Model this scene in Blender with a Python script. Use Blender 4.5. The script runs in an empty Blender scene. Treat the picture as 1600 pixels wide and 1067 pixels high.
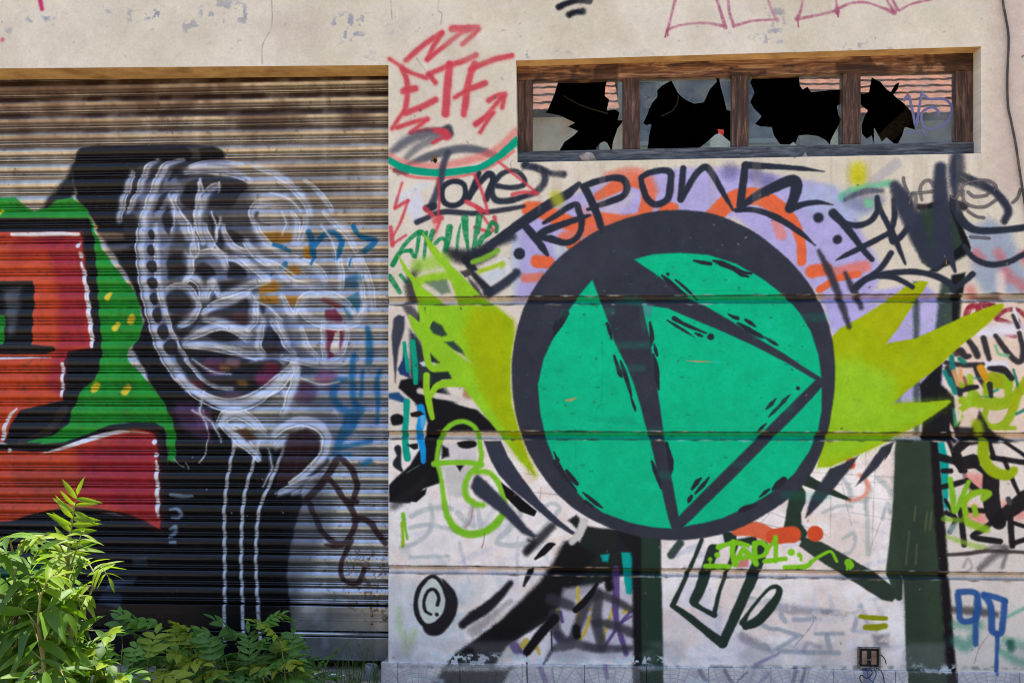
import bpy, bmesh, math, random
import numpy as np
from mathutils import Vector, Matrix
from mathutils.geometry import tessellate_polygon

random.seed(7); rng = np.random.default_rng(7)
SC = bpy.context.scene
COL = SC.collection
R = math.radians

# ------------------------------------------------------------------ camera
FPX, DIST, EYE, S, HZ = 1555.0, 5.29, 1.65, 0.0034, 600.0
YAW = math.atan(FPX * 4.0e-5)
CX = DIST * math.tan(YAW)
cam_d = bpy.data.cameras.new("camera")
cam = bpy.data.objects.new("camera", cam_d); COL.objects.link(cam)
cam.location = (CX, -DIST, EYE)
cam.rotation_euler = (R(90), 0, YAW)
cam_d.sensor_width = 36; cam_d.lens = 36 * FPX / 1600
cam_d.shift_y = (HZ - 533.5) / 1600
cam_d.clip_start = 0.05; cam_d.clip_end = 400
SC.camera = cam

# ------------------------------------------------------------------ sky, sun, exposure
SUN_EL, SUN_AZ = R(76), R(-18)          # high behind the wall: the wall face itself is in open shade
w = bpy.data.worlds.new("World"); SC.world = w; w.use_nodes = True
nt = w.node_tree
sky = nt.nodes.new("ShaderNodeTexSky"); sky.sky_type = 'NISHITA'; sky.sun_disc = False
sky.sun_elevation = SUN_EL; sky.sun_rotation = SUN_AZ
sky.air_density = 1.0; sky.dust_density = 1.2; sky.ozone_density = 1.0
nt.links.new(sky.outputs[0], nt.nodes["Background"].inputs[0])
nt.nodes["Background"].inputs[1].default_value = 0.15
sd = bpy.data.lights.new("sun", 'SUN'); sd.energy = 4.4; sd.angle = R(0.53); sd.color = (1.0, 0.94, 0.85)
sun = bpy.data.objects.new("sun", sd); COL.objects.link(sun)
sdir = Vector((math.sin(SUN_AZ) * math.cos(SUN_EL), math.cos(SUN_AZ) * math.cos(SUN_EL), math.sin(SUN_EL)))
sun.rotation_euler = sdir.to_track_quat('Z', 'Y').to_euler()
sun.location = (0, 3, 12)
SC.view_settings.view_transform = 'Standard'; SC.view_settings.look = 'None'
SC.view_settings.gamma = 1; SC.view_settings.use_curve_mapping = False
SC.view_settings.exposure = 1.45
SC.render.engine = 'CYCLES'
SC.cycles.max_bounces = 8; SC.cycles.diffuse_bounces = 4; SC.cycles.glossy_bounces = 4
SC.cycles.use_denoising = True
SC.cycles.pixel_filter_type = 'BLACKMAN_HARRIS'; SC.cycles.filter_width = 1.0

# ------------------------------------------------------------------ measuring: photo reading -> point on a plane of the place
FW = Vector((-math.sin(YAW), math.cos(YAW), 0)); RT = Vector((math.cos(YAW), math.sin(YAW), 0))
def P(x, y, d=0.0):
    """point on the vertical plane d metres behind the wall face"""
    a = (x - 800) / FPX; b = (HZ - y) / FPX
    ry = FW.y + a * RT.y; t = (d + DIST) / ry
    return Vector((CX + t * (FW.x + a * RT.x), d, EYE + t * b))
TW, TH, TX = 2240, 1290, 1120
ZT = EYE + 680 * S
def texel(pts, d=0.0):
    p = np.asarray(pts, dtype=np.float64).reshape(-1, 2)
    a = (p[:, 0] - 800) / FPX; b = (HZ - p[:, 1]) / FPX
    t = (d + DIST) / (FW.y + a * RT.y)
    X = CX + t * (FW.x + a * RT.x); Z = EYE + t * b
    return np.stack([X / S + TX, (ZT - Z) / S], 1)
def uv_of(v): return ((v[0] / S + TX) / TW, 1 - (ZT - v[2]) / S / TH)

# ------------------------------------------------------------------ object helpers
def prop(o, label=None, cat=None, group=None, kind=None):
    if label: o['label'] = label
    if cat: o['category'] = cat
    if group: o['group'] = group
    if kind: o['kind'] = kind
    return o
def mesh(name, verts, faces, mat=None, parent=None, uv=False, smooth=False):
    me = bpy.data.meshes.new(name); me.from_pydata([tuple(v) for v in verts], [], faces)
    if uv:
        L = me.uv_layers.new(name="wall"); co = np.array([uv_of(v) for v in verts], dtype=np.float32)
        li = np.empty(len(me.loops), dtype=np.int32); me.loops.foreach_get("vertex_index", li)
        L.data.foreach_set("uv", co[li].ravel())
    if mat: me.materials.append(mat)
    if smooth: me.polygons.foreach_set("use_smooth", [True] * len(me.polygons))
    me.update()
    o = bpy.data.objects.new(name, me); COL.objects.link(o)
    if parent: o.parent = parent
    return o
def empty(name, loc=(0, 0, 0)):
    o = bpy.data.objects.new(name, None); COL.objects.link(o); o.location = loc; o.empty_display_size = .1
    return o
def box(a, b):
    (x0, y0, z0), (x1, y1, z1) = a, b
    v = [(x0,y0,z0),(x1,y0,z0),(x1,y1,z0),(x0,y1,z0),(x0,y0,z1),(x1,y0,z1),(x1,y1,z1),(x0,y1,z1)]
    f = [(0,3,2,1),(4,5,6,7),(0,1,5,4),(1,2,6,5),(2,3,7,6),(3,0,4,7)]
    return v, f
def hexa(front, d0, d1):
    """prism between depth d0 and d1 with a four-cornered front (bl, br, tr, tl) given as points"""
    v = [(p[0], d0, p[2]) for p in front] + [(p[0], d1, p[2]) for p in front]
    return v, [(0,1,2,3),(7,6,5,4),(0,4,5,1),(1,5,6,2),(2,6,7,3),(3,7,4,0)]
def join(parts):
    V, F = [], []
    for v, f in parts:
        n = len(V); V += list(v); F += [tuple(i + n for i in q) for q in f]
    return V, F
def tube(path, r, n=7, cap=True):
    path = [Vector(p) for p in path]; V, F = [], []
    rs = r if isinstance(r, (list, tuple)) else [r] * len(path)
    up = None
    for i, p in enumerate(path):
        t = (path[min(i + 1, len(path) - 1)] - path[max(i - 1, 0)]).normalized()
        if up is None:
            up = t.orthogonal().normalized()
        up = (up - t * up.dot(t)).normalized(); sd_ = t.cross(up)
        for k in range(n):
            a = 2 * math.pi * k / n
            V.append(p + (up * math.cos(a) + sd_ * math.sin(a)) * rs[i])
    for i in range(len(path) - 1):
        for k in range(n):
            a, b = i * n + k, i * n + (k + 1) % n
            F.append((a, b, b + n, a + n))
    if cap:
        F.append(tuple(range(n))[::-1]); F.append(tuple(range((len(path) - 1) * n, len(path) * n)))
    return V, F
def bevel(o, w=0.002, seg=2):
    m = o.modifiers.new("bevel", 'BEVEL'); m.width = w; m.segments = seg; m.limit_method = 'ANGLE'
    return o

# ------------------------------------------------------------------ material helpers
def mat(name, col=(.5,.5,.5), rough=.7, metal=0.0, spec=.5):
    m = bpy.data.materials.new(name); m.use_nodes = True
    b = m.node_tree.nodes["Principled BSDF"]
    b.inputs["Base Color"].default_value = (*col, 1); b.inputs["Roughness"].default_value = rough
    b.inputs["Metallic"].default_value = metal; b.inputs["Specular IOR Level"].default_value = spec
    return m
def N(m, t, **kw):
    n = m.node_tree.nodes.new(t)
    for k, v in kw.items():
        if k in n.inputs: n.inputs[k].default_value = v
        else: setattr(n, k, v)
    return n
def K(m, a, b): m.node_tree.links.new(a, b)
def bsdf(m): return m.node_tree.nodes["Principled BSDF"]
def noisy(m, c1, c2, scale=8, detail=6, lo=.35, hi=.65, bump=0.0, bscale=60, stretch=None, rough=None):
    """two-tone procedural colour with fine relief"""
    tc = N(m, "ShaderNodeTexCoord"); mp = N(m, "ShaderNodeMapping")
    if stretch: mp.inputs["Scale"].default_value = stretch
    K(m, tc.outputs["Object"], mp.inputs[0])
    n = N(m, "ShaderNodeTexNoise", Scale=scale, Detail=detail, Roughness=.6); K(m, mp.outputs[0], n.inputs["Vector"])
    r = N(m, "ShaderNodeValToRGB"); r.color_ramp.elements[0].position = lo; r.color_ramp.elements[1].position = hi
    r.color_ramp.elements[0].color = (*c1, 1); r.color_ramp.elements[1].color = (*c2, 1)
    K(m, n.outputs[0], r.inputs[0]); K(m, r.outputs[0], bsdf(m).inputs["Base Color"])
    if bump:
        n2 = N(m, "ShaderNodeTexNoise", Scale=bscale, Detail=5); K(m, mp.outputs[0], n2.inputs["Vector"])
        bp = N(m, "ShaderNodeBump", Strength=bump, Distance=.004); K(m, n2.outputs[0], bp.inputs["Height"])
        K(m, bp.outputs[0], bsdf(m).inputs["Normal"])
    return m
# ------------------------------------------------------------------ spray paint: every stroke is listed and laid down as paint on the surface
def smooth_noise(h, w, cell, seed):
    r = np.random.default_rng(seed)
    gh, gw = int(h / cell) + 3, int(w / cell) + 3
    g = r.random((gh, gw)).astype(np.float32)
    y = np.arange(h) / cell; x = np.arange(w) / cell
    yi = y.astype(int); xi = x.astype(int); fy = (y - yi); fx = (x - xi)
    fy = (fy * fy * (3 - 2 * fy)).astype(np.float32)[:, None]; fx = (fx * fx * (3 - 2 * fx)).astype(np.float32)[None]
    a = g[yi][:, xi]; b = g[yi][:, xi + 1]; c = g[yi + 1][:, xi]; d_ = g[yi + 1][:, xi + 1]
    return (a * (1 - fx) + b * fx) * (1 - fy) + (c * (1 - fx) + d_ * fx) * fy
def fbm(h, w, cell, seed, octv=4):
    o = np.zeros((h, w), np.float32); amp = 1; tot = 0
    for k in range(octv):
        o += amp * smooth_noise(h, w, max(1.0, cell / 2 ** k), seed + k); tot += amp; amp *= .55
    return o / tot
def sst(a, b, x):
    t = np.clip((x - a) / (b - a), 0, 1); return t * t * (3 - 2 * t)
GRAIN = rng.random((TH, TW)).astype(np.float32)
WOB = fbm(TH, TW, 14, 91, 3) - .5
STRK = smooth_noise(TH, TW, 3, 17)

def curve(pts, ws, closed=False, n=6):
    p = np.asarray(pts, float)
    if len(p) == 2 and not closed:
        t = np.linspace(0, 1, 5)[:, None]
        return p[0] * (1 - t) + p[1] * t, ws[0] + (ws[-1] - ws[0]) * t[:, 0]
    w_ = np.asarray(ws, float); m = len(p); out, ow = [], []
    rngs = range(m if closed else m - 1)
    for i in rngs:
        if closed:
            a, b, c, e = p[(i - 1) % m], p[i], p[(i + 1) % m], p[(i + 2) % m]; w0, w1 = w_[i], w_[(i + 1) % m]
        else:
            b, c = p[i], p[i + 1]; a = p[i - 1] if i else 2 * b - c; e = p[i + 2] if i + 2 < m else 2 * c - b; w0, w1 = w_[i], w_[i + 1]
        for k in range(n):
            t = k / n
            out.append(.5 * ((2 * b) + (-a + c) * t + (2 * a - 5 * b + 4 * c - e) * t * t + (-a + 3 * b - 3 * c + e) * t ** 3))
            ow.append(w0 + (w1 - w0) * t)
    if not closed: out.append(p[-1]); ow.append(w_[-1])
    return np.array(out), np.array(ow)

class Canvas:
    def __init__(s, base, depth, alpha):
        s.im = np.empty((TH, TW, 4), np.float32); s.im[..., :3] = np.array(base) / 255; s.im[..., 3] = alpha
        s.d = depth; s.id = np.zeros((TH, TW), np.int16); s.names = [None]
    def g(s, name):
        if name is None: return None
        if name not in s.names: s.names.append(name)
        return s.names.index(name)
    def lay(s, y0, x0, a, col, gid, cov=1.0, var=.05):
        h, w_ = a.shape
        v = s.im[y0:y0 + h, x0:x0 + w_]
        c = np.array(col, np.float32) / 255
        tone = 1 + var * 2 * WOB[y0:y0 + h, x0:x0 + w_][..., None]
        v[..., :3] += (c * tone - v[..., :3]) * a[..., None]
        v[..., 3] += (cov - v[..., 3]) * a
        if gid is not None: s.id[y0:y0 + h, x0:x0 + w_][a > .5] = gid
    def box_(s, q, pad):
        x0 = max(0, int(q[:, 0].min() - pad)); x1 = min(TW, int(q[:, 0].max() + pad) + 2)
        y0 = max(0, int(q[:, 1].min() - pad)); y1 = min(TH, int(q[:, 1].max() + pad) + 2)
        return x0, x1, y0, y1
    def edge(s, dd, soft, x0, x1, y0, y1, op, dry=0):
        n = WOB[y0:y1, x0:x1]
        gr = GRAIN[y0:y1, x0:x1] - .5
        f = dd + n * min(2.2, 1.0 + soft * .15) + gr * soft * .3
        a = (1 - sst(-soft * .55 - .6, soft * .55 + .6, f)) * op
        if soft > 3: a = a * (1 - .16 * (gr + .5) * sst(-soft * 1.2, soft * .5, dd))
        if dry: a = a * (1 - dry * sst(.42, .62, STRK[y0:y1, x0:x1] * .5 + .5 * np.roll(STRK, 37, 1)[y0:y1, x0:x1]))
        return np.clip(a, 0, 1)
    def S(s, g, col, wd, pts, soft=1.6, op=1.0, cov=1.0, straight=False, dry=0, closed=False):
        """a stroke of the can: width (one or one per point), soft edge"""
        ws = list(wd) if isinstance(wd, (list, tuple)) else [wd] * len(pts)
        if straight and len(pts) > 2:
            q, qw = [], []
            for i in range(len(pts) - 1):
                for k in range(4):
                    t = k / 4; q.append([pts[i][j] * (1 - t) + pts[i + 1][j] * t for j in (0, 1)]); qw.append(ws[i] * (1 - t) + ws[i + 1] * t)
            q.append(list(pts[-1])); qw.append(ws[-1]); q, qw = np.array(q, float), np.array(qw)
        elif len(pts) == 1:
            q = np.array([pts[0], (pts[0][0] + .1, pts[0][1])], float); qw = np.array([ws[0]] * 2)
        else:
            q, qw = curve(pts, ws, closed)
            if closed: q = np.vstack([q, q[:1]]); qw = np.append(qw, qw[0])
        q = texel(q, s.d)
        pad = max(qw) / 2 + soft * 1.5 + 3
        x0, x1, y0, y1 = s.box_(q, pad)
        if x1 <= x0 or y1 <= y0: return
        D = np.full((y1 - y0, x1 - x0), 1e3, np.float32)
        for i in range(len(q) - 1):
            b = q[i:i + 2]; a0, a1, b0, b1 = s.box_(b, pad)
            a0, a1, b0, b1 = max(a0, x0), min(a1, x1), max(b0, y0), min(b1, y1)
            if a1 <= a0 or b1 <= b0: continue
            yy, xx = np.mgrid[b0:b1, a0:a1].astype(np.float32)
            dx, dy = b[1] - b[0]; L = dx * dx + dy * dy + 1e-9
            t = np.clip(((xx - b[0, 0]) * dx + (yy - b[0, 1]) * dy) / L, 0, 1)
            dd = np.hypot(xx - b[0, 0] - t * dx, yy - b[0, 1] - t * dy) - (qw[i] + (qw[i + 1] - qw[i]) * t) / 2
            v = D[b0 - y0:b1 - y0, a0 - x0:a1 - x0]; np.minimum(v, dd, out=v)
        s.lay(y0, x0, s.edge(D, soft, x0, x1, y0, y1, op, dry), col, s.g(g), cov)
    def F(s, g, col, pts, soft=1.6, op=1.0, cov=1.0, smooth=False, mask=None, var=.05, dry=0):
        """a filled patch with a soft edge"""
        if smooth: q, _ = curve(pts, [1] * len(pts), True, 7)
        else: q = np.asarray(pts, float)
        q = texel(q, s.d)
        x0, x1, y0, y1 = s.box_(q, soft * 1.5 + 3)
        if x1 <= x0 or y1 <= y0: return
        yy, xx = np.mgrid[y0:y1, x0:x1].astype(np.float32)
        ins = np.zeros(xx.shape, bool); D = np.full(xx.shape, 1e3, np.float32)
        pad = soft * 2 + 6
        for i in range(len(q)):
            a, b = q[i], q[(i + 1) % len(q)]
            if a[1] != b[1]:
                c = (a[1] > yy) != (b[1] > yy)
                ins ^= c & (xx < (b[0] - a[0]) * (yy - a[1]) / (b[1] - a[1]) + a[0])
            bb = np.array([a, b]); a0, a1, b0, b1 = s.box_(bb, pad)
            a0, a1, b0, b1 = max(a0, x0), min(a1, x1), max(b0, y0), min(b1, y1)
            if a1 <= a0 or b1 <= b0: continue
            X, Y = xx[b0 - y0:b1 - y0, a0 - x0:a1 - x0], yy[b0 - y0:b1 - y0, a0 - x0:a1 - x0]
            dx, dy = b - a; L = dx * dx + dy * dy + 1e-9
            t = np.clip(((X - a[0]) * dx + (Y - a[1]) * dy) / L, 0, 1)
            v = D[b0 - y0:b1 - y0, a0 - x0:a1 - x0]; np.minimum(v, np.hypot(X - a[0] - t * dx, Y - a[1] - t * dy), out=v)
        D = np.where(ins, -D, D)
        a = s.edge(D, soft, x0, x1, y0, y1, op, dry)
        if mask is not None: a = a * mask[y0:y1, x0:x1]
        s.lay(y0, x0, a, col, s.g(g), cov, var)
    def image(s, name):
        im = bpy.data.images.new(name, TW, TH, alpha=True); im.alpha_mode = 'CHANNEL_PACKED'
        im.pixels.foreach_set(np.clip(s.im[::-1], 0, 1).astype(np.float32).ravel()); im.update(); im.pack()
        return im
# ------------------------------------------------------------------ the paint on the wall
W = Canvas((217, 207, 188), 0.0, 0.0)
S_, F_ = W.S, W.F
n1 = fbm(TH, TW, 120, 3); n2 = fbm(TH, TW, 30, 11); n3 = fbm(TH, TW, 9, 23)
W.im[..., :3] *= (1 + .10 * (n1 - .5) + .06 * (n2 - .5))[..., None]
W.im[..., 2] *= 1 + .06 * (n1 - .5)
SLATE = (42, 47, 60); BLK = (20, 19, 23); GRN = (40, 58, 46); LIME = (146, 200, 36); OLV = (160, 178, 0)
RED = (201, 66, 78); ORG = (228, 104, 62); LAV = (176, 168, 220); TEAL = (0, 160, 130); BALL = (50, 53, 64)
# worn plaster: the paint has come off in grey patches along the head of the wall
fl = sst(.53, .60, n3) * sst(.47, .6, n2)
for (x, y, rx, ry, op) in [(85,32,24,16,.9),(45,38,12,16,.7),(8,45,12,10,.7),(160,28,34,10,.8),(150,18,40,12,.6),(242,22,18,13,1),(200,24,25,10,.6),(290,40,25,12,.7),(335,46,26,10,.9),
        (370,30,22,16,.9),(350,18,40,20,.7),(378,60,16,9,.9),(420,28,16,10,.5),(460,40,25,20,.45),(540,40,24,20,.9),(574,30,10,8,1),(560,62,26,12,.8),(580,86,14,6,.7),(610,40,20,22,.35),
        (822,86,24,6,.9),(872,83,36,10,.9),(1152,22,22,22,.8),(1205,40,24,34,1),(1240,76,20,9,.8),(1330,72,34,9,1),(1370,76,30,4,.8),(1180,56,10,6,.8),(1570,10,20,20,.3),(1000,85,40,4,.3)]:
    F_(None, (152, 154, 162), [(x + rx * math.cos(t), y + ry * math.sin(t)) for t in np.linspace(0, 6.28, 12)[:-1]], 9, op, 0, mask=fl, smooth=True)
F_(None, (206, 190, 176), [(430,20),(500,15),(520,60),(500,80),(435,80)], 14, .5, 0)
# whitewashed lower courses with streaks left by overpainting
F_(None, (232, 220, 214), [(604,470),(1640,470),(1640,1046),(604,1046)], 30, .55, .2)
F_(None, (248, 240, 236), [(606,690),(690,700),(840,720),(1300,700),(1412,690),(1420,1040),(604,1045),(604,690)], 16, .9, .3)
F_(None, (206, 204, 216), [(604,470),(1640,470),(1640,1046),(604,1046)], 30, .25, .3, mask=sst(.46,.66,n2) * sst(.46, .66, n1[::-1]) * .7)
st = smooth_noise(TH, TW, 40, 44); st = sst(.45, .8, st * .5 + .3 * fbm(TH, TW, 60, 45) + .2 * n3)
F_(None, (192, 186, 208), [(612,900),(1420,910),(1420,1036),(612,1036)], 14, .42, .3, mask=st)
F_(None, (232, 210, 196), [(612,700),(1420,700),(1420,1036),(612,1036)], 14, .55, .3, mask=sst(.46, .66, fbm(TH, TW, 50, 63)))
F_(None, (198, 208, 216), [(604,905),(760,905),(690,1040),(604,1040)], 24, .6, .3)
F_(None, (206, 186, 170), [(1540,-60),(1700,-60),(1700,330),(1536,300)], 26, .6, 0)
F_(None, (196, 178, 170), [(1556,-60),(1600,-60),(1600,330),(1560,300)], 20, .4, 0)
F_(None, (206, 188, 168), [(604,480),(660,480),(640,640),(604,680)], 14, .3, .3)
# pale lettering painted over
PALE = (168, 178, 176)
for wv, q in [(8,[(642,806),(662,796),(690,792),(705,794)]),(7,[(672,788),(675,810),(668,832),(648,848),(626,855)]),(7,[(640,824),(665,819),(695,824),(720,830)]),(9,[(715,800),(726,812),(740,820)]),
        (9,[(738,790),(733,812),(726,822)]),(7,[(746,792),(750,822)]),(9,[(810,778),(812,800),(795,825),(776,846),(800,851),(838,846)]),(7,[(790,790),(806,790),(813,805)]),
        (7,[(830,845),(870,800),(872,790),(860,786),(845,795)]),(6,[(640,870),(700,868)]),(7,[(1350,748),(1360,765),(1352,780),(1330,782)]),(7,[(1312,740),(1325,760),(1330,775)]),
        (6,[(1318,840),(1332,832),(1336,845),(1328,862),(1316,866)]),(7,[(1352,780),(1355,820),(1356,865)]),(8,[(1370,745),(1385,760),(1392,772)]),(6,[(1378,810),(1386,785),(1390,800)]),(5,[(1285,800),(1310,790),(1330,790)])]:
    S_(None, PALE, wv, q, 3, .62, .4)
for wv, q in [(6,[(1188,974),(1200,980),(1210,982)]),(6,[(1214,981),(1235,988),(1252,992)]),(6,[(1244,994),(1225,1006),(1208,1016)]),(7,[(1216,1016),(1260,1018),(1310,1019)]),(6,[(1274,989),(1316,989)]),
        (8,[(1291,992),(1297,1016)]),(7,[(1240,967),(1280,966)]),(7,[(1344,945),(1336,972),(1333,984)]),(5,[(1322,957),(1350,956)]),(5,[(1345,950),(1355,972)]),(8,[(1220,960),(1226,970)]),(7,[(1160,930),(1185,938)]),
        (6,[(1195,1005),(1205,1018)]),(8,[(1270,952),(1310,957)])]:
    S_(None, (150, 160, 172), wv, q, 3, .72, .4)
S_(None, (120, 116, 128), [8,16,6], [(1200,940),(1228,950),(1320,958)], 8, .55)
S_(None, (104, 100, 112), [16,10], [(1160,994),(1198,1014)], 8, .55)
S_(None, (96, 76, 140), [6,5,5,4], [(1180,1038),(1205,1025),(1212,1022),(1216,1020)], 3, .6)
S_(None, (120, 110, 160), 6, [(1255,1016),(1262,1004),(1280,1010)], 4, .4)
F_(None, (60, 58, 66), [(1362,990),(1388,990),(1388,1010),(1366,1008)], 8, .5)
gb = np.random.default_rng(21)
for _ in range(150):
    y = gb.uniform(700, 1030); x = gb.uniform(1030, 1405) if gb.random() < .75 else gb.uniform(612, 850)
    if y > 885 and x < 850 and gb.random() < .5: continue
    a = gb.normal(0, .5) if gb.random() < .6 else gb.normal(1.5, .3); L = gb.uniform(18, 80)
    c = [(250, 242, 238), (246, 226, 210), (196, 196, 212), (182, 186, 202), (206, 200, 204), (240, 232, 236)][int(gb.integers(6))]
    S_(None, c, [float(gb.uniform(2, 5)), float(gb.uniform(6, 13)), float(gb.uniform(2, 5))], [(x, y), (x + L * .5 * math.cos(a), y + L * .5 * math.sin(a) + gb.uniform(-3, 3)), (x + L * math.cos(a), y + L * math.sin(a))], 3, float(gb.uniform(.25, .7)), .3, dry=.35)
for _ in range(34):
    x, y = gb.uniform(612, 860), gb.uniform(780, 1030); a = gb.normal(1.2, .5); L = gb.uniform(12, 50)
    S_(None, [(196, 206, 214), (236, 230, 226), (176, 190, 200)][int(gb.integers(3))], float(gb.uniform(5, 12)), [(x, y), (x + L * math.cos(a), y + L * math.sin(a))], 6, .35, .3)
# scratched grid
for q in [[(1240,735),(1400,745)],[(1262,758),(1385,752)],[(1290,772),(1400,780)],[(1205,800),(1290,835)],[(1185,815),(1240,830)],[(1298,690),(1297,840)],[(1352,700),(1352,800)],[(1368,700),(1362,850)],[(1330,800),(1400,812)],
          [(1240,780),(1230,840)],[(1220,780),(1190,815)],[(1310,735),(1330,820)],[(1385,790),(1358,860)],[(795,735),(840,742)],[(820,700),(826,740)],[(700,740),(760,742)],[(845,760),(842,800)],[(800,765),(870,772)],[(700,760),(705,810)],[(735,700),(760,780)]]:
    S_(None, (150, 140, 140), 1.0, q, .8, .6, .2)
# ---- violet ground and orange ribbons behind the lettering
G = 'violet'
F_(G, LAV, [(800,352),(830,328),(868,312),(905,300),(940,285),(1000,272),(1060,262),(1150,262),(1230,276),(1300,290),(1335,320),(1345,360),(1380,420),(1360,468),(1300,520),(1290,470),(1150,340),(1000,335),(900,380),(830,470),(804,470),(800,400)], 10, .95)
F_(G, (168, 186, 212), [(1245,290),(1300,286),(1370,330),(1330,350),(1260,330)], 12, .6)
F_(G, LAV, [(1285,470),(1440,440),(1475,470),(1470,660),(1395,660),(1300,520)], 6, .96)
F_(G, (192, 184, 228), [(1436,470),(1470,478),(1466,500),(1440,520)], 6, .9)
F_(G, (206, 190, 196), [(905,318),(960,300),(1000,300),(960,340)], 8, .5)
F_(G, (214, 150, 150), [(905,325),(920,320),(935,360),(900,360)], 8, .7)
F_(G, (196, 206, 210), [(860,375),(905,378),(880,400),(868,402)], 8, .8)
F_(None, (186, 200, 210), [(796,400),(812,350),(812,440),(800,468)], 10, .8)
G = 'orange'
S_(G, ORG, [24,26,24,22,18], [(826,326),(850,330),(880,345),(912,356),(946,364)], 4)
S_(G, ORG, [14,20,22,22,22,20], [(935,306),(960,292),(985,281),(1008,290),(1012,312),(1006,334)], 3, .95)
S_(G, (226, 120, 96), [16,22,24,16], [(950,276),(985,272),(1008,280),(1020,300)], 8, .8)
S_(G, ORG, [22,26,22,16], [(912,350),(938,344),(975,346),(1008,338)], 4, .95)
S_(G, (226, 112, 84), [20,18,18], [(880,372),(912,362),(950,354)], 6, .9)
S_(G, ORG, 15, [(1036,330),(1045,323),(1052,324)], 3)
S_(G, ORG, 20, [(838,408),(856,410)], 3)
S_(G, (224,116,88), 14, [(820,434),(850,432)], 5, .85)
S_(G, ORG, 12, [(890,384),(902,378)], 3)
S_(G, ORG, [26,28,27,27,24,18,14,14], [(1114,338),(1136,317),(1160,307),(1190,309),(1218,326),(1240,350),(1251,380),(1252,408)], 2.4)
S_(G, (226, 132, 124), [14,18], [(1212,348),(1220,366)], 5, .8)
S_(G, ORG, 20, [(1268,424),(1290,420)], 4)
S_(G, (226, 120, 104), 18, [(1300,428),(1330,420),(1352,416)], 7, .85)
S_(G, ORG, 11, [(1280,452),(1310,434),(1340,428)], 2)
for x, y, r in [(1140,268,26),(1178,272,24),(1198,282,22)]: S_(None, (88, 88, 130), r, [(x, y)], 14, .62)
# ---- head of the wall: red initials and squiggles
G = 'red_initials'
for wv, q in [(8,[(634,94),(662,70),(690,51)]),(7,[(690,52),(677,72),(667,93)]),(7,[(667,93),(690,75),(715,55),(730,47)]),(11,[(706,45),(745,44)]),(7,[(746,46),(738,55),(722,69)]),
        (5,[(608,92),(625,103)]),(8,[(627,105),(635,125),(636,145),(633,172)]),(6,[(628,107),(645,115),(666,122)]),(10,[(630,142),(648,138)]),(9,[(633,177),(660,166),(680,156)]),(6,[(632,172),(622,186),(612,201)]),
        (8,[(669,116),(700,103),(722,96),(743,86)]),(7,[(670,117),(680,129)]),(12,[(702,101),(699,130),(697,155),(696,178)]),
        (10,[(741,100),(735,115),(729,140),(727,160),(724,178)]),(8,[(735,109),(755,99),(775,92),(799,87)]),(9,[(730,140),(757,130)]),(6,[(710,152),(730,141)]),
        (7,[(763,157),(775,150),(788,147)]),(6,[(788,150),(784,168)]),(6,[(785,150),(760,180),(743,195)]),(7,[(743,193),(758,183),(770,176)]),(5,[(770,176),(757,195),(750,207)]),
        (7,[(620,199),(645,191),(667,186)]),(6,[(667,187),(655,196),(641,207)]),(6,[(641,207),(665,203),(685,203)]),]:
    S_(G, (224, 120, 118), wv + 4, q, 5, .35)
    S_(G, RED, wv, q, 3, .88)
# ---- arc of red, grey and green below the initials
G = 'arc'
S_(G, (62, 68, 84), [10,15,16,14,12], [(613,236),(632,222),(655,211),(680,206),(700,208)], 8, .72)
S_(G, (62, 68, 84), [10,12,12], [(635,246),(655,228),(682,216)], 7, .55)
S_(G, (66, 70, 84), [6,12,13,13,12,10], [(638,256),(660,248),(690,238),(720,232),(750,235),(776,244)], 5, .8)
S_(G, (48, 54, 68), 12, [(694,204),(700,200),(702,208)], 5, .9)
S_(G, (226, 108, 100), [12,14,13,12,13,14,14,13,10], [(607,244),(622,253),(650,259),(690,259),(730,251),(765,240),(785,228),(798,214),(806,204)], 7, .62)
S_(G, (222, 96, 94), 5, [(610,262),(640,275),(690,278),(740,270),(780,252),(802,236)], 3, .8)
S_(G, RED, [8,13,14], [(680,204),(694,207),(698,212)], 4)
S_(G, RED, 6, [(692,214),(676,223)], 3, .9)
S_(G, (84, 50, 54), 10, [(618,266),(634,268)], 4, .7)
S_(G, (0, 156, 122), [10,11,11,12,11,10,10,11,12,12], [(607,250),(625,260),(650,267),(690,270),(725,266),(750,261),(775,247),(790,235),(800,226),(807,219)], 1.6)
# ---- script tag in slate
G = 'script_tag'
F_(None, (214, 217, 236), [(632,316),(655,298),(662,318),(660,344),(648,350),(640,335)], 7, .75)
S_(None, (208, 220, 236), [14,12,10], [(620,312),(640,300),(665,288)], 9, .6)
S_(G, (58, 63, 78), [10,10,11,11,11], [(700,238),(693,255),(688,282),(680,305),(672,326)], 4, .92)
S_(G, SLATE, [10,12], [(666,325),(677,322)], 3)
S_(G, SLATE, 8.5, [(694,290),(708,283),(723,287),(727,301),(721,315),(707,321),(694,316),(690,303)], 1.8, closed=True)
S_(G, SLATE, [8,9,10], [(748,271),(740,290),(732,308)], 2)
S_(G, SLATE, [9,9,11,10,9,10], [(732,308),(748,286),(763,272),(770,280),(763,298),(759,311)], 2)
S_(G, SLATE, [8,8,9,8,7,8,9,9,10,10,7], [(776,290),(797,293),(817,289),(818,278),(805,267),(786,270),(772,285),(768,301),(776,313),(797,313),(822,305)], 2.4, .96)
S_(G, SLATE, [9,10,11,11,10,8,7], [(820,258),(838,262),(850,271),(849,286),(836,300),(816,308),(800,312)], 4, .9)
S_(G, SLATE, [12,9,9,11], [(820,258),(845,264),(862,271),(880,272)], 5, .95)
S_(G, SLATE, [9,8,9,8,8,6], [(651,347),(665,341),(692,331),(740,333),(790,327),(818,322)], 2.4, .93)
G = 'red_zigzag'
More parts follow.
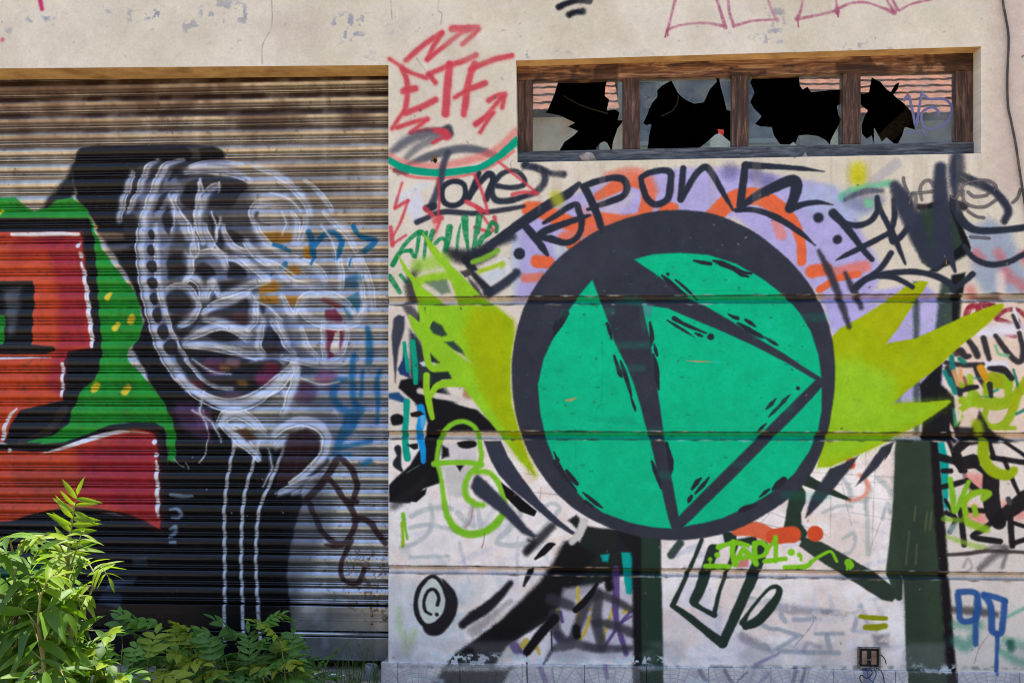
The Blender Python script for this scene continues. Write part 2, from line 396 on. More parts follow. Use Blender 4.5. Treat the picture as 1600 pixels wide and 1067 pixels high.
for wv, q in [(4,[(628,285),(618,318),(617,325)]),(5,[(617,325),(637,313)]),(4,[(637,313),(626,345),(614,368)]),(7,[(610,355),(613,383)]),(4,[(613,381),(634,367)]),(4,[(684,280),(686,310),(684,338)]),
        (5,[(741,273),(754,303),(761,328)]),(4.5,[(778,252),(800,270),(820,286),(839,302)]),(6,[(800,304),(818,300),(838,302)]),(7,[(728,315),(742,322),(752,328)]),(5,[(744,322),(762,333)]),(4.5,[(745,325),(758,343),(770,360)]),
        (6,[(772,339),(775,356)]),(5,[(741,355),(766,363)]),(7,[(664,325),(676,337)]),(10,[(680,345),(688,340)]),(5,[(686,348),(680,362)])]:
    S_(G, (206, 64, 76), wv, q, 2.4, .84)
S_(G, (226, 120, 118), 8, [(676,340),(680,355),(678,370)], 6, .5)
# ---- green brush tag
G = 'green_script'; BG = (18, 132, 74)
for wv, q in [([8,6,7,8,7],[(613,413),(624,393),(640,373),(655,362),(663,366)]),([6,6,7],[(614,413),(626,394),(641,391)]),(6,[(641,391),(646,400)]),([7,5,4],[(654,366),(652,385),(649,402)]),([5,5],[(666,362),(662,405)]),
        ([8,8],[(676,361),(671,376)]),([11,10,9],[(702,355),(699,375),(695,392)]),(6,[(680,380),(689,372),(697,378),(696,390)]),([12,9,5,4],[(726,341),(727,362),(730,382),(731,394)]),
        ([3,5,5],[(719,350),(715,372),(713,394)]),([6,6,7],[(747,336),(743,362),(740,392)]),([4,4],[(752,337),(747,364)]),([8,8,9],[(764,364),(755,370),(748,380)]),([5,7],[(760,362),(768,348)]),(6,[(768,347),(776,352),(775,362)]),
        ([8,7],[(608,431),(624,456)]),([6,6],[(626,430),(634,440)])]:
    S_(G, BG, wv, q, 1.2, .95, dry=.25)
# ---- dark clutter left of the ball
G = 'dark_box'
S_(G, (30, 30, 38), [18,26,22], [(702,396),(738,402),(765,392)], 10, .92)
S_(G, (36, 40, 52), [16,14,12], [(736,400),(765,384),(800,370)], 9, .9)
S_(G, (30, 32, 40), [14,14,14], [(728,405),(745,430),(765,456)], 4, .95)
S_(G, (40, 46, 60), [16,15,14], [(762,458),(785,444),(806,426)], 5, .95)
F_(G, (214, 214, 216), [(741,424),(790,399),(800,424),(766,447)], 4)
S_(G, (120, 172, 50), [8,9,8], [(738,409),(758,402),(777,391)], 3)
S_(G, (162, 192, 34), [7,7,7,5], [(748,424),(766,418),(785,411),(783,418)], 4, .95)
S_(G, (178, 196, 206), 12, [(768,432),(785,424)], 6, .5)
F_(G, (72, 64, 66), [(718,424),(734,420),(738,428),(726,433)], 3)
F_(G, (56, 52, 56), [(730,432),(745,445),(756,466),(742,466)], 5, .85)
S_(G, BLK, [8,16,20], [(655,415),(640,440),(645,465)], 9, .75)
G = 'dark_mass'
F_(G, (60, 62, 75), [(615,497),(622,492),(632,494),(631,515),(622,545),(619,580),(617,597),(614,560),(611,525)], 3)
S_(G, (70, 68, 74), [14,18], [(636,478),(650,498)], 6, .9)
F_(G, (30, 54, 104), [(630,545),(636,560),(640,590),(624,584),(621,576),(628,562)], 2.5)
F_(G, (34, 44, 48), [(640,515),(655,530),(690,600),(720,640),(780,660),(775,672),(690,672),(650,630),(640,590)], 8, .95)
F_(G, BLK, [(607,757),(640,726),(662,690),(668,660),(660,640),(645,625),(622,605),(626,594),(640,590),(668,598),(690,612),(702,628),(745,640),(778,672),(690,672),(690,690),(682,730),(692,752),(662,762),(640,785),(607,784)], 3)
F_(G, BLK, [(640,782),(652,768),(666,763),(664,772),(650,784)], 2)
S_(G, (36,34,40), 14, [(615,790),(660,752)], 9, .6)
F_(G, (206, 218, 230), [(655,566),(672,560),(688,566),(686,572),(660,572)], 3, .95)
S_(G, (216, 205, 196), [9,10,9,7], [(655,610),(680,617),(710,622),(730,624)], 3)
F_(G, (178, 120, 80), [(725,605),(736,612),(734,624),(722,618)], 4, .8)
F_(None, (218,208,198), [(606,625),(630,628),(634,672),(606,674)], 3)
F_(G, BLK, [(610,650),(620,646),(630,650),(630,660),(618,664),(612,662)], 2.4, smooth=True)
F_(G, (30,74,120), [(606,614),(622,612),(634,624),(630,628),(606,622)], 3)
S_(G, (34,34,42), [11,6,14,5], [(621,700),(623,712),(620,724),(627,734)], 2.6)
F_(None, (212,204,204), [(690,692),(742,688),(745,720),(700,724)], 5)
F_(G, BLK, [(715,690),(740,688),(744,696),(730,700),(718,698)], 2, smooth=True)
F_(G, BLK, [(690,695),(700,700),(702,712),(690,716)], 4)
F_(None, (205,200,196), [(690,728),(735,726),(730,775),(700,775)], 7)
F_(G, BLK, [(712,726),(724,726),(718,736)], 2)
S_(G, (0, 158, 126), [6,7], [(631,536),(637,578)], 1.6)
S_(G, (0, 164, 128), [9,9,8], [(644,534),(648,570),(649,597)], 1.8)
S_(G, (0, 156, 132), [10,9,10,11], [(635,627),(634,655),(632,682),(636,715)], 1.6)
S_(G, (10, 142, 212), [12,13,11,11,8], [(657,636),(659,652),(655,676),(660,700),(661,720)], 2)
F_(G, (150, 196, 220), [(655,640),(664,650),(662,672),(657,665)], 4, .6)
F_(G, (30,24,24), [(640,645),(655,641),(663,646),(652,651),(642,650)], 1.5)
F_(G, (28,24,26), [(635,694),(652,692),(653,700),(646,702)], 1.5)
S_(G, (70,110,100), 2, [(634,738),(655,726)], 1, .8)
# ---- left flare of the ball
G = 'left_flare'
S_(G, (150, 200, 60), [20,24], [(652,415),(692,406)], 12, .8)
S_(G, LIME, [14,16,14], [(655,438),(675,434),(700,430)], 6, .95)
F_(G, (86, 116, 90), [(662,440),(697,436),(704,456),(690,460)], 5, .8)
F_(G, LIME, [(659,362),(678,383),(697,407),(724,433),(752,463),(778,482),(800,500),(803,520),(797,560),(796,600),(799,635),(808,668),(820,705),(836,742),(815,722),(790,690),(765,655),(738,615),(725,600),(705,592),(700,570),(680,560),(660,525),(652,478),(716,476),(708,450),(695,420),(672,393)], 2)
F_(G, LIME, [(621,397),(632,412),(640,424),(650,436),(662,450),(680,463),(720,500),(700,520),(660,490),(650,465),(643,440),(630,422)], 2)
F_(G, OLV, [(735,478),(775,480),(800,502),(802,520),(796,560),(795,600),(798,635),(808,668),(820,705),(836,742),(812,715),(790,680),(765,640),(745,600),(735,560),(722,520)], 22, .96)
F_(G, OLV, [(768,482),(800,502),(801,520),(796,560),(795,600),(798,635),(810,675),(824,715),(834,738),(800,680),(775,600),(760,540)], 10, .7)
F_(G, (44, 66, 58), [(667,506),(676,501),(690,508),(698,523),(690,526),(676,520)], 3.5)
F_(G, (44, 66, 58), [(694,534),(708,532),(722,546),(726,556),(712,549)], 3.5)
F_(G, (206, 190, 170), [(706,546),(722,552),(736,567),(724,560)], 4, .9)
F_(G, (44, 60, 56), [(655,480),(650,500),(664,496),(664,480)], 3, .8)
F_(G, LIME, [(637,492),(640,490),(660,508),(690,537),(712,560),(730,583),(748,604),(725,602),(700,584),(680,570),(668,545),(655,530),(643,512)], 1.6)
F_(G, (36, 46, 46), [(671,550),(680,560),(686,566),(672,566)], 3)
S_(G, LIME, [10,11,10], [(656,476),(661,500),(664,540)], 1.6)
S_(G, LIME, [7,9], [(682,478),(668,508)], 1.6)
S_(G, LIME, [11,11,11,12,11], [(664,535),(667,558),(672,572),(686,577),(712,573)], 1.6)
F_(G, (30, 42, 42), [(672,582),(700,580),(706,592),(690,592),(676,606)], 3)
S_(G, LIME, [11,11,11,10,8], [(666,586),(666,606),(669,625),(672,640),(675,652)], 1.6)
S_(G, LIME, [9,11,12,13], [(672,618),(682,603),(700,598),(728,598)], 1.6)
S_(G, LIME, [13,12,11,9], [(728,600),(752,632),(775,662),(792,686)], 3)
F_(G, (60, 70, 66), [(800,500),(812,480),(790,480)], 5, .0)
# ---- lime padlock
G = 'lime_lock'; LK = (128, 196, 40)
S_(G, LK, [8,8,8,8,8,8,8], [(686,690),(695,672),(708,661),(724,658),(738,664),(746,676),(750,698)], 2.6)
S_(G, LK, [7,8,8], [(750,695),(752,712),(749,726)], 2.4)
S_(G, LK, [7,7,8], [(687,688),(683,705),(682,722)], 2.4)
S_(G, LK, [10,8,8,9], [(678,724),(700,722),(730,722),(752,725)], 2)
S_(G, LK, [6,7,9,10,12,12,12,12,11], [(683,722),(689,750),(694,785),(700,808),(713,826),(733,834),(756,830),(774,818),(786,802)], 3.4)
S_(G, LK, [8,9,9,10,9], [(750,726),(735,738),(726,758),(729,776),(742,787)], 4)
S_(G, LK, [9,8,9,10,10], [(742,736),(762,737),(776,750),(785,770),(789,790)], 3.4)
S_(G, LK, [7,9], [(742,787),(754,788)], 5)
S_(G, (122, 196, 46), [6,5,4], [(629,802),(632,820),(636,841)], 1.6)
S_(G, (150, 190, 30), [5,5,5], [(628,816),(629,835),(629,852)], 1.6)
S_(None, (120, 60, 60), 1.5, [(757,833),(755,846),(752,855)], .8, .8)
S_(None, (190,120,100), 2, [(738,792),(735,812),(726,823)], 1, .7)
# ---- dark claws at the foot of the ball
G = 'claws'
F_(G, (14, 12, 15), [(782,752),(800,766),(838,798),(834,806),(812,798),(790,776)], 1.6)
F_(G, (52, 56, 70), [(740,745),(746,741),(760,752),(783,775),(805,800),(822,822),(838,836),(834,841),(815,832),(788,806),(762,786),(742,772),(735,760)], 4)
F_(G, (52, 56, 70), [(755,688),(782,688),(793,712),(815,745),(842,781),(872,811),(904,836),(892,834),(866,818),(832,790),(800,764),(780,742),(766,718)], 2)
# ---- black wedge and dark-green beams below
G = 'beams'
F_(G, (30, 36, 34), [(887,812),(900,803),(915,820),(935,824),(962,826),(1000,832),(1003,890),(950,905),(905,930),(870,960),(820,990),(790,1010),(770,1040),(695,1040),(712,1020),(740,1000),(780,970),(805,948),(835,920),(858,893),(872,868),(884,846),(896,838),(905,845),(910,834)], 4)
F_(G, BLK, [(880,846),(905,850),(930,866),(905,915),(870,950),(820,985),(790,1005),(770,1040),(695,1040),(712,1020),(740,1000),(780,970),(810,940),(840,910),(862,880)], 9, .95)
S_(G, (206, 200, 194), [15,13,10], [(912,815),(905,832),(893,846)], 3)
S_(G, BLK, [4,10,10,3], [(836,872),(848,862),(858,852),(866,849)], 1.4)
S_(G, (44,42,48), [12,13,12], [(822,862),(842,842),(862,822)], 6, .9)
S_(G, BLK, [8,10,12], [(826,843),(832,848),(824,858)], 6, .7)
S_(G, (34,32,38), [12,16,17,13,8], [(722,975),(738,962),(758,950),(780,930),(797,910)], 4)
S_(G, (30,30,36), [4,8,9,4], [(818,914),(824,900),(828,893),(832,888)], 2)
S_(G, (34,34,38), [6,18], [(797,938),(740,985)], 8, .3)
# ---- copyright roundel
G = 'roundel'; CR = (34, 32, 36)
F_(G, CR, [(690,903),(708,920),(714,936),(713,955),(702,976),(686,991),(668,990),(660,978),(676,976),(692,962),(699,945),(698,925)], 3, smooth=True)
F_(None, (206, 214, 206), [(672,902),(656,918),(650,942),(656,966),(672,974),(688,965),(697,945),(695,922),(684,906)], 2, smooth=True)
S_(G, CR, [6,7,7,8,8,8,7,7,6,6], [(672,900),(656,916),(649,940),(653,962),(664,976),(680,974),(693,960),(699,940),(694,920),(684,904)], 2, closed=True)
S_(G, CR, [5,5,5,5,5,5,4], [(683,944),(685,932),(678,920),(668,923),(662,938),(664,953),(673,959)], 1.8)
S_(G, CR, 6, [(682,959)], 1.2)
for q in [[(622,950),(625,985)],[(648,985),(640,1008)],[(632,990),(634,1020)]]: S_(None, (178, 204, 130), 9, q, 8, .55)
# ---- mixed grey, violet and yellow tag below
F_(None, (196, 192, 204), [(880,918),(990,905),(992,1030),(850,1030)], 8, .85)
G = 'grey_tag'; YE = (204, 178, 74); PU = (84, 62, 122)
for wv, q in [(6,[(902,918),(904,950),(900,976)]),(7,[(870,953),(869,970)]),(5,[(958,946),(945,985),(940,1000)]),(6,[(922,962),(914,985),(905,998)]),(7,[(982,950),(975,955)]),(9,[(822,1000),(812,1012)]),(5,[(836,1005),(842,1020)]),(5,[(918,950),(925,952)])]: S_(G, YE, wv, q, 2, .95)
for wv, q in [([11,12,9,8],[(962,888),(962,930),(962,965),(978,1020)]),(5,[(984,955),(965,978),(945,1008)]),(4,[(985,962),(970,972)]),(14,[(803,1008),(812,1022)]),(5,[(875,955),(878,970)]),(12,[(870,990),(880,1010)])]: S_(G, PU, wv, q, 2.4, .9)
GY = (54, 52, 60)
for wv, q in [([14,16,16,14,10],[(892,1005),(905,970),(922,935),(945,930),(988,952)]),([16,18,16],[(934,925),(932,970),(940,1008)]),([12,15,15],[(930,972),(955,975),(988,988)]),([10,14,14,10],[(868,1012),(900,1006),(935,1012),(985,1012)]),([18,18,14],[(866,958),(868,985),(888,1005)]),([8,6,5],[(890,998),(868,1008),(850,1035)]),([18,16],[(860,935),(890,945)])]:
    S_(G, GY, wv, q, 6, .86)
S_(G, BLK, [13,14,15], [(823,1017),(842,992),(866,965)], 3)
S_(G, (20,18,22), [10,11,9,5], [(899,952),(910,942),(922,928),(932,912)], 2)
S_(G, (18,18,22), 14, [(950,905),(952,917)], 5); S_(G, (18,18,22), 12, [(900,980),(901,992)], 4)
S_(G, (24,22,26), 2.2, [(822,1018),(823,1045),(824,1080)], .8); S_(G, (24,22,26), 2, [(861,985),(862,1015)], .8)
# ---- green pillars painted down the wall
G = 'left_pillar'
F_(G, (0, 160, 150), [(970,862),(990,862),(990,915),(985,928),(978,926),(974,900)], 1.6); F_(G, (0,160,150), [(938,866),(952,864),(950,877),(941,876)], 3)
F_(G, (30, 32, 42), [(958,866),(972,856),(976,850),(968,838),(955,868),(950,876)], 2)
F_(G, (20, 20, 24), [(986,840),(1006,836),(1006,1090),(990,1090)], 5)
F_(G, (36, 56, 44), [(1001,835),(1032,838),(1034,940),(1037,1090),(1002,1090)], 3)
F_(G, (24, 22, 26), [(960,826),(1000,832),(1000,880),(984,862)], 6, .8)
G = 'right_pillar'
F_(G, (58, 74, 72), [(1426,440),(1436,440),(1436,680),(1427,680)], 5, .85); F_(G, (44, 62, 56), [(1470,440),(1500,430),(1490,540),(1455,560)], 6, .9)
F_(G, (70,88,88), [(1398,560),(1407,560),(1407,640),(1398,640)], 5, .6); F_(G, (20, 22, 24), [(1486,430),(1508,425),(1500,500),(1488,520)], 3)
F_(G, (22, 22, 26), [(1436,600),(1460,575),(1472,568),(1470,600),(1490,620),(1500,690),(1440,690),(1440,660)], 4)
F_(G, (52, 68, 52), [(1399,686),(1456,688),(1462,800),(1470,900),(1476,1000),(1484,1090),(1418,1090),(1414,1000),(1413,930),(1410,900),(1396,930),(1384,890),(1394,800)], 2.4)
F_(G, (42, 56, 46), [(1399,686),(1450,688),(1450,800),(1440,1090),(1425,1090),(1410,900),(1394,800)], 14, .5)
F_(G, (22, 20, 23), [(1452,686),(1466,688),(1475,800),(1482,900),(1490,1000),(1497,1090),(1480,1090),(1472,960),(1466,880),(1459,800)], 4)
F_(G, (46, 60, 48), [(1255,838),(1284,846),(1366,893),(1398,918),(1402,930),(1393,939),(1378,936),(1340,912),(1285,878),(1248,852)], 2)
S_(G, (46,60,48), 10, [(1405,905),(1404,932)], 2)
S_(G, (214, 208, 206), [2,5], [(1400,912),(1398,935)], 3, .0)
for q in [[(1448,800),(1445,828)],[(1455,800),(1452,826)],[(1430,790),(1428,812)],[(1432,850),(1430,880)],[(1420,830),(1415,880)]]: S_(None, (120, 122, 84), 2.2, q, 2, .5)
# ---- dark forms right of the ball foot
G = 'green_struts'
F_(G, (38, 56, 44), [(1236,762),(1252,758),(1258,768),(1258,785),(1251,800),(1252,818),(1262,832),(1255,845),(1222,835),(1228,800)], 2)
S_(G, (38,54,42), [18,12,4], [(1255,748),(1290,764),(1327,780)], 1.5)
F_(G, (30, 48, 42), [(1128,828),(1150,832),(1150,850),(1132,850)], 2)
F_(G, (30,48,42), [(1150,842),(1180,836),(1185,850),(1158,852)], 3)
G = 'orange_blobs'
S_(G, (222, 96, 58), [16,24,22], [(1150,828),(1178,826),(1205,836)], 2, .95)
S_(G, (214, 82, 44), [24,25,26], [(1208,838),(1225,835),(1238,834)], 2)
S_(G, (214, 78, 42), 24, [(1273,833)], 2)
S_(G, (212, 78, 50), 13, [(1328,720),(1329,725)], 2)
S_(G, (222, 120, 92), [7,8,7,6,5], [(1343,742),(1354,752),(1354,768),(1342,778),(1326,781)], 4, .72)
S_(G, (222, 120, 92), 8, [(1300,760)], 3, .8)
F_(None, (206,110,100), [(1155,870),(1172,862),(1168,884),(1152,886)], 3, .8); F_(None, (206,100,90), [(1184,856),(1196,852),(1196,862),(1186,866)], 3, .8)
# ---- green outlined block letter
G = 'block_letter'; BL = (36, 52, 44)
S_(G, BL, [6,6,7,8], [(1096,842),(1084,872),(1066,912),(1051,944)], 1.8)
S_(G, BL, [8,11,12,15], [(1050,945),(1076,963),(1102,984),(1128,1004)], 1.8)
S_(G, BL, [14,15,16,18,16], [(1129,1003),(1145,968),(1162,930),(1180,888),(1192,852)], 1.8)
S_(G, BL, [18,17,17,15], [(1114,858),(1106,880),(1096,912),(1084,938)], 1.8)
S_(G, BL, [9,7,8], [(1083,942),(1100,952),(1116,960)], 1.8)
S_(G, BL, [7,6,6,6], [(1115,960),(1124,922),(1138,885),(1150,850)], 1.8)
S_(G, BL, [10,5,5,6,8,11,15,15,12], [(1160,972),(1170,955),(1190,930),(1204,917),(1215,917),(1216,928),(1203,948),(1183,969),(1165,977)], 1.8)
S_(G, (40,56,50), [12,12], [(1048,866),(1062,848)], 3, .9)
# ---- busy right-hand edge
F_(None, (226, 200, 178), [(1500,470),(1640,470),(1640,690),(1490,690)], 8, .8)
F_(None, (140, 156, 182), [(1510,360),(1545,340),(1580,362),(1600,420),(1610,460),(1540,462),(1520,430)], 14, .8)
for x, y, r in [(1525,396,16),(1558,394,14),(1570,425,18),(1515,452,14),(1590,440,14),(1600,400,18)]: S_(None, (204, 96, 98), r, [(x, y),(x+6,y+8)], 10, .6)
S_(None, (228, 208, 198), 14, [(1562,430),(1564,462)], 8, .8)
F_(None, (70, 40, 34), [(1520,462),(1560,460),(1570,470),(1530,470)], 5, .5)
G = 'maroon_loops'
for q in [[(1508,500),(1510,484),(1520,476),(1530,482),(1524,496)],[(1526,492),(1530,476),(1544,474),(1552,484),(1544,494)],[(1556,494),(1572,484),(1590,484),(1602,494)],[(1556,498),(1575,503),(1592,512)],[(1590,500),(1596,512)],[(1562,520),(1585,525)]]: S_(G, (142, 40, 58), 6.5, q, 1.6, .92, dry=.3)
G = 'white_haze'
S_(G, (224, 222, 232), [14,22,20], [(1530,520),(1560,516),(1590,512)], 8, .92)
S_(G, (222, 220, 230), [14,18,10,8], [(1538,570),(1558,572),(1570,570),(1575,596)], 4, .95)
S_(G, (218,222,230), [5,7], [(1584,482),(1588,500)], 1.5)
G = 'black_letters'
for wv, q in [([8,10,9],[(1512,530),(1522,545),(1527,556)]),([9,8],[(1536,528),(1545,560)]),([7,9,9,9,8,7],[(1555,524),(1570,545),(1585,562),(1595,563),(1598,545),(1592,520)]),([12,9,7],[(1500,548),(1508,556),(1514,556)]),([7,8,6],[(1478,566),(1505,570),(1535,568)]),
        ([5,8,6],[(1522,572),(1530,590),(1545,612)]),([9,10,8],[(1480,575),(1488,596),(1500,616)]),([6,8,5],[(1496,612),(1508,604),(1525,604)]),([7,7,7,6],[(1545,575),(1565,580),(1578,594),(1560,602)]),([5,7],[(1582,492),(1590,510)])]: S_(G, (40, 38, 44), wv, q, 2.4, .93)
F_(G, (24, 24, 26), [(1460,610),(1478,608),(1488,628),(1500,660),(1490,690),(1480,690),(1470,650)], 3)
S_(G, (30,120,110), 8, [(1486,556),(1488,575)], 3); S_(G, (20,130,120), 6, [(1475,580),(1485,600)], 3)
G = 'yellow_green_tag'; YG = (146, 178, 22)
for wv, q in [([10,12,13,12],[(1540,588),(1552,600),(1575,598),(1560,588)]),([10,13,12,12],[(1540,600),(1545,622),(1570,626),(1602,606)]),([8,9,9,10],[(1500,600),(1520,612),(1525,622),(1500,640)]),([9,10,10,12,13,12],[(1540,640),(1537,655),(1548,666),(1568,662),(1582,640),(1592,605)]),([7,7,6],[(1580,590),(1578,612),(1590,622)]),([5,5],[(1516,590),(1516,606)]),([13,14],[(1503,625),(1530,630)]),([9,9],[(1500,650),(1490,665)]),([8,6],[(1568,668),(1585,668)]),([8,9],[(1570,580),(1574,620)])]: S_(G, YG, wv, q, 2.6, .94)
S_(G, (52,140,120), 2.5, [(1520,590),(1560,592)], 1.5, .8); S_(G, (30,120,90), 4, [(1583,577),(1592,610)], 1.5, .9); S_(G, (52,140,120), 2, [(1518,618),(1552,620)], 1, .8)
F_(None, (30,28,32), [(1515,672),(1525,655),(1530,640),(1536,652),(1545,668),(1570,690),(1510,695)], 4, .95)
F_(None, (60, 150, 110), [(1486,636),(1500,645),(1496,668),(1487,662)], 3, .8); F_(None,(228,212,200),[(1490,636),(1502,640),(1502,655),(1495,660)],3,.9)
F_(None, (26,26,30), [(1483,640),(1487,636),(1490,665),(1525,668),(1590,690),(1480,692)], 4, .9)
F_(None, (228,208,200), [(1484,660),(1500,690),(1494,690),(1483,670)], 2, .9)
for wv, q, c in [(9,[(1488,540),(1494,552)],(70,50,44)),(7,[(1490,580),(1496,600)],(200,150,96)),(6,[(1506,590),(1512,606)],(150,92,60)),(6,[(1500,575),(1500,592)],(220,160,100)),(8,[(1484,592),(1492,612)],(20,130,120)),(7,[(1499,560),(1506,566)],(20,120,100)),(12,[(1532,574),(1540,590)],(208,140,20)),(16,[(1550,588),(1560,596)],(150,160,10)),(9,[(1515,588),(1516,612),(1512,630)],(150,190,40)),(12,[(1524,622),(1550,634),(1580,630)],(150,178,20)),(9,[(1602,590),(1588,618),(1580,640)],(160,170,10)),(5,[(1600,640),(1588,646)],(30,120,100)),(4,[(1550,612),(1558,608)],(40,140,110)),(5,[(1555,540),(1560,552),(1575,555)],(120,180,130))]:
    S_('yellow_green_tag', c, wv, q, 2, .9)
S_(None, (150, 40, 60), [8,10,8], [(1508,498),(1516,480),(1534,478)], 2, .8, dry=.3); S_(None, (120, 30, 50), 7, [(1538,478),(1552,476)], 2, .8)
S_(None, (36,34,40), [8,10,9], [(1550,575),(1568,577),(1580,590)], 2, .95); S_(None, (36,34,40), [9,6], [(1546,600),(1548,618)], 2, .9); S_(None, (36,34,40), [5,9,6], [(1500,612),(1512,606),(1526,604)], 2, .95)
S_(None, (140,110,112), 6, [(1486,690),(1505,735),(1518,770)], 2, .8); S_(None, (110,104,108), 5, [(1504,735),(1512,760)], 2, .8)
G = 'black_figure'
F_(None, (0, 158, 148), [(1464,690),(1475,690),(1482,725),(1480,800),(1474,790),(1470,740)], 2)
for x, y, r in [(1530,752,26),(1520,800,26),(1532,812,20),(1592,800,24),(1570,788,14),(1515,745,14)]: S_(None, (232, 138, 128), r, [(x, y)], 14, .8)
for wv, q in [([15,13,18,22],[(1507,690),(1494,705),(1500,722),(1520,720)]),([12,10],[(1465,713),(1500,722)]),([8],[(1473,735),(1485,735)]),([8,9,8],[(1472,760),(1490,756),(1503,752)]),([9,8],[(1518,722),(1548,744)]),([7,9],[(1548,714),(1602,722)]),([6,7,6],[(1568,716),(1578,740),(1592,772)]),([6,7],[(1545,690),(1552,715)]),([5,6],[(1570,690),(1602,712)]),
        ([24,26,26,22],[(1548,742),(1548,775),(1552,798),(1560,815)]),([18,22,26],[(1556,812),(1580,795),(1602,778)]),([5,6],[(1482,690),(1500,735)]),([7],[(1508,735),(1502,735)]),([8,9],[(1510,750),(1525,765)]),([8],[(1510,796),(1538,797)]),([9],[(1500,795),(1506,850)]),([7,9,8,9],[(1548,816),(1536,826),(1520,838),(1562,845)]),([9],[(1578,808),(1581,852)]),([6],[(1582,816),(1602,822)]),([7,8],[(1582,848),(1602,842)]),([7,8,7],[(1478,800),(1492,810),(1484,830)]),([5,5],[(1476,780),(1495,812)])]: S_(G, (24, 22, 25), wv if len(wv) > 1 else wv[0], q, 2, .96)
S_(G, (70,68,72), 8, [(1575,779),(1577,785)], 1.5)
G = 'lime_hook'
S_(G, (152, 176, 14), [15,17,17,17,15,12], [(1536,690),(1536,710),(1543,728),(1556,738),(1575,741),(1584,734)], 3)
S_(G, (152,176,14), [16,14], [(1526,662),(1530,675)], 7, .9)
S_(G, (128, 186, 36), [8,9,8,7], [(1484,748),(1488,775),(1492,798),(1513,752)], 2.4)
S_(G, (140, 186, 30), [9,10,10,9,9,9], [(1508,800),(1506,784),(1517,772),(1530,768),(1545,770),(1536,778)], 2.4)
S_(G, (140,186,30), 9, [(1522,792),(1524,803)], 2.4); S_(G, (140,186,30), [9,12,12], [(1508,800),(1512,815),(1540,826)], 4, .9)
S_(G, (150,190,60), [6,8,8], [(1480,838),(1510,848),(1538,856)], 5, .7); S_(G, (128,186,36), 8, [(1474,810),(1500,812)], 4, .7)
F_(None, (176,200,196), [(1480,820),(1497,815),(1495,830),(1482,834)], 4, .7)
G = 'blue_number'
S_(None, (50, 40, 40), [5,6,6,5], [(1478,866),(1510,864),(1545,860),(1602,862)], 2.4, .85)
S_(None, (58,54,56), [14,12,9], [(1570,858),(1552,868),(1530,888)], 6, .6); S_(None, (80,76,78), 6, [(1540,858),(1560,852),(1572,858),(1566,885)], 4, .6); S_(None, (128,124,130), 4, [(1505,885),(1512,872),(1518,885),(1510,892)], 3, .5)
F_(None, (50,44,46), [(1484,946),(1530,948),(1562,955),(1560,964),(1484,957)], 6, .7)
S_(None, (52, 140, 112), [16,18,12], [(1492,1000),(1510,1008),(1522,990)], 12, .62); S_(None, (40,130,100), 14, [(1490,975),(1530,976)], 10, .45)
S_(None, (60, 150, 116), [10,12,10], [(1560,1015),(1585,1030),(1605,1036)], 9, .6); S_(None, (60,150,116), [12,14], [(1570,1000),(1605,1010)], 11, .5); S_(None, (70,160,130), 5, [(1575,962),(1605,946)], 4, .6); S_(None, (24,84,64), 12, [(1578,1004),(1580,1012)], 7, .8)
BU = (46, 88, 150)
S_(G, BU, 9, [(1497,924),(1520,924),(1528,934),(1526,962),(1512,970),(1500,966),(1498,945),(1496,928)], 2.6, .95)
S_(G, BU, [9,9,8], [(1527,930),(1524,965),(1524,1005)], 3, .92)
S_(G, BU, [10,10,11,10,9,10,9], [(1537,930),(1546,942),(1549,965),(1550,985),(1563,988),(1567,965),(1569,938)], 2.6, .95)
S_(G, BU, [9,9,9], [(1537,928),(1555,932),(1570,938)], 2.6, .95)
S_(G, BU, [7,6,6], [(1558,988),(1557,1020),(1556,1052)], 2, .92)
# ---- right flare of the ball
G = 'right_flare'
RF = [(1296,530),(1310,514),(1345,495),(1385,470),(1415,447),(1440,438),(1449,441),(1441,455),(1425,478),(1400,515),(1383,537),(1430,528),(1470,510),(1510,492),(1552,476),(1567,474),(1568,480),(1540,508),(1500,540),(1460,577),(1420,607),(1394,630),(1440,628),(1482,624),(1486,627),(1478,634),(1440,660),(1405,678),(1370,697),(1335,712),(1298,728),(1276,730),(1285,690)]
F_(G, OLV, RF, 1.8)
F_(G, LIME, [(1296,560),(1340,560),(1400,590),(1400,630),(1440,628),(1482,626),(1440,658),(1370,695),(1320,716),(1280,728)], 22, .85)
F_(G, (176, 178, 10), [(1345,497),(1415,450),(1440,442),(1400,512),(1378,540)], 10, .5)
for x, y, r in [(1330,580,30),(1375,590,34),(1340,640,40),(1420,560,24),(1330,540,20)]: S_(G, (160, 196, 60), r, [(x, y)], 26, .30)
G = 'claws'
F_(G, BALL, [(1262,792),(1268,775),(1285,748),(1296,732),(1320,722),(1342,710),(1330,728),(1308,756),(1285,782),(1268,800),(1258,808)], 3)
F_(G, BALL, [(1336,759),(1347,740),(1362,718),(1376,698),(1398,688),(1388,706),(1372,728),(1355,745)], 2.4); F_(G, (44,52,52), [(1382,718),(1385,700),(1395,692),(1390,706)], 1.5)
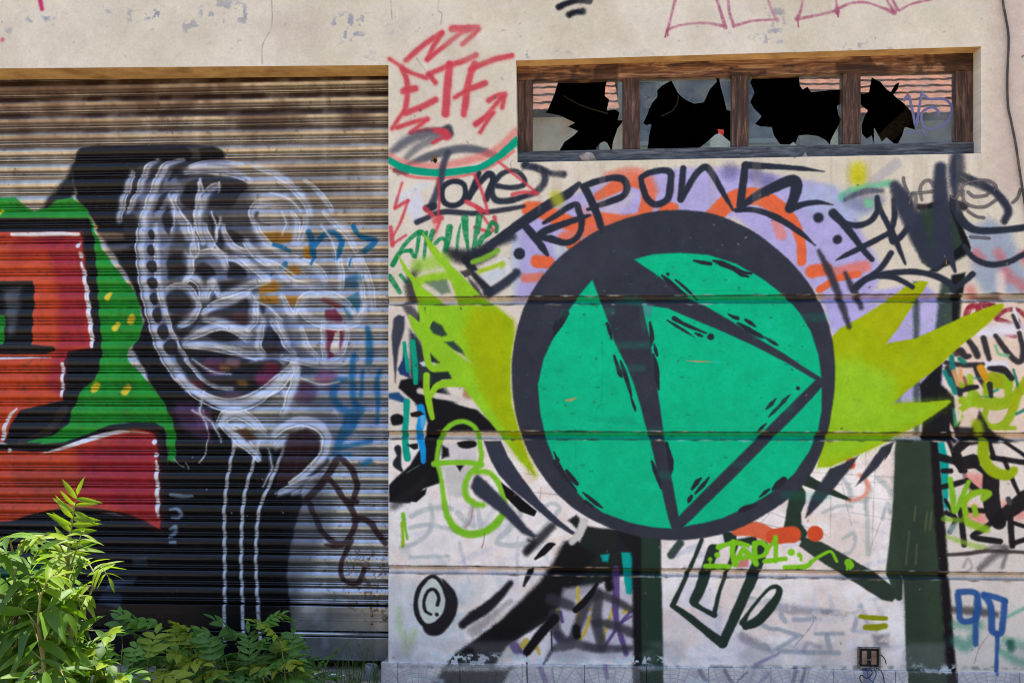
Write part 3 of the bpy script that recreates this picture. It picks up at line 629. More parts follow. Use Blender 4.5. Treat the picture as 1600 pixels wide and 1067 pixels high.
# ---- the ball
G = 'ball'
F_(G, BALL, [(1050,328),(1092,330),(1132,340),(1176,361),(1215,390),(1248,423),(1274,460),(1291,497),(1301,535),(1304,572),(1303,610),(1297,652),(1288,690),(1276,722),(1254,757),(1226,782),(1190,806),(1150,826),(1108,838),(1060,843),(1015,840),(968,829),(920,809),(880,780),(849,745),(825,705),(810,665),(802,627),(799,590),(801,548),(809,508),(822,471),(845,434),(870,405),(903,379),(940,356),(975,342),(1012,332)], 2.2, smooth=True, var=.09)
F_(G, (62, 65, 77), [(850,430),(900,385),(980,345),(1000,400),(900,450),(840,540)], 30, .5)
GR = (0, 186, 132)
F_(G, GR, [(990,405),(1020,397),(1062,394.5),(1106,398),(1150,412),(1192,436),(1226,462),(1250,490),(1266,517),(1278,552),(1283,590),(1262,577),(1226,553),(1182,527),(1140,500),(1102,478),(1075,465),(1050,447),(1020,425),(1000,412)], 2)
F_(G, GR, [(1004,476),(1042,481),(1082,498),(1132,519),(1180,541),(1230,567),(1274,593),(1250,616),(1200,666),(1150,716),(1100,765),(1060,806),(1050,752),(1040,700),(1033,650),(1027,610),(1021,570),(1015,530),(1008,500)], 2)
F_(G, GR, [(925,437),(905,460),(885,490),(863,530),(849,560),(840,600),(843,640),(851,680),(866,720),(886,752),(912,780),(942,800),(982,815),(1020,823),(1049,825),(1044,810),(1035,772),(1025,730),(1016,690),(1007,660),(1000,632),(990,600),(978,570),(960,535),(953,510),(945,490),(935,462)], 2)
F_(G, GR, [(1068,822),(1100,791),(1150,742),(1200,691),(1250,641),(1283,605),(1283,640),(1278,670),(1265,702),(1240,740),(1210,765),(1170,790),(1130,808),(1100,816)], 2)
F_(None, (88, 130, 140), [(1004,476),(1020,476),(1014,495),(1008,492)], 6, .8)
F_(None, (60, 84, 84), [(1000,480),(1010,510),(1006,520),(1000,505)], 4, .6)
INK = (40, 40, 51)
for wv, q in [([3,6,5],[(1084,407),(1098,410),(1110,412)]),([3,9,8,6,3],[(1114,407),(1128,412),(1145,419),(1160,425),(1173,427)]),([3,6,3],[(1147,423),(1158,429),(1169,432)]),([3,8,7,3],[(1034,430),(1045,440),(1058,451),(1074,462)]),([3,5,4,2],[(1055,437),(1066,446),(1080,459),(1090,468)]),
        ([2,5,6],[(1137,490),(1144,494),(1152,497)]),([3,8,7,3],[(1152,504),(1168,514),(1186,524),(1193,527)]),([2,5,5,2],[(1194,526),(1202,531),(1210,536),(1215,539)]),([4,6,2],[(1164,499),(1172,504),(1180,510)]),
        ([2,5,4,1],[(1042,500),(1055,508),(1070,517),(1084,526)]),([8,6,6,2],[(1053,497),(1065,504),(1080,511),(1103,520)]),([3,5,2],[(1086,520),(1092,523),(1097,525)]),([1,6,4,6,2],[(1234,616),(1225,625),(1219,632),(1209,642),(1200,651)]),([2,7,3],[(1212,622),(1205,630),(1197,638)]),([2,5,3],[(1197,661),(1190,667),(1184,674)]),
        ([10,12,4],[(1224,749),(1216,756),(1207,764)]),([3,5,2],[(1201,764),(1194,769),(1186,776)]),([6,9,6],[(1156,797),(1163,794),(1180,788)]),([3,8,4],[(1095,746),(1088,753),(1081,763)]),([2,7,3],[(1107,745),(1098,757),(1086,770)]),([4,7,3],[(1080,774),(1077,779),(1075,784)]),
        ([4,6,3],[(948,505),(952,516),(955,527)]),([3,6,7,3],[(959,555),(964,570),(968,583),(971,588)]),([3,7,6,3],[(969,563),(975,580),(981,600),(986,618)]),([2,4,5,3],[(985,618),(988,628),(991,636),(992,641)]),([3,6,8,4],[(1015,503),(1017,515),(1018,528),(1016,540)]),([3,6,4],[(1022,538),(1024,547),(1026,555)]),([3,7,8,6,3],[(1020,553),(1024,568),(1026,584),(1027,598),(1029,608)]),
        ([5,7,10,7,3],[(1041,692),(1044,706),(1047,720),(1048,732),(1047,741)]),([3,7,7,3],[(1018,720),(1023,734),(1028,747),(1032,762)]),([10,9,7,2],[(884,489),(877,502),(869,516),(861,529)]),([5,4],[(870,502),(864,514)]),([2,4,6],[(865,705),(868,712),(871,718)]),([6,8,6],[(885,735),(892,745),(901,755)]),([2,5,7,3],[(910,768),(918,775),(930,785),(940,792)]),([10,8,3],[(868,722),(880,740),(900,766)]),([4,6],[(914,782),(924,790)])]:
    S_(G, INK, wv, q, 1.1)
for x, y, r in [(1043,428,5),(1110,526,10),(1246,606,6)]: S_(G, INK, r, [(x, y)], 1.2)
for q, wv in [([(884,625),(892,624),(900,621)],[3,5,2]),([(1072,563),(1090,564),(1110,565)],[1,3,1])]: S_(None, (190, 150, 100), wv, q, 1.2, .95, 0)
S_(None, (60,190,190), 3, [(1110,565),(1126,565)], 2, .4); S_(None, (60,200,190), 10, [(1200,505)], 8, .25)
for q in [[(940,520),(941,580),(939,625),(932,640),(931,665)],[(899,690),(900,730),(908,760)]]: S_(None, (0, 140, 104), 1.1, q, .8, .5)
F_(None, (0, 154, 116), [(920,650),(990,652),(1000,665),(930,660)], 6, .5); F_(None, (0,154,116), [(865,577),(880,576),(880,582),(866,582)], 4, .5)
# ---- large slate lettering
G = 'slate_letters'
S_(G, SLATE, [13,15,16,15,14,8], [(764,384),(800,358),(832,336),(868,313),(888,302),(904,287)], 1.8)
S_(G, SLATE, [12,13,12,5], [(820,352),(835,370),(846,385),(855,398)], 1.8)
S_(G, SLATE, [5,9,9,9,10,10,9,9,10,12], [(849,348),(866,338),(885,325),(900,319),(904,330),(908,345),(906,362),(897,374),(882,379),(860,373)], 1.8)
S_(G, SLATE, [10,10,11,12,10,9,4], [(862,374),(846,370),(844,365),(860,357),(885,348),(905,341),(921,336)], 1.8)
S_(G, SLATE, [9,10,10,11,11,10,10,8], [(910,291),(930,284),(955,278),(973,280),(979,292),(974,305),(955,314),(925,324)], 1.8)
S_(G, SLATE, [12,12,12,11], [(913,293),(923,313),(933,336),(938,353)], 1.8)
S_(G, SLATE, 5, [(918,327),(930,324)], 1.5); S_(G, SLATE, 2, [(939,355),(939,363)], .8)
S_(G, SLATE, [8,9,10,11,11,11,10,10,10], [(1002,276),(1014,270),(1034,266),(1047,270),(1047,290),(1042,311),(1024,319),(1010,309),(1003,290)], 1.8)
S_(G, SLATE, 8, [(1003,290),(1001,278)], 1.8)
S_(G, SLATE, [10,10,10], [(1067,263),(1065,288),(1063,311)], 1.8)
S_(G, SLATE, [10,10,10,11,10,9,4], [(1063,311),(1074,293),(1087,272),(1102,261),(1114,274),(1127,297),(1145,328)], 1.8)
S_(G, SLATE, [1,7,9,11], [(1288,268),(1250,263),(1205,260),(1164,258)], 1.5)
S_(G, SLATE, [11,12,12], [(1164,258),(1160,290),(1156,322)], 1.5)
S_(G, SLATE, [9,13,16,18,19,16,14], [(1158,322),(1182,306),(1210,292),(1236,282),(1244,290),(1240,308),(1233,326)], 1.8)
S_(G, SLATE, [12,9,8,1], [(1234,326),(1255,319),(1278,316),(1301,320)], 1.5)
S_(G, SLATE, [8,9,10,9,2], [(1150,328),(1180,328),(1215,341),(1248,362),(1273,383)], 1.5)
S_(G, SLATE, 18, [(811,396)], 2); S_(G, SLATE, 15, [(1278,340)], 3); S_(G, SLATE, 14, [(1308,374)], 2.4)
S_(None, (184, 192, 24), 18, [(868,306),(872,314)], 10, .75)
# ---- tall dark tag right of the lettering
S_(None, (104, 190, 148), [12,12,10], [(1314,308),(1340,294),(1388,286)], 5, .9)
S_(None, (196, 190, 18), 26, [(1340,266),(1340,276)], 16, .9); S_(None, (176,180,10), 12, [(1341,278)], 10, .7)
S_(None, (170, 164, 172), [16,14], [(1400,255),(1365,282)], 4, .6)
G = 'tall_tag'
S_(G, (96, 110, 150), [20,30,20], [(1325,312),(1345,318),(1372,312)], 12, .6)
S_(G, (66, 70, 90), [6,9,10,7], [(1320,312),(1335,304),(1355,298),(1378,298)], 4, .85)
S_(G, (104, 196, 150), 15, [(1357,317)], 4, .9)
F_(G, (44, 62, 50), [(1436,326),(1486,322),(1516,386),(1508,400),(1462,424),(1440,410),(1425,370)], 4)
F_(G, (18, 18, 22), [(1482,324),(1492,330),(1514,378),(1516,390),(1505,398),(1462,424),(1450,424),(1480,402),(1503,380),(1494,352)], 2.4)
S_(G, (20,20,24), 9, [(1435,323),(1452,322),(1470,316)], 3); S_(G, (20,20,24), 14, [(1488,318),(1505,322)], 4)
for q in [[(1440,395),(1446,412)],[(1450,400),(1452,396)],[(1482,348),(1484,343)],[(1486,366),(1483,362)],[(1478,405),(1478,412)]]: S_(None, (196, 160, 60), 2, q, .8, .9)
S_(G, SLATE, [14,13,10,9,8], [(1301,333),(1318,350),(1335,372),(1350,392),(1362,405)], 1.8)
S_(G, SLATE, [9,9,9,9,8], [(1318,348),(1338,352),(1358,346),(1370,330),(1370,308)], 1.8)
S_(G, SLATE, [2,8,9,8], [(1306,406),(1322,398),(1352,383),(1390,363)], 1.6)
S_(G, SLATE, [8,8,9,8,4], [(1370,312),(1376,330),(1393,362),(1405,390),(1414,412)], 1.8)
S_(G, SLATE, [9,9,8], [(1391,360),(1397,340),(1396,312)], 1.8)
S_(G, SLATE, [9,9,8,7], [(1418,355),(1408,368),(1395,378),(1390,368)], 2)
S_(G, (48,52,68), [16,28,30,26,20,10], [(1398,290),(1408,310),(1425,345),(1437,375),(1448,400),(1455,414)], 6, .97)
S_(G, (48,52,68), [18,22,26,30,24,10], [(1469,262),(1468,290),(1470,320),(1472,370),(1468,400),(1462,418)], 6, .97)
S_(G, (48,52,68), [22,12,4], [(1475,370),(1484,400),(1492,424)], 2)
S_(G, (48,52,68), [22,24,18,10], [(1495,248),(1494,265),(1492,285),(1492,305)], 8, .97)
S_(G, SLATE, [16,14,12,12,12,11], [(1498,275),(1525,285),(1550,297),(1568,315),(1575,330),(1569,345)], 4, .97)
S_(G, SLATE, [12,13,13,11,10,10], [(1489,312),(1497,335),(1510,352),(1530,360),(1565,359),(1603,355)], 2)
S_(G, SLATE, [7,8,9,9,8], [(1506,384),(1520,402),(1545,413),(1575,409),(1603,395)], 1.8)
S_(G, SLATE, [11,10,9,9,9,11,9], [(1333,452),(1352,436),(1380,428),(1420,424),(1452,428),(1475,437),(1490,450)], 2)
S_(G, SLATE, [7,8,8,7], [(1375,432),(1395,433),(1412,440),(1425,448)], 1.8)
S_(G, SLATE, 9, [(1488,452),(1505,440),(1519,428)], 1.8)
S_(G, SLATE, [9,9,9], [(1392,395),(1374,420),(1352,436)], 2)
G = 'drips'
S_(G, (52,52,64), [6,12,12,11,7], [(1279,392),(1293,420),(1306,450),(1318,485),(1326,510)], 5, .95)
S_(G, (52,52,64), [6,10,10,8], [(1320,426),(1330,448),(1340,465),(1345,480)], 5, .95)
G = 'marker_loops'
for q in [[(1418,300),(1412,285),(1411,278)],[(1440,312),(1437,295),(1443,284),(1452,282),(1458,290)],[(1424,302),(1440,301),(1456,299)],[(1420,318),(1424,305),(1430,306),(1431,318)],[(1502,305),(1504,290),(1520,283),(1542,282),(1555,290),(1553,298)],[(1504,298),(1506,315),(1522,323),(1540,322),(1556,312)],
          [(1512,300),(1522,307),(1540,305),(1545,300)],[(1582,316),(1590,308),(1594,296),(1600,300)],[(1498,300),(1492,310),(1485,307)],[(1512,330),(1525,338),(1536,340)],[(1516,370),(1545,372)]]:
    S_(G, (52, 50, 58), 5, q, 1, .8); S_(None, (190, 178, 172), 1.3, q, .8, .55)
# ---- tops
G = 'black_arcs'
S_(G, (28, 30, 38), [10,9,9,8], [(873,11),(886,5),(903,1),(922,-2)], 3); S_(G, (28,30,38), [10,9,11], [(889,23),(898,19),(910,18)], 4); S_(G, (28,30,38), 9, [(908,0),(920,2)], 3)
G = 'pink_marker'
for wv, q in [([4,4,5],[(1055,-2),(1049,22),(1043,46)]),([5,4,4,5],[(1043,46),(1065,39),(1100,36),(1132,41)]),([4,4,6],[(1119,-2),(1126,20),(1133,43)]),([4,4,5],[(1137,-2),(1139,18),(1146,41)]),([5,4,4],[(1146,41),(1175,33),(1215,30)]),([3,4,6],[(1199,-2),(1206,18),(1214,32)]),([3,4,7],[(1254,-2),(1250,18),(1244,30)]),([5,4,4],[(1246,30),(1275,24),(1305,17)]),([3,4,8],[(1305,-2),(1307,8),(1308,19)]),
        ([5,4,4,4,6],[(1308,14),(1330,5),(1352,4),(1378,12),(1396,20)]),([3,4,7],[(1384,-2),(1391,10),(1397,20)]),([4,5],[(1393,-2),(1402,16)]),([4,3,4],[(1405,16),(1425,6),(1455,-1)])]:
    S_(G, (168, 88, 116), wv, q, 1.2, .8, dry=.35)
for q in [[(1041,47),(1039,58)],[(1246,32),(1247,42)],[(1308,18),(1309,26)],[(1043,48),(1043,56)]]: S_(G, (150,50,90), 2, q, .8, .9)
S_(None, (186, 50, 100), 7, [(62,-2),(65,14)], 3); S_(None, (196, 70, 110), 7, [(3,62)], 4)
# ---- small lime letters and the rest
G = 'lime_letters'; TP = (128, 202, 28)
for wv, q in [([9,7,8,7],[(1122,854),(1133,850),(1150,847),(1168,851)]),([9,8,10],[(1145,846),(1144,862),(1148,880)]),([7,7],[(1148,880),(1160,858)]),([8,8,9],[(1162,858),(1172,868),(1181,880)]),([7],[(1154,872),(1174,868)]),([8,8],[(1178,851),(1180,878)]),([8,8,8,7,6],[(1178,848),(1190,847),(1198,856),(1193,866),(1181,870)]),([7,6,6],[(1211,838),(1212,858),(1211,876)]),([5],[(1200,856),(1210,843)]),([7],[(1194,876),(1227,872)]),
        ([11],[(1236,862)]),([7],[(1248,866)]),([4],[(1251,868),(1251,874)]),([9],[(1120,866)]),([7],[(1109,873)]),([9],[(1102,884),(1138,885)]),([8,8,5,5,5,5],[(1226,886),(1258,884),(1268,876),(1284,866),(1298,861),(1307,876)]),([12],[(1325,878),(1328,882)]),([4],[(1324,880),(1323,890)]),([3],[(1328,882),(1328,889)]),([3],[(1109,876),(1108,886)])]:
    S_(G, TP, wv if len(wv) > 1 else wv[0], q, 1.4)
for x in (1104,1112,1126,1132,1242,1258): S_(G, TP, 2, [(x,885),(x,891)], .8)
G = 'mustard_dashes'
S_(G, (150, 152, 16), [6,7,7], [(1344,962),(1362,964),(1383,965)], 1.6); S_(G, (150,152,16), [8,10,9], [(1352,979),(1368,979),(1382,977)], 1.6)
# cracks, chips, flaked edge above the tiles
for q in [[(685,0),(684,16),(690,22),(688,38)],[(650,90),(655,98),(664,110)],[(1500,275),(1540,300)],[(800,250),(797,257),(802,266),(812,268),(830,256)],[(1270,960),(1268,975),(1240,1010)],[(1545,990),(1530,1010),(1522,1035)],[(610,0),(612,30)],[(424,0),(424,40),(410,70),(409,100)]]:
    S_(None, (128, 118, 112), .9, q, .7, .75, 0)
fl2 = sst(.50, .58, fbm(TH, TW, 6, 77, 3))
for (x0, x1, y0, y1) in [(672,860,1020,1037),(845,1060,1024,1039),(1412,1440,1036,1041),(1430,1480,1042,1048),(1465,1492,1038,1049)]:
    F_(None, (206, 218, 224), [(x0,y0),(x1,y0),(x1,y1),(x0,y1)], 6, .95, .1, mask=fl2)
S_(None, (150, 170, 190), 5, [(604,1040),(800,1040),(1100,1043)], 4, .5); F_(None, (96, 104, 112), [(604,1036),(1640,1040),(1640,1046),(604,1042)], 3, .6, mask=sst(.4,.7,n3))
W.im[..., :3] *= (1 + .05 * (n3 - .5))[..., None]

# dirt in the course joints, plus groove shading painted in: warm bounce, bluish below
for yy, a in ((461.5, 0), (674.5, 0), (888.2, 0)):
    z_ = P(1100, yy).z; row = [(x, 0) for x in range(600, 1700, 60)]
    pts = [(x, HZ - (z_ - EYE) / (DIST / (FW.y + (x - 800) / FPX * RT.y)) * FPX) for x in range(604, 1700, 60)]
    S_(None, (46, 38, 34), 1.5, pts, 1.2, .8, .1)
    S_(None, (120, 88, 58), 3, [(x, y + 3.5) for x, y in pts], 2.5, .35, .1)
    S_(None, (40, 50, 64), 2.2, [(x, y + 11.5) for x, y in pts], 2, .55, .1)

# paint that ran down onto the tiles
F_(None, BLK, [(690,1042),(800,1042),(770,1100),(650,1100)], 10, .9)
for q, c, wv in [([(845,1045),(852,1062)],PU,10),([(862,1045),(868,1075)],PU,4),([(945,1042),(948,1056)],PU,9),([(1092,1046),(1102,1062)],(54,44,84),8),([(1132,1046),(1140,1060),(1150,1075)],(54,44,84),7),([(1166,1048),(1152,1062),(1146,1080)],(54,44,84),5),([(1242,1046),(1236,1070)],(44,38,78),7),([(1256,1046),(1248,1072)],(44,38,78),6),([(1200,1050),(1180,1070)],(120,110,160),6),([(992,1044),(996,1090)],BLK,12),([(1352,1046),(1354,1075)],(40,52,110),12),([(1076,1062),(1120,1070)],(190,200,210),12),([(1300,1050),(1330,1060)],(150,160,180),10),([(640,1050),(690,1062)],(150,165,180),8)]:
    S_(None, c, wv, q, 3, .8, .8)
# slight wear in the big fills: roller streaks, pin specks, rubs
g_ = np.random.default_rng(5)
for _ in range(150):
    a = g_.uniform(0, 6.28); r = 235 * math.sqrt(g_.uniform(0, 1)); x, y = 1052 + r * math.cos(a), 590 + r * math.sin(a)
    S_(None, (0, 140, 106) if g_.random() < .6 else (40, 48, 52), float(g_.uniform(.8, 2.2)), [(x, y), (x + g_.uniform(-5, 5), y + g_.uniform(-1, 1))], .8, .4)
for _ in range(26):
    x, y = g_.uniform(860, 1260), g_.uniform(430, 790); L = g_.uniform(20, 80)
    S_(None, (0, 168, 122) if g_.random() < .5 else (20, 196, 146), float(g_.uniform(5, 14)), [(x, y), (x + L, y + g_.uniform(-4, 4))], 6, .16)
for _ in range(120):
    x, y = g_.uniform(610, 1600), g_.uniform(10, 1030); c = [(110, 100, 94), (60, 56, 56), (150, 140, 132)][int(g_.integers(3))]
    S_(None, c, float(g_.uniform(.8, 2.4)), [(x, y), (x + g_.uniform(-2, 2), y + g_.uniform(-3, 3))], .7, .65)
for _ in range(40):
    x, y = g_.uniform(1320, 1500), g_.uniform(470, 690); S_(None, (128, 142, 20), float(g_.uniform(.8, 1.8)), [(x, y), (x + g_.uniform(-6, 6), y - g_.uniform(0, 5))], .8, .4)
# grime creeping up from the foot, rain streaks under the window and from the joints
fo = fbm(TH, TW, 50, 131, 4)
F_(None, (150, 146, 148), [(604,1000),(1640,1004),(1640,1046),(604,1042)], 12, .35, .2, mask=sst(.4, .65, fo))
vr = np.repeat(fbm(4, TW, 14, 133)[1:2], TH, 0)
F_(None, (170, 152, 134), [(806,256),(1536,242),(1536,330),(806,330)], 14, .22, .1, mask=sst(.55, .72, vr))
F_(None, (198, 186, 168), [(-320,30),(640,30),(640,104),(-320,110)], 14, .3, 0, mask=sst(.5, .7, fo))
F_(None, (198, 184, 162), [(620,-60),(1640,-60),(1640,80),(620,100)], 16, .3, 0, mask=sst(.52, .7, fo[::-1]))

# chipped arrises of the joints, pits and grain of the render
g2 = np.random.default_rng(9)
for yy in (460.5, 474.5, 673.5, 687.5, 888, 901.5):
    z_ = P(1100, yy).z
    for _ in range(46):
        x = g2.uniform(606, 1630); y = HZ - (z_ - EYE) / (DIST / (FW.y + (x - 800) / FPX * RT.y)) * FPX; L = g2.uniform(3, 26)
        c = [(214, 196, 170), (150, 116, 80), (70, 56, 46), (40, 36, 36), (196, 204, 208)][int(g2.integers(5))]
        S_(None, c, [.8, float(g2.uniform(1.4, 3.6)), .8], [(x, y), (x + L / 2, y + g2.uniform(-.8, .8)), (x + L, y)], .9, .55, .1)
for _ in range(160):
    x, y = g2.uniform(-280, 1640), g2.uniform(-40, 100) if g2.random() < .6 else g2.uniform(100, 460)
    S_(None, [(176, 164, 146), (140, 132, 122), (196, 184, 164)][int(g2.integers(3))], float(g2.uniform(.8, 2.6)), [(x, y), (x + g2.uniform(-3, 3), y + g2.uniform(-2, 2))], .8, .55, 0)
W.im[..., :3] *= (1 + .05 * (GRAIN - .5) + .05 * (smooth_noise(TH, TW, 2.2, 71) - .5))[..., None]
# ------------------------------------------------------------------ the paint on the roller shutter (depth of its slats)
SHD = 0.20
T = Canvas((186, 188, 192), SHD - .01, 0.12)
S_, F_ = T.S, T.F
_u = sst(ZT / S - 3.0 / S, ZT / S - 1.5 / S, np.arange(TH))[:, None, None]     # dusty tan above; the sky's bluish reflection painted into the zinc below
T.im[..., :3] += (np.array((184, 171, 152)) / 255 - T.im[..., :3]) * (1 - _u) * .8 + (np.array((172, 178, 188)) / 255 - T.im[..., :3]) * _u * .7
m1 = fbm(TH, TW, 60, 5); m2 = smooth_noise(TH, TW, 7, 8)
vs = np.repeat(fbm(8, TW, 16, 9)[2:3], TH, 0)
T.im[..., :3] *= (1 + .22 * (m1 - .5) + .14 * (vs - .5))[..., None]
T.im[..., 3] += .3 * sst(.5, .7, m1)
BK = (10, 11, 17); WH = (212, 218, 230); SG = (20, 142, 36); RO = (200, 68, 30); MG = (150, 26, 52); OC = (176, 124, 40); PUR = (98, 46, 84); BLU = (18, 104, 158); BRN = (54, 36, 40)
# brown overspray with the lintel's shade painted in
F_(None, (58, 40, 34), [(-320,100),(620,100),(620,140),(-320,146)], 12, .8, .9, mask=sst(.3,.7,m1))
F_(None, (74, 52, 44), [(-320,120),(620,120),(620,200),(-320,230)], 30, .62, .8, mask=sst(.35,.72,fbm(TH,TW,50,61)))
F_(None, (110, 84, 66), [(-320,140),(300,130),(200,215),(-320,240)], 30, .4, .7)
F_(None, (60, 46, 40), [(420,255),(560,250),(600,330),(480,340)], 26, .25, .6)
# black ground
HORN = [(62,330),(80,302),(100,280),(111,258),(116,290),(112,315),(96,322)]
F_(None, BK, HORN, 8, .9)
F_(None, (52,48,52), [(112,268),(116,245),(124,234),(150,227),(300,224),(338,230),(352,240),(330,262),(300,270),(180,345),(145,330)], 5, .95)
F_(None, BK, [(110,266),(118,240),(126,231),(150,228),(290,228),(300,240),(290,256),(240,250),(215,262),(195,300),(182,335),(150,350),(120,310)], 4)
F_(None, BK, [(310,232),(330,228),(346,236),(350,246),(330,250),(312,248)], 4)
F_(None, BK, [(140,310),(190,330),(215,352),(222,420),(232,480),(250,530),(290,600),(330,630),(345,640),(365,700),(440,700),(500,690),(515,720),(470,760),(472,786),(462,815),(452,860),(448,900),(454,960),(458,1060),(-320,1060),(-320,800),(10,815),(60,800),(140,795),(200,808),(250,830),(262,700),(250,640),(225,575),(205,545),(225,500),(205,440),(180,400),(150,360)], 4)
F_(None, (150,135,118), [(150,362),(212,364),(214,374),(160,376)], 4, .7, .3); F_(None, (120,120,128), [(165,382),(210,378),(200,390),(170,396)], 8, .6, .5)
F_(None, (60,74,92), [(205,872),(230,868),(228,884),(206,884)], 5, .6); F_(None, (90,120,160), [(168,905),(212,900),(206,914),(165,920)], 6, .5); F_(None, (80,110,150), [(160,926),(190,926),(188,950),(150,940)], 6, .5); F_(None, (70,96,130), [(176,955),(188,955),(188,985),(178,985)], 6, .4)
# green leaf-shaped field
F_(None, SG, [(-320,312),(0,309),(24,308),(38,322),(50,329),(70,325),(90,312),(112,309),(126,318),(138,330),(142,345),(148,362),(160,390),(180,418),(204,448),(214,464),(220,490),(222,512),(214,532),(198,548),(196,556),(206,570),(228,592),(246,614),(258,634),(268,655),(274,678),(273,722),(262,718),(258,676),(240,662),(190,660),(150,676),(100,692),(46,694),(20,600),(-320,600)], 1.8)
for x, y, r in [(170,462,10),(204,498,13),(181,509,11),(148,604,14),(197,608,14),(0,332,6)]: S_(None, (222, 196, 36), [r, r*.8], [(x-2, y+3), (x+2, y-3)], 2.4)
S_(None, (222,150,60), 4, [(148,353),(150,356)], 2)
# red block letter with black outline
F_(None, BK, [(-320,340),(138,341),(146,372),(150,420),(153,470),(156,520),(158,548),(154,572),(148,592),(128,606),(112,640),(106,662),(60,694),(20,697),(4,690),(-320,690)], 2)
F_(None, RO, [(-320,362),(126,362),(131,400),(136,460),(140,520),(141,543),(104,548),(100,562),(98,600),(97,625),(60,634),(32,640),(16,660),(6,690),(-320,690)], 2)
F_(None, MG, [(60,366),(127,362),(131,400),(137,470),(141,543),(104,548),(98,620),(70,600),(88,540),(92,470),(80,410)], 16, .72)
F_(None, MG, [(-320,366),(110,366),(60,400),(-320,410)], 14, .5); F_(None, (200,80,40), [(-320,372),(20,372),(10,420),(-320,420)], 12, .7)
F_(None, (216,84,48), [(0,440),(60,400),(80,440),(60,470),(60,540),(0,545)], 14, .55)
F_(None, BK, [(-320,441),(52,439),(53,470),(50,500),(48,538),(84,541),(86,546),(70,552),(-320,554)], 1.8)
F_(None, (128,138,150), [(5,452),(32,446),(30,480),(22,520),(12,525)], 10, .55)
F_(None, SG, [(-320,490),(8,492),(4,538),(-320,540)], 1.6)
for wv, q in [([6,7,7,6],[(18,366),(50,366),(90,365),(122,366)]),(7,[(123,380),(122,384)]),(7,[(125,396),(126,400)]),([4,7,8,8,8,6],[(127,410),(131,430),(135,455),(138,485),(141,515),(143,541)]),([5,4,1],[(-6,559),(40,558),(78,558)]),([6,6,5],[(97,568),(97,592),(96,618)]),([8,7,6,3],[(3,684),(6,668),(12,652),(26,638)])]: S_(None, (228, 226, 234), wv, q, 1.4)
# lower red field
F_(None, BK, [(-320,690),(60,694),(100,690),(140,676),(170,664),(200,660),(240,660),(256,668),(260,700),(264,836),(250,836),(180,800),(80,800),(20,820),(-320,830)], 2)
F_(None, RO, [(-320,700),(20,703),(50,706),(95,702),(140,688),(180,674),(210,670),(236,674),(244,690),(248,740),(250,826),(232,816),(195,800),(150,793),(100,792),(50,802),(14,814),(-320,822)], 2)
F_(None, MG, [(120,700),(200,676),(240,676),(246,700),(250,826),(230,815),(180,795),(120,780)], 24, .8)
F_(None, (186,60,44), [(-320,710),(60,712),(120,720),(100,790),(40,800),(-320,815)], 20, .5); F_(None, (110,40,34), [(20,740),(120,735),(140,760),(60,780)], 26, .4)
for wv, q in [(7,[(13,703)]),([1,7,9,7,3,1],[(60,709),(105,697),(140,685),(180,675),(205,674),(230,676)]),(9,[(241,690)]),(8,[(243,710)]),([4,7,6,8,6,8,5],[(244,720),(244,740),(245,752),(245,768),(245,780),(246,790),(246,806)])]: S_(None, (226, 226, 234), wv if not isinstance(wv, list) or len(wv) > 1 else wv[0], q, 1.4)
S_(None, (40,34,30), [16,12,10], [(100,640),(70,675),(30,690)], 3)
S_(None, SG, [2,10,6,2], [(44,690),(70,686),(90,682),(100,678)], 2)
for q in [[(166,710),(168,700),(164,690)],[(200,644),(196,640)]]: S_(None, (130,90,60), 2, q, 1, .6)
S_(None, (0,120,70), 26, [(-320,885),(60,884),(104,872)], 8, .55); S_(None, (0,110,66), 20, [(-320,905),(90,902)], 8, .4)
# silver-white skull: veil, then hollows, then the bright contours
SK = [(184,345),(200,280),(216,262),(244,247),(300,250),(360,252),(420,268),(470,296),(515,345),(548,400),(566,440),(574,480),(570,530),(548,560),(500,580),(462,592),(440,612),(410,632),(372,642),(336,634),(296,612),(262,578),(244,540),(232,495),(222,440),(216,390),(212,360)]
F_(None, (46, 50, 64), [(184,345),(200,280),(216,262),(244,247),(300,250),(350,252),(385,275),(400,330),(410,400),(420,460),(450,500),(470,545),(500,585),(462,592),(440,612),(410,632),(372,642),(336,634),(296,612),(262,578),(244,540),(232,495),(222,440),(216,390),(212,360)], 14, .72, .8)
F_(None, (150, 160, 184), [(400,262),(470,296),(515,345),(548,400),(566,440),(574,480),(570,530),(548,560),(500,580),(440,540),(410,460),(395,380),(385,300)], 14, .35, .35)
F_(None, (150, 162, 190), [(216,300),(262,260),(290,300),(262,400),(262,480),(300,560),(372,620),(372,642),(296,612),(244,540),(222,440)], 8, .6, .7)
F_(None, (140, 150, 176), [(320,400),(400,390),(460,440),(480,500),(460,560),(420,600),(360,530),(320,480)], 14, .5, .6)
for x, y, r in [(300,590,26),(330,600,30),(280,540,20),(480,610,30),(520,600,26)]: S_(None, (70, 50, 92), r, [(x, y)], 14, .5)
D = (30, 30, 38)
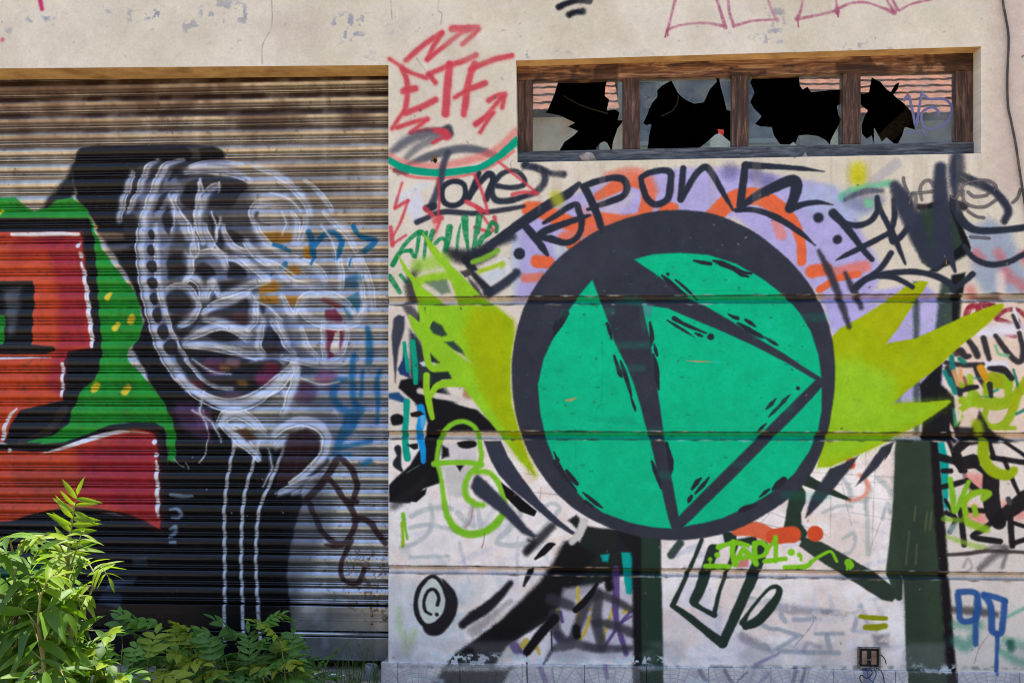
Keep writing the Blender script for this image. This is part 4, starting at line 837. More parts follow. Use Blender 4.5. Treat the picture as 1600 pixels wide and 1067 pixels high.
# hollows left dark
for q in [[(282,306),(290,288),(306,280),(330,278),(372,280),(385,290),(374,306),(360,322),(330,322),(300,326),(284,318)],[(256,330),(262,318),(276,318),(276,340),(268,356),(262,366),(252,346)],
          [(245,316),(254,302),(262,298),(258,310),(244,330),(238,330)],[(266,262),(258,276),(250,296),(242,300),(250,280)],[(290,258),(276,268),(266,282),(262,280),(272,262),(284,254)],
          [(192,362),(196,338),(212,338),(212,372),(194,374)],[(262,432),(262,402),(280,396),(284,408),(292,418),(286,428),(272,434)],
          [(302,432),(304,420),(316,410),(330,416),(336,428),(332,436),(318,440)],[(354,432),(356,410),(374,414),(384,426),(384,434),(366,436)],[(296,438),(322,436),(322,450),(318,462),(312,454),(302,444)],[(340,440),(384,436),(400,442),(380,456),(350,462),(338,450)],
          [(258,470),(266,456),(284,454),(296,466),(296,480),(290,492),(274,492),(262,484)],[(330,468),(336,460),(346,466),(342,474)],[(344,482),(360,476),(386,466),(386,500),(376,508),(350,504),(322,496),(330,486)],
          [(264,494),(284,496),(276,506),(290,514),(310,498),(302,512),(286,524),(272,520)],[(280,526),(276,514),(290,512),(296,530),(292,540)],
          [(268,542),(264,530),(280,532),(310,546),(380,548),(400,556),(390,566),(430,562),(440,575),(420,590),(400,606),(376,620),(350,624),(320,612),(296,594),(278,568)],
          [(420,352),(400,344),(404,332),(390,326),(396,342)],[(336,374),(346,360),(352,372),(348,390),(342,388)],[(352,366),(360,358),(372,364),(378,372),(360,378)],[(302,352),(300,335),(308,332),(312,345),(308,362)],
          [(330,360),(326,338),(336,335),(342,350),(340,376),(334,378)],[(320,520),(340,514),(366,520),(372,528),(340,534)],[(318,538),(350,536),(390,546),(340,546)],
          [(413,520),(420,510),(432,514),(436,526),(440,545),(410,552),(404,540)],[(404,470),(412,466),(414,485),(406,496)],[(425,522),(432,512),(440,530),(446,546),(430,550)],[(456,552),(470,556),(480,568),(462,574),(446,570)],
          [(382,590),(400,585),(420,570),(436,578),(424,600),(404,612)]]:
    F_(None, D, q, 4, .88, smooth=True)
for x, y, r, c in [(300,486,20,(74,54,70)),(372,496,22,(80,52,66)),(330,572,30,PUR),(360,566,16,(140,100,110)),(346,574,8,(200,150,60)),(374,598,8,(196,146,50)),(410,590,26,(130,40,90)),(420,575,18,(140,40,80)),(440,540,18,(60,50,90)),(470,612,36,(90,50,86)),(505,590,30,(150,70,110)),(300,600,16,(110,40,60)),(360,618,20,(80,56,80))]: S_(None, c, r, [(x, y), (x + 8, y + 1)], 8, .72)
# coloured panes
for q, c in [([(405,364),(440,362),(458,366),(452,378),(425,382),(412,376)],OC),([(474,388),(486,380),(492,396),(484,404),(472,402)],OC),([(448,420),(460,414),(470,424),(455,432),(440,428)],OC),([(403,444),(425,436),(438,446),(430,456),(404,460)],OC),([(404,462),(434,462),(436,474),(404,474)],OC),([(446,462),(474,464),(468,478),(452,476)],OC),
             ([(505,462),(530,470),(545,478),(530,482),(500,470)],(128,60,60)),([(508,484),(524,482),(534,494),(534,504),(516,504),(506,500)],(112,34,66)),([(505,512),(540,516),(536,540),(528,556),(508,562)],(122,36,62)),([(530,470),(560,455),(566,470),(560,490),(545,500)],(56,118,150)),([(532,435),(562,432),(564,448),(532,450)],(66,96,130))]: F_(None, c, q, 3, .9)
for q in [[(522,520),(530,516),(530,545),(522,554),(514,548)],[(518,546),(530,545),(528,555)]]: F_(None, (224,220,218), q, 2.5)
GL = (222, 228, 240)
SKL = [
 ([4,6,6,5],[(206,268),(200,285),(190,315),(184,345)]),([3,5,6,5,4],[(246,250),(232,262),(222,285),(214,305),(200,330)]),([3,6,8,7,6],[(286,250),(262,258),(248,280),(236,310),(222,345)]),
 ([9,9,9,9,8,9,9,9,9],[(224,345),(220,375),(221,405),(225,440),(232,478),(242,515),(252,545),(272,578),(296,606)]),([6,7,8,9,9,9,8,7],[(296,606),(325,622),(356,630),(390,624),(420,606),(440,590),(456,576),(462,566)]),
 ([5,5,6,6,5],[(242,350),(245,380),(246,420),(250,450),(256,480)]),([4,4,4,3],[(256,480),(264,512),(276,540),(290,560)]),([3,3,3,3,3],[(290,560),(306,580),(322,596),(340,604),(362,606)]),
 ([5,8,9,6,4],[(340,290),(325,300),(312,330),(310,350),(318,380)]),([4,7,9,6],[(275,300),(268,320),(282,345),(292,372)]),([3,5,5,3],[(296,262),(320,255),(345,254),(380,258)]),([4,8,9,8,5],[(288,268),(310,262),(340,264),(370,270),(392,282)]),
 ([3,5,6,5,3],[(392,258),(420,266),(440,276),(460,290),(475,305)]),([3,5,6,6,5],[(435,282),(455,292),(470,306),(480,320),(486,336)]),([3,4,5,4],[(475,282),(492,296),(506,312),(518,330)]),
 ([3,5,6,6,5],[(505,330),(520,345),(538,360),(552,380),(562,402)]),([4,6,7,6],[(562,402),(572,430),(578,455),(580,480)]),([3,5,6,6],[(455,332),(462,345),(462,362),(458,378)]),([5,6,6],[(478,338),(476,360),(466,380)]),
 ([3,6,8,6],[(396,350),(394,334),(400,322),(420,318)]),([6,6,6,6],[(396,348),(404,366),(420,384),(446,400)]),([6,7,8,8],[(446,400),(474,410),(496,424),(506,440)]),([6,6,5],[(506,440),(500,448),(480,446)]),([6,6,6],[(380,402),(400,420),(420,436)]),([6,8,6],[(384,376),(400,396),(420,412)]),([6,7,7,6],[(420,412),(440,430),(460,444),(485,447)]),
 ([4,7,8,6],[(292,352),(300,372),(304,390),(296,402)]),([3,6,7,5],[(318,350),(324,372),(336,392),(352,400)]),([3,6,6,4],[(346,350),(352,372),(366,388),(392,396)]),([4,6,7,6],[(306,398),(330,394),(345,402),(352,418)]),([5,6,6,4],[(290,395),(296,405),(296,420),(290,436)]),([4,6,6],[(352,402),(372,404),(392,420)]),
 ([4,7,8,7,4],[(286,442),(296,432),(310,438),(316,452),(316,468)]),([4,7,8,6,3],[(322,468),(324,450),(332,438),(338,450),(342,460)]),([6,8,8,7,5],[(342,462),(360,456),(385,446),(402,440),(420,438)]),([3,5,6,5],[(258,452),(276,447),(294,452),(308,470)]),([5,6,6,5],[(308,470),(306,486),(294,500),(280,508)]),
 ([5,8,8,6],[(318,490),(335,478),(360,470),(388,458)]),([5,6,6,5],[(388,458),(396,475),(396,500),(384,515)]),([5,7,8,7,4],[(318,498),(340,500),(362,508),(384,516),(392,522)]),([4,7,8,7,5],[(286,530),(312,518),(340,508),(362,512),(386,530)]),([6,8,9,8,5],[(288,538),(320,538),(360,545),(390,552),(410,556)]),
 ([4,5,6],[(402,462),(400,480),(410,500)]),([5,7,6,5],[(410,500),(404,520),(402,540),(410,554)]),([5,6,7,6],[(440,462),(446,480),(456,492),(462,490)]),([5,7,7,6],[(462,490),(470,472),(482,462),(496,460)]),([5,6,6,6,4],[(424,500),(432,510),(440,522),(448,538),(460,552)]),([4,4,3],[(432,495),(444,520),(452,536)]),
 ([7,8,9,8,6],[(470,478),(480,492),(500,502),(530,508),(560,502)]),([6,8,7,6],[(496,460),(516,462),(536,472),(552,488)]),([5,6,6,5],[(552,488),(558,500),(570,488),(572,470)]),([4,5,5,4],[(470,512),(476,535),(486,550),(496,560)]),([5,5,5,4],[(540,512),(538,535),(530,552),(516,562)]),([5,7,7,6,5],[(440,556),(462,560),(490,566),(520,568),(545,562)]),([4,5,5],[(505,500),(506,540),(508,562)]),
 ([5,6,6,5],[(528,404),(530,420),(532,436),(530,452)]),([4,5,5],[(545,404),(556,404),(560,420)]),([4,5,5,4],[(560,420),(562,440),(566,470),(560,496)]),([3,4,4],[(546,408),(548,418),(556,416)]),
 ([7,9,10,8,5],[(400,620),(428,605),(444,585),(456,572),(466,572)]),([4,6,8,7,5],[(466,574),(464,592),(456,612),(448,636),(440,650)]),([3,5,6,5],[(398,622),(420,612),(440,605),(446,622)]),([3,3,3],[(520,645),(524,640),(530,650)]),
 ([6,8,9,8,6,5],[(340,664),(350,650),(366,644),(384,650),(400,664),(416,680)]),([5,8,9,9,7,5],[(345,660),(355,670),(370,682),(385,696),(395,705),(404,716)]),([4,5,3],[(362,662),(372,660),(382,668)]),
 ([4,7,9,10,11,11,10,8,5],[(424,680),(436,668),(456,658),(478,656),(500,664),(510,684),(505,712),(484,734),(452,756)]),([5,8,6,3],[(430,700),(438,692),(450,684),(466,672)]),([5,7,5,3],[(436,770),(456,762),(475,752),(494,744)]),([2,5,6,2],[(456,772),(470,768),(480,766),(492,762)])]
def edge_lines(wv, q, off):
    c, cw = curve(q, wv); t = np.gradient(c, axis=0); nn = np.stack([-t[:, 1], t[:, 0]], 1); nn /= np.linalg.norm(nn, axis=1)[:, None] + 1e-6
    return [tuple(v) for v in (c + nn * (cw * off)[:, None])[::3]]
for wv, q in SKL:
    S_(None, (176, 188, 214), [v * 2.2 for v in wv], q, 6, .40, .6)
for wv, q in SKL:
    S_(None, (214, 222, 240), [v * 1.25 for v in wv], q, 4, .64, .8)
for wv, q in SKL:
    for off in ((.9,) if len(q) % 2 else (-.9,)):
        e = edge_lines(wv, q, off)
        if len(e) > 2: S_(None, (232, 236, 244), [.8] + [2.4] * (len(e) - 2) + [.8], e, 1.3, .85, .95)
# film-strip beads down the left of the jaw
for x, y, a, b in [(236,366,5,8),(236,391,6,9),(237,416,8,10),(238,442,8,9),(240,466,6,10),(245,492,7,12),(254,518,9,12),(266,542,11,12),(198,350,7,12)]:
    F_(None, (32, 33, 42), [(x + a * math.cos(t), y + b * math.sin(t)) for t in np.linspace(0, 6.283, 11)[:-1]], 1.8, .97, smooth=True)
for wv, q in [(6,[(366,690),(359,722),(353,760),(350,800),(350,860),(350,1000)]),(6,[(404,690),(393,730),(382,770),(377,820),(376,880),(378,940),(380,1000)]),(6,[(448,686),(432,728),(418,762),(406,790),(400,830),(399,880),(402,940),(406,1000)]),
              (5,[(310,285),(308,305),(304,330),(303,360)]),(5,[(312,335),(312,300)]),(4,[(342,285),(340,300)]),(5,[(312,280),(316,300)]),(5,[(344,340),(336,370)])]: S_(None, (200, 208, 222), wv, q, 1.8, .88)
for q in [[(318,640),(323,665),(324,685),(318,712),(311,722)],[(473,668),(470,690),(464,715),(460,740),(456,755)]]: S_(None, (214, 212, 206), 2.4, q, 1, .85)
for x, y in [(300,714),(322,764),(442,800),(336,650),(385,805),(362,800),(410,748),(430,770)]: S_(None, (190,200,214), 2.4, [(x,y)], 1, .8)
for wv, q in [([5,8,7,4],[(266,772),(278,774),(290,775),(300,774)]),([4,6,7,6,4],[(266,795),(277,794),(283,801),(278,808),(267,808)]),([5,8,8,5],[(266,826),(274,822),(272,832),(264,838)]),(5,[(266,846),(274,846)])]: S_(None, (140, 172, 204), wv, q, 3, .8)
for wv, q in [(2,[(272,716),(280,726),(286,730)]),(2,[(290,722),(293,732)])]: S_(None, (190,196,206), wv, q, 1, .8)
F_(None, (104,64,112), [(270,630),(300,626),(320,640),(330,690),(300,680),(276,660)], 12, .6); F_(None, (120,70,120), [(300,640),(330,640),(334,668),(310,668)], 8, .5); F_(None, (84, 50, 30), [(365,672),(385,668),(400,684),(384,690)], 4, .8)
F_(None, (52,30,38), [(450,675),(480,668),(498,680),(500,700),(485,715),(470,740),(448,756),(430,760),(438,720)], 6, .9)
# blue brush marks
for wv, q in [([10,11,10],[(482,363),(488,382),(488,396)]),([9,6,4],[(488,380),(490,400),(486,412)]),([8,9,9,8,8],[(492,384),(503,368),(520,363),(530,372),(534,382)]),([9,8,9,7],[(534,378),(530,392),(526,398),(524,404)]),([8,9],[(551,352),(556,362)]),([7,9,10,10,8],[(560,368),(574,372),(585,376),(580,384),(568,392)]),([6,8,6],[(428,382),(440,386),(452,392)]),([8,5],[(446,412),(438,418)]),([5],[(423,429)]),
              ([3,3],[(545,416),(548,404)])]: S_(None, BLU, wv if len(wv) > 1 else wv[0], q, 2, .95)
S_(None, (30,100,140), [8,10,8], [(545,434),(556,432),(564,436)], 6, .6); S_(None, (30,100,140), 12, [(552,444)], 5, .7)
for wv, q in [([8,11,12,11],[(574,512),(576,530),(577,550),(576,566)]),([10,11,11,12,12,10],[(552,556),(550,575),(550,600),(552,620),(556,640),(552,662)]),([7,12,13,12,13],[(540,592),(526,596),(520,612),(525,630),(545,645)]),([7,10,9,7,6],[(592,580),(588,600),(590,620),(590,640),(588,660)]),([7,7],[(566,580),(564,620)]),([20,24,22,16,12],[(560,640),(548,652),(545,665),(534,680),(528,694)]),([10,8,8],[(524,700),(545,696),(578,688)]),([9,9],[(566,724),(578,720)]),([5],[(520,708),(546,710)])]: S_(None, BLU, wv if len(wv) > 1 else wv[0], q, 5, .9)
# brown scrawl, lower right
for wv, q in [([11,12,12,12,9,8],[(476,782),(496,762),(512,740),(526,718),(532,716),(540,724)]),([10,10,10,9],[(536,718),(550,735),(557,757),(552,780)]),([9,9,10,9],[(515,748),(528,765),(540,782),(556,784)]),([9,10,9,9,9],[(484,788),(494,812),(506,834),(522,846),(538,848)]),([10,10,10,9],[(540,782),(552,800),(554,822),(540,846)]),([8,10,10,10,9],[(552,812),(566,810),(580,818),(590,834),(602,848)]),([9,8,8,8],[(548,845),(536,870),(531,890),(536,905)]),([8,9,9,8],[(536,905),(550,912),(562,906),(568,888)]),([4,8,6],[(508,850),(520,852),(534,852)])]: S_(None, BRN, wv, q, 2, .95)
for q in [[(560,720),(560,700)],[(590,735),(600,760)]]: pass
# rust specks near the right guide, grime
F_(None, (92, 62, 36), [(540,855),(612,850),(612,960),(540,950)], 8, .7, .8, mask=sst(.56,.66,fbm(TH,TW,5,31,3)))
F_(None, (70, 60, 52), [(-320,130),(612,130),(612,1030),(-320,1030)], 10, .4, .7, mask=sst(.70,.80,fbm(TH,TW,8,35,4)))
# painted per slat: lintel shade as brown on the backs, grime along the lower roll, dirt and gap shade in the joints
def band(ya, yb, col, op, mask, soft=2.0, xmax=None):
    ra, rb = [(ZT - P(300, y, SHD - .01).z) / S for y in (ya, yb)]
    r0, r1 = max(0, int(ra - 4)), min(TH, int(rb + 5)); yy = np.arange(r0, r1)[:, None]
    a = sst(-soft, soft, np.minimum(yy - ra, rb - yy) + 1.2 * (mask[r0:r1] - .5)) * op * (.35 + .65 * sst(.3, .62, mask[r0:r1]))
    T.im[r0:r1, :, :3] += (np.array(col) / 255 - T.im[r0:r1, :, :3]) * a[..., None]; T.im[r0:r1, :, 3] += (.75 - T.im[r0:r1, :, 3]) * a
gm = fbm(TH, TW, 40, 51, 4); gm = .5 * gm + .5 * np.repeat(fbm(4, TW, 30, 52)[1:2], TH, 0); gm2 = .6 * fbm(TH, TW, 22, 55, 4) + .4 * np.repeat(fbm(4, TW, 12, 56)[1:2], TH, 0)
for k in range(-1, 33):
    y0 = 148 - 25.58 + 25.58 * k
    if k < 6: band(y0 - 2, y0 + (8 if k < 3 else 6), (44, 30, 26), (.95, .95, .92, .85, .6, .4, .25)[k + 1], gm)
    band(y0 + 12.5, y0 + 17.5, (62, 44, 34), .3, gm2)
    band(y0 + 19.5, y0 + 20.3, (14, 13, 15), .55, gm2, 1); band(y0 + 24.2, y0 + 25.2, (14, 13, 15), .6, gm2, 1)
T.im[..., :3] *= (1 + .10 * (m2 - .5) + .10 * (vs - .5))[..., None]

# blue and violet mist round the figure, darker ground between figure and scrawl
F_(None, (40, 44, 58), [(420,640),(520,600),(560,640),(520,720),(470,770),(400,700)], 30, .14, .7)
F_(None, (34, 36, 48), [(450,780),(500,740),(520,800),(480,900),(450,1000),(440,900)], 26, .5, .7)
F_(None, (70, 90, 130), [(470,560),(600,540),(604,700),(520,720),(480,640)], 40, .28, .4)
for x, y, r in [(330,300,14),(420,520,24),(500,440,20),(455,540,20),(395,470,14)]: S_(None, (60, 84, 140), r, [(x, y)], 16, .28, .4)

for wv, q in [([7,9,10,9,7],[(342,662),(352,650),(368,645),(388,654),(402,666)]),([6,9,10,8,5],[(346,660),(358,672),(374,686),(392,702),(406,718)]),([6,9,11,12,12,11,9,6],[(424,680),(438,667),(458,657),(480,656),(502,666),(512,686),(505,712),(486,732)]),([8,7,4],[(486,732),(470,746),(452,756)]),([5,9,9,8],[(404,618),(430,604),(448,586),(460,572)]),([7,9,8,6],[(464,574),(462,594),(454,614),(446,636)]),
              ([8,10,11,11,10,8],[(280,586),(305,612),(335,628),(368,634),(402,622),(430,600)])]:
    S_(None, (206, 216, 236), wv, q, 4, .7, .85)
    e = edge_lines(wv, q, .8); S_(None, (238, 242, 248), 2.2, e, 1.2, .9, .95)
for q in [[(300,640),(330,660),(345,690)],[(318,610),(312,640),(324,668)],[(418,700),(424,730),(410,760)],[(280,330),(300,360),(296,400)],[(330,330),(338,360),(334,384)],[(396,470),(420,480),(440,500)],[(300,560),(330,580),(360,584)],[(400,400),(430,410),(460,430)],[(500,350),(520,380),(524,410)],[(262,300),(272,330),(268,360)],[(420,300),(450,310),(470,330)],[(336,540),(370,552),(400,562)],[(470,590),(500,600),(530,596)],[(440,330),(446,350),(440,366)]]:
    S_(None, (190, 200, 224), [4, 8, 4], q, 4, .5, .7); S_(None, (234, 238, 246), [1, 2, 1], q, 1.2, .8, .9)
# ------------------------------------------------------------------ materials of the setting
def paint_mat(name, img, metalness, rough_bare, rough_paint, bump, bscale, rust=False):
    m = mat(name); b = bsdf(m)
    t = N(m, "ShaderNodeTexImage"); t.image = img; t.interpolation = 'Cubic'; t.extension = 'EXTEND'
    uv = N(m, "ShaderNodeUVMap"); uv.uv_map = "wall"; K(m, uv.outputs[0], t.inputs[0])
    tc = N(m, "ShaderNodeTexCoord")
    n = N(m, "ShaderNodeTexNoise", Scale=bscale, Detail=8, Roughness=.65); K(m, tc.outputs["Object"], n.inputs["Vector"])
    n2 = N(m, "ShaderNodeTexNoise", Scale=3.1, Detail=6, Roughness=.6); K(m, tc.outputs["Object"], n2.inputs["Vector"])
    mr = N(m, "ShaderNodeMapRange"); mr.inputs[1].default_value = .3; mr.inputs[2].default_value = .7; mr.inputs[3].default_value = .93; mr.inputs[4].default_value = 1.05
    K(m, n2.outputs[0], mr.inputs[0])
    mx = N(m, "ShaderNodeMix", data_type='RGBA', blend_type='MULTIPLY'); mx.inputs[0].default_value = 1
    K(m, t.outputs[0], mx.inputs[6]); K(m, mr.outputs[0], mx.inputs[7]); K(m, mx.outputs[2], b.inputs["Base Color"])
    r = N(m, "ShaderNodeMapRange"); r.inputs[3].default_value = rough_bare; r.inputs[4].default_value = rough_paint
    K(m, t.outputs[1], r.inputs[0]); K(m, r.outputs[0], b.inputs["Roughness"])
    if metalness:
        r2 = N(m, "ShaderNodeMapRange"); r2.inputs[3].default_value = metalness; r2.inputs[4].default_value = .05
        K(m, t.outputs[1], r2.inputs[0]); K(m, r2.outputs[0], b.inputs["Metallic"])
    bp = N(m, "ShaderNodeBump", Strength=bump, Distance=.003); K(m, n.outputs[0], bp.inputs["Height"]); K(m, bp.outputs[0], b.inputs["Normal"])
    return m
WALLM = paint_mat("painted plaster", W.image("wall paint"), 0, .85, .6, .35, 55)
bsdf(WALLM).inputs["Specular IOR Level"].default_value = .1
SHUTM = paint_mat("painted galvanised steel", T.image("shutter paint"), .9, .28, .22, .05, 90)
bsdf(SHUTM).inputs["Specular IOR Level"].default_value = .3
def lin(r, g, b): return tuple(((c / 255 / 12.92) if c < 11 else ((c / 255 + .055) / 1.055) ** 2.4) for c in (r, g, b))
DARK = noisy(mat("darkened room", rough=.95), lin(26, 24, 22), lin(14, 13, 12), 3)  # shade behind window and shutter put into the near-black colour
CONC = noisy(mat("worn concrete", rough=.9), lin(150, 142, 130), lin(104, 98, 90), 7, bump=.5, bscale=70)
PAVE = noisy(mat("sunlit paving", rough=.9), lin(160, 144, 120), lin(136, 121, 99), 2.2, bump=.4, bscale=40)
ROOFT = noisy(mat("roof felt", rough=.9), lin(90, 86, 80), lin(70, 66, 62), 5)

# ------------------------------------------------------------------ setting: ground
o = mesh("pavement", [(-45, -45, 0), (45, -45, 0), (45, 25, 0), (-45, 25, 0)], [(0, 1, 2, 3)], PAVE); prop(o, kind='structure')
SOIL = noisy(mat("dark soil", rough=.95), lin(74, 64, 54), lin(44, 38, 32), 9, bump=.9, bscale=60)
o = mesh("soil", [(-7, -2.3, .004), (-.75, -2.3, .004), (-.62, -.016, .004), (-7, -.016, .004)], [(0, 1, 2, 3)], SOIL); prop(o, kind='structure')

# ------------------------------------------------------------------ the building
B = empty("garage_building", (P(607, 600).x, 0, 0))
prop(B, "rendered garage front covered in graffiti, with a roller shutter and a broken strip window", "building")
B_inv = Matrix.Translation(-B.location)
def bp_(name, v, f, m, parent=None, uv=True, smooth=False, label=None):
    """a piece of the building, given in place"""
    o = mesh(name, v, f, m, uv=uv, smooth=smooth)
    o.parent = parent or B
    if parent is None: o.matrix_parent_inverse = B_inv
    if label: o['label'] = label
    return o
def PZ(x, z, d=0.0):
    """point of the wall plane at photo column x and true height z"""
    q = P(x, 600, d); return Vector((q.x, d, z))
xE = P(607, 600).x; xL, xLL, xR, xRR = P(-310, 600).x, -9.0, P(1950, 600).x, 9.0
gz = [(P(1100, 461).z, P(1100, 474).z), (P(1100, 674).z, P(1100, 687).z), (P(1100, 888.7).z, P(1100, 901).z)]
zPl = P(1100, 1041.5).z
ztop = EYE + 700 * S * 1.0
ztop = 4.10
GD = 0.032
# upper wall: one plastered face round the window and over the shutter
zg = gz[0][0]
lT = [P(-310, 110), P(607, 102)]
wTL, wTR, wBR, wBL = P(806, 95), P(1533, 73), P(1533, 240), P(808, 254)
V, F = [], []
def q4(a, b, c, d_):
    n = len(V); V.extend([Vector(a), Vector(b), Vector(c), Vector(d_)]); F.append((n, n + 1, n + 2, n + 3))
X = lambda x, z, y=0.0: Vector((x, y, z))
q4(X(xL, lT[0].z), X(xE, lT[1].z), X(xE, ztop), X(xL, ztop))
q4(X(xE, lT[1].z), wTL, X(wTL.x, ztop), X(xE, ztop))
q4(wTL, wTR, X(wTR.x, ztop), X(wTL.x, ztop))
q4(wTR, X(xRR, wTR.z), X(xRR, ztop), X(wTR.x, ztop))
q4(X(xE, wBL.z), wBL, wTL, X(xE, lT[1].z))
q4(wBR, X(xRR, wBR.z), X(xRR, wTR.z), wTR)
q4(X(xE, zg), X(wBL.x, zg), wBL, X(xE, wBL.z))
q4(X(wBL.x, zg), X(wBR.x, zg), wBR, wBL)
q4(X(wBR.x, zg), X(xRR, zg), X(xRR, wBR.z), wBR)
zm = gz[0][0] * .42 + gz[0][1] * .58
q4(X(xE, zm, GD), X(xRR, zm, GD), X(xRR, zg), X(xE, zg))
q4(X(xE, zm, .32), X(xE, zm, GD), X(xE, zg), X(xE, zg, .32)); q4(X(xE, zg, .32), X(xE, zg), X(xE, lT[1].z), X(xE, lT[1].z, .32))
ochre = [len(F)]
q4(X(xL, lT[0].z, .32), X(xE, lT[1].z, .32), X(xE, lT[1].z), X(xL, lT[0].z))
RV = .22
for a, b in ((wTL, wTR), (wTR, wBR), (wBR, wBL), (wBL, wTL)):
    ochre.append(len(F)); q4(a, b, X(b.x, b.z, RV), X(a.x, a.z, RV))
q4(X(xLL, 0), X(xL, 0), X(xL, ztop), X(xLL, ztop)); q4(X(xL, 0), X(xL, 0, .32), X(xL, lT[0].z, .32), X(xL, lT[0].z))
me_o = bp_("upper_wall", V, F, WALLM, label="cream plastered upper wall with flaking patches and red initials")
BOUNCE_OCHRE = noisy(mat("ochre soffit with bounce", rough=.85), lin(222, 180, 116), lin(168, 128, 78), 7, lo=.38, hi=.7, bump=.5)  # warm ground bounce painted into the soffit colour, over old ochre paint
me_o.data.materials.append(BOUNCE_OCHRE)
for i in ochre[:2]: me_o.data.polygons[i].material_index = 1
bm = bmesh.new(); bm.from_mesh(me_o.data); bmesh.ops.remove_doubles(bm, verts=bm.verts, dist=1e-4); bm.to_mesh(me_o.data); bm.free()
# lower courses with chamfered joints
tops = [gz[0], gz[1], gz[2]]; bots = [gz[1], gz[2], None]
for k in range(3):
    za = tops[k][1]; zc = tops[k][0] * .42 + tops[k][1] * .58
    zb = bots[k][0] if bots[k] else zPl; zd = bots[k][0] * .42 + bots[k][1] * .58 if bots[k] else zPl
    prof = [(GD, zc), (0.0, za), (0.0, zb)] + ([(GD, zd)] if bots[k] else [])
    V, F = [], []
    for i in range(len(prof) - 1):
        (y0, z0), (y1, z1) = prof[i], prof[i + 1]
        q4(X(xE, z1, y1), X(xRR, z1, y1), X(xRR, z0, y0), X(xE, z0, y0))
        q4(X(xE, z1, .32), X(xE, z1, y1), X(xE, z0, y0), X(xE, z0, .32))
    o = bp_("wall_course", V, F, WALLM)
    bm = bmesh.new(); bm.from_mesh(o.data); bmesh.ops.remove_doubles(bm, verts=bm.verts, dist=1e-4); bm.to_mesh(o.data); bm.free()
# dark room behind the window, roof over it
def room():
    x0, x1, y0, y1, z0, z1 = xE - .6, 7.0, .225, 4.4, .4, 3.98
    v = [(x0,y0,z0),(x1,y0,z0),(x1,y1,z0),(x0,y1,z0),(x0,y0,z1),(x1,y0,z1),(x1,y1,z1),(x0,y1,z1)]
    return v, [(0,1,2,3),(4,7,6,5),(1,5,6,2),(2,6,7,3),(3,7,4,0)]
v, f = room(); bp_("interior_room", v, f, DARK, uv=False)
v, f = join([box((xLL, .0 + .02, ztop - .1), (xRR, 5.0, ztop)), box((xLL, 4.9, 0), (xRR, 5.0, ztop - .1)), box((xLL, .33, 0), (xLL + .1, 4.9, ztop - .1)), box((xRR - .1, .03, 0), (xRR, 4.9, ztop - .1))])
bp_("flat_roof", v, f, ROOFT, uv=False)

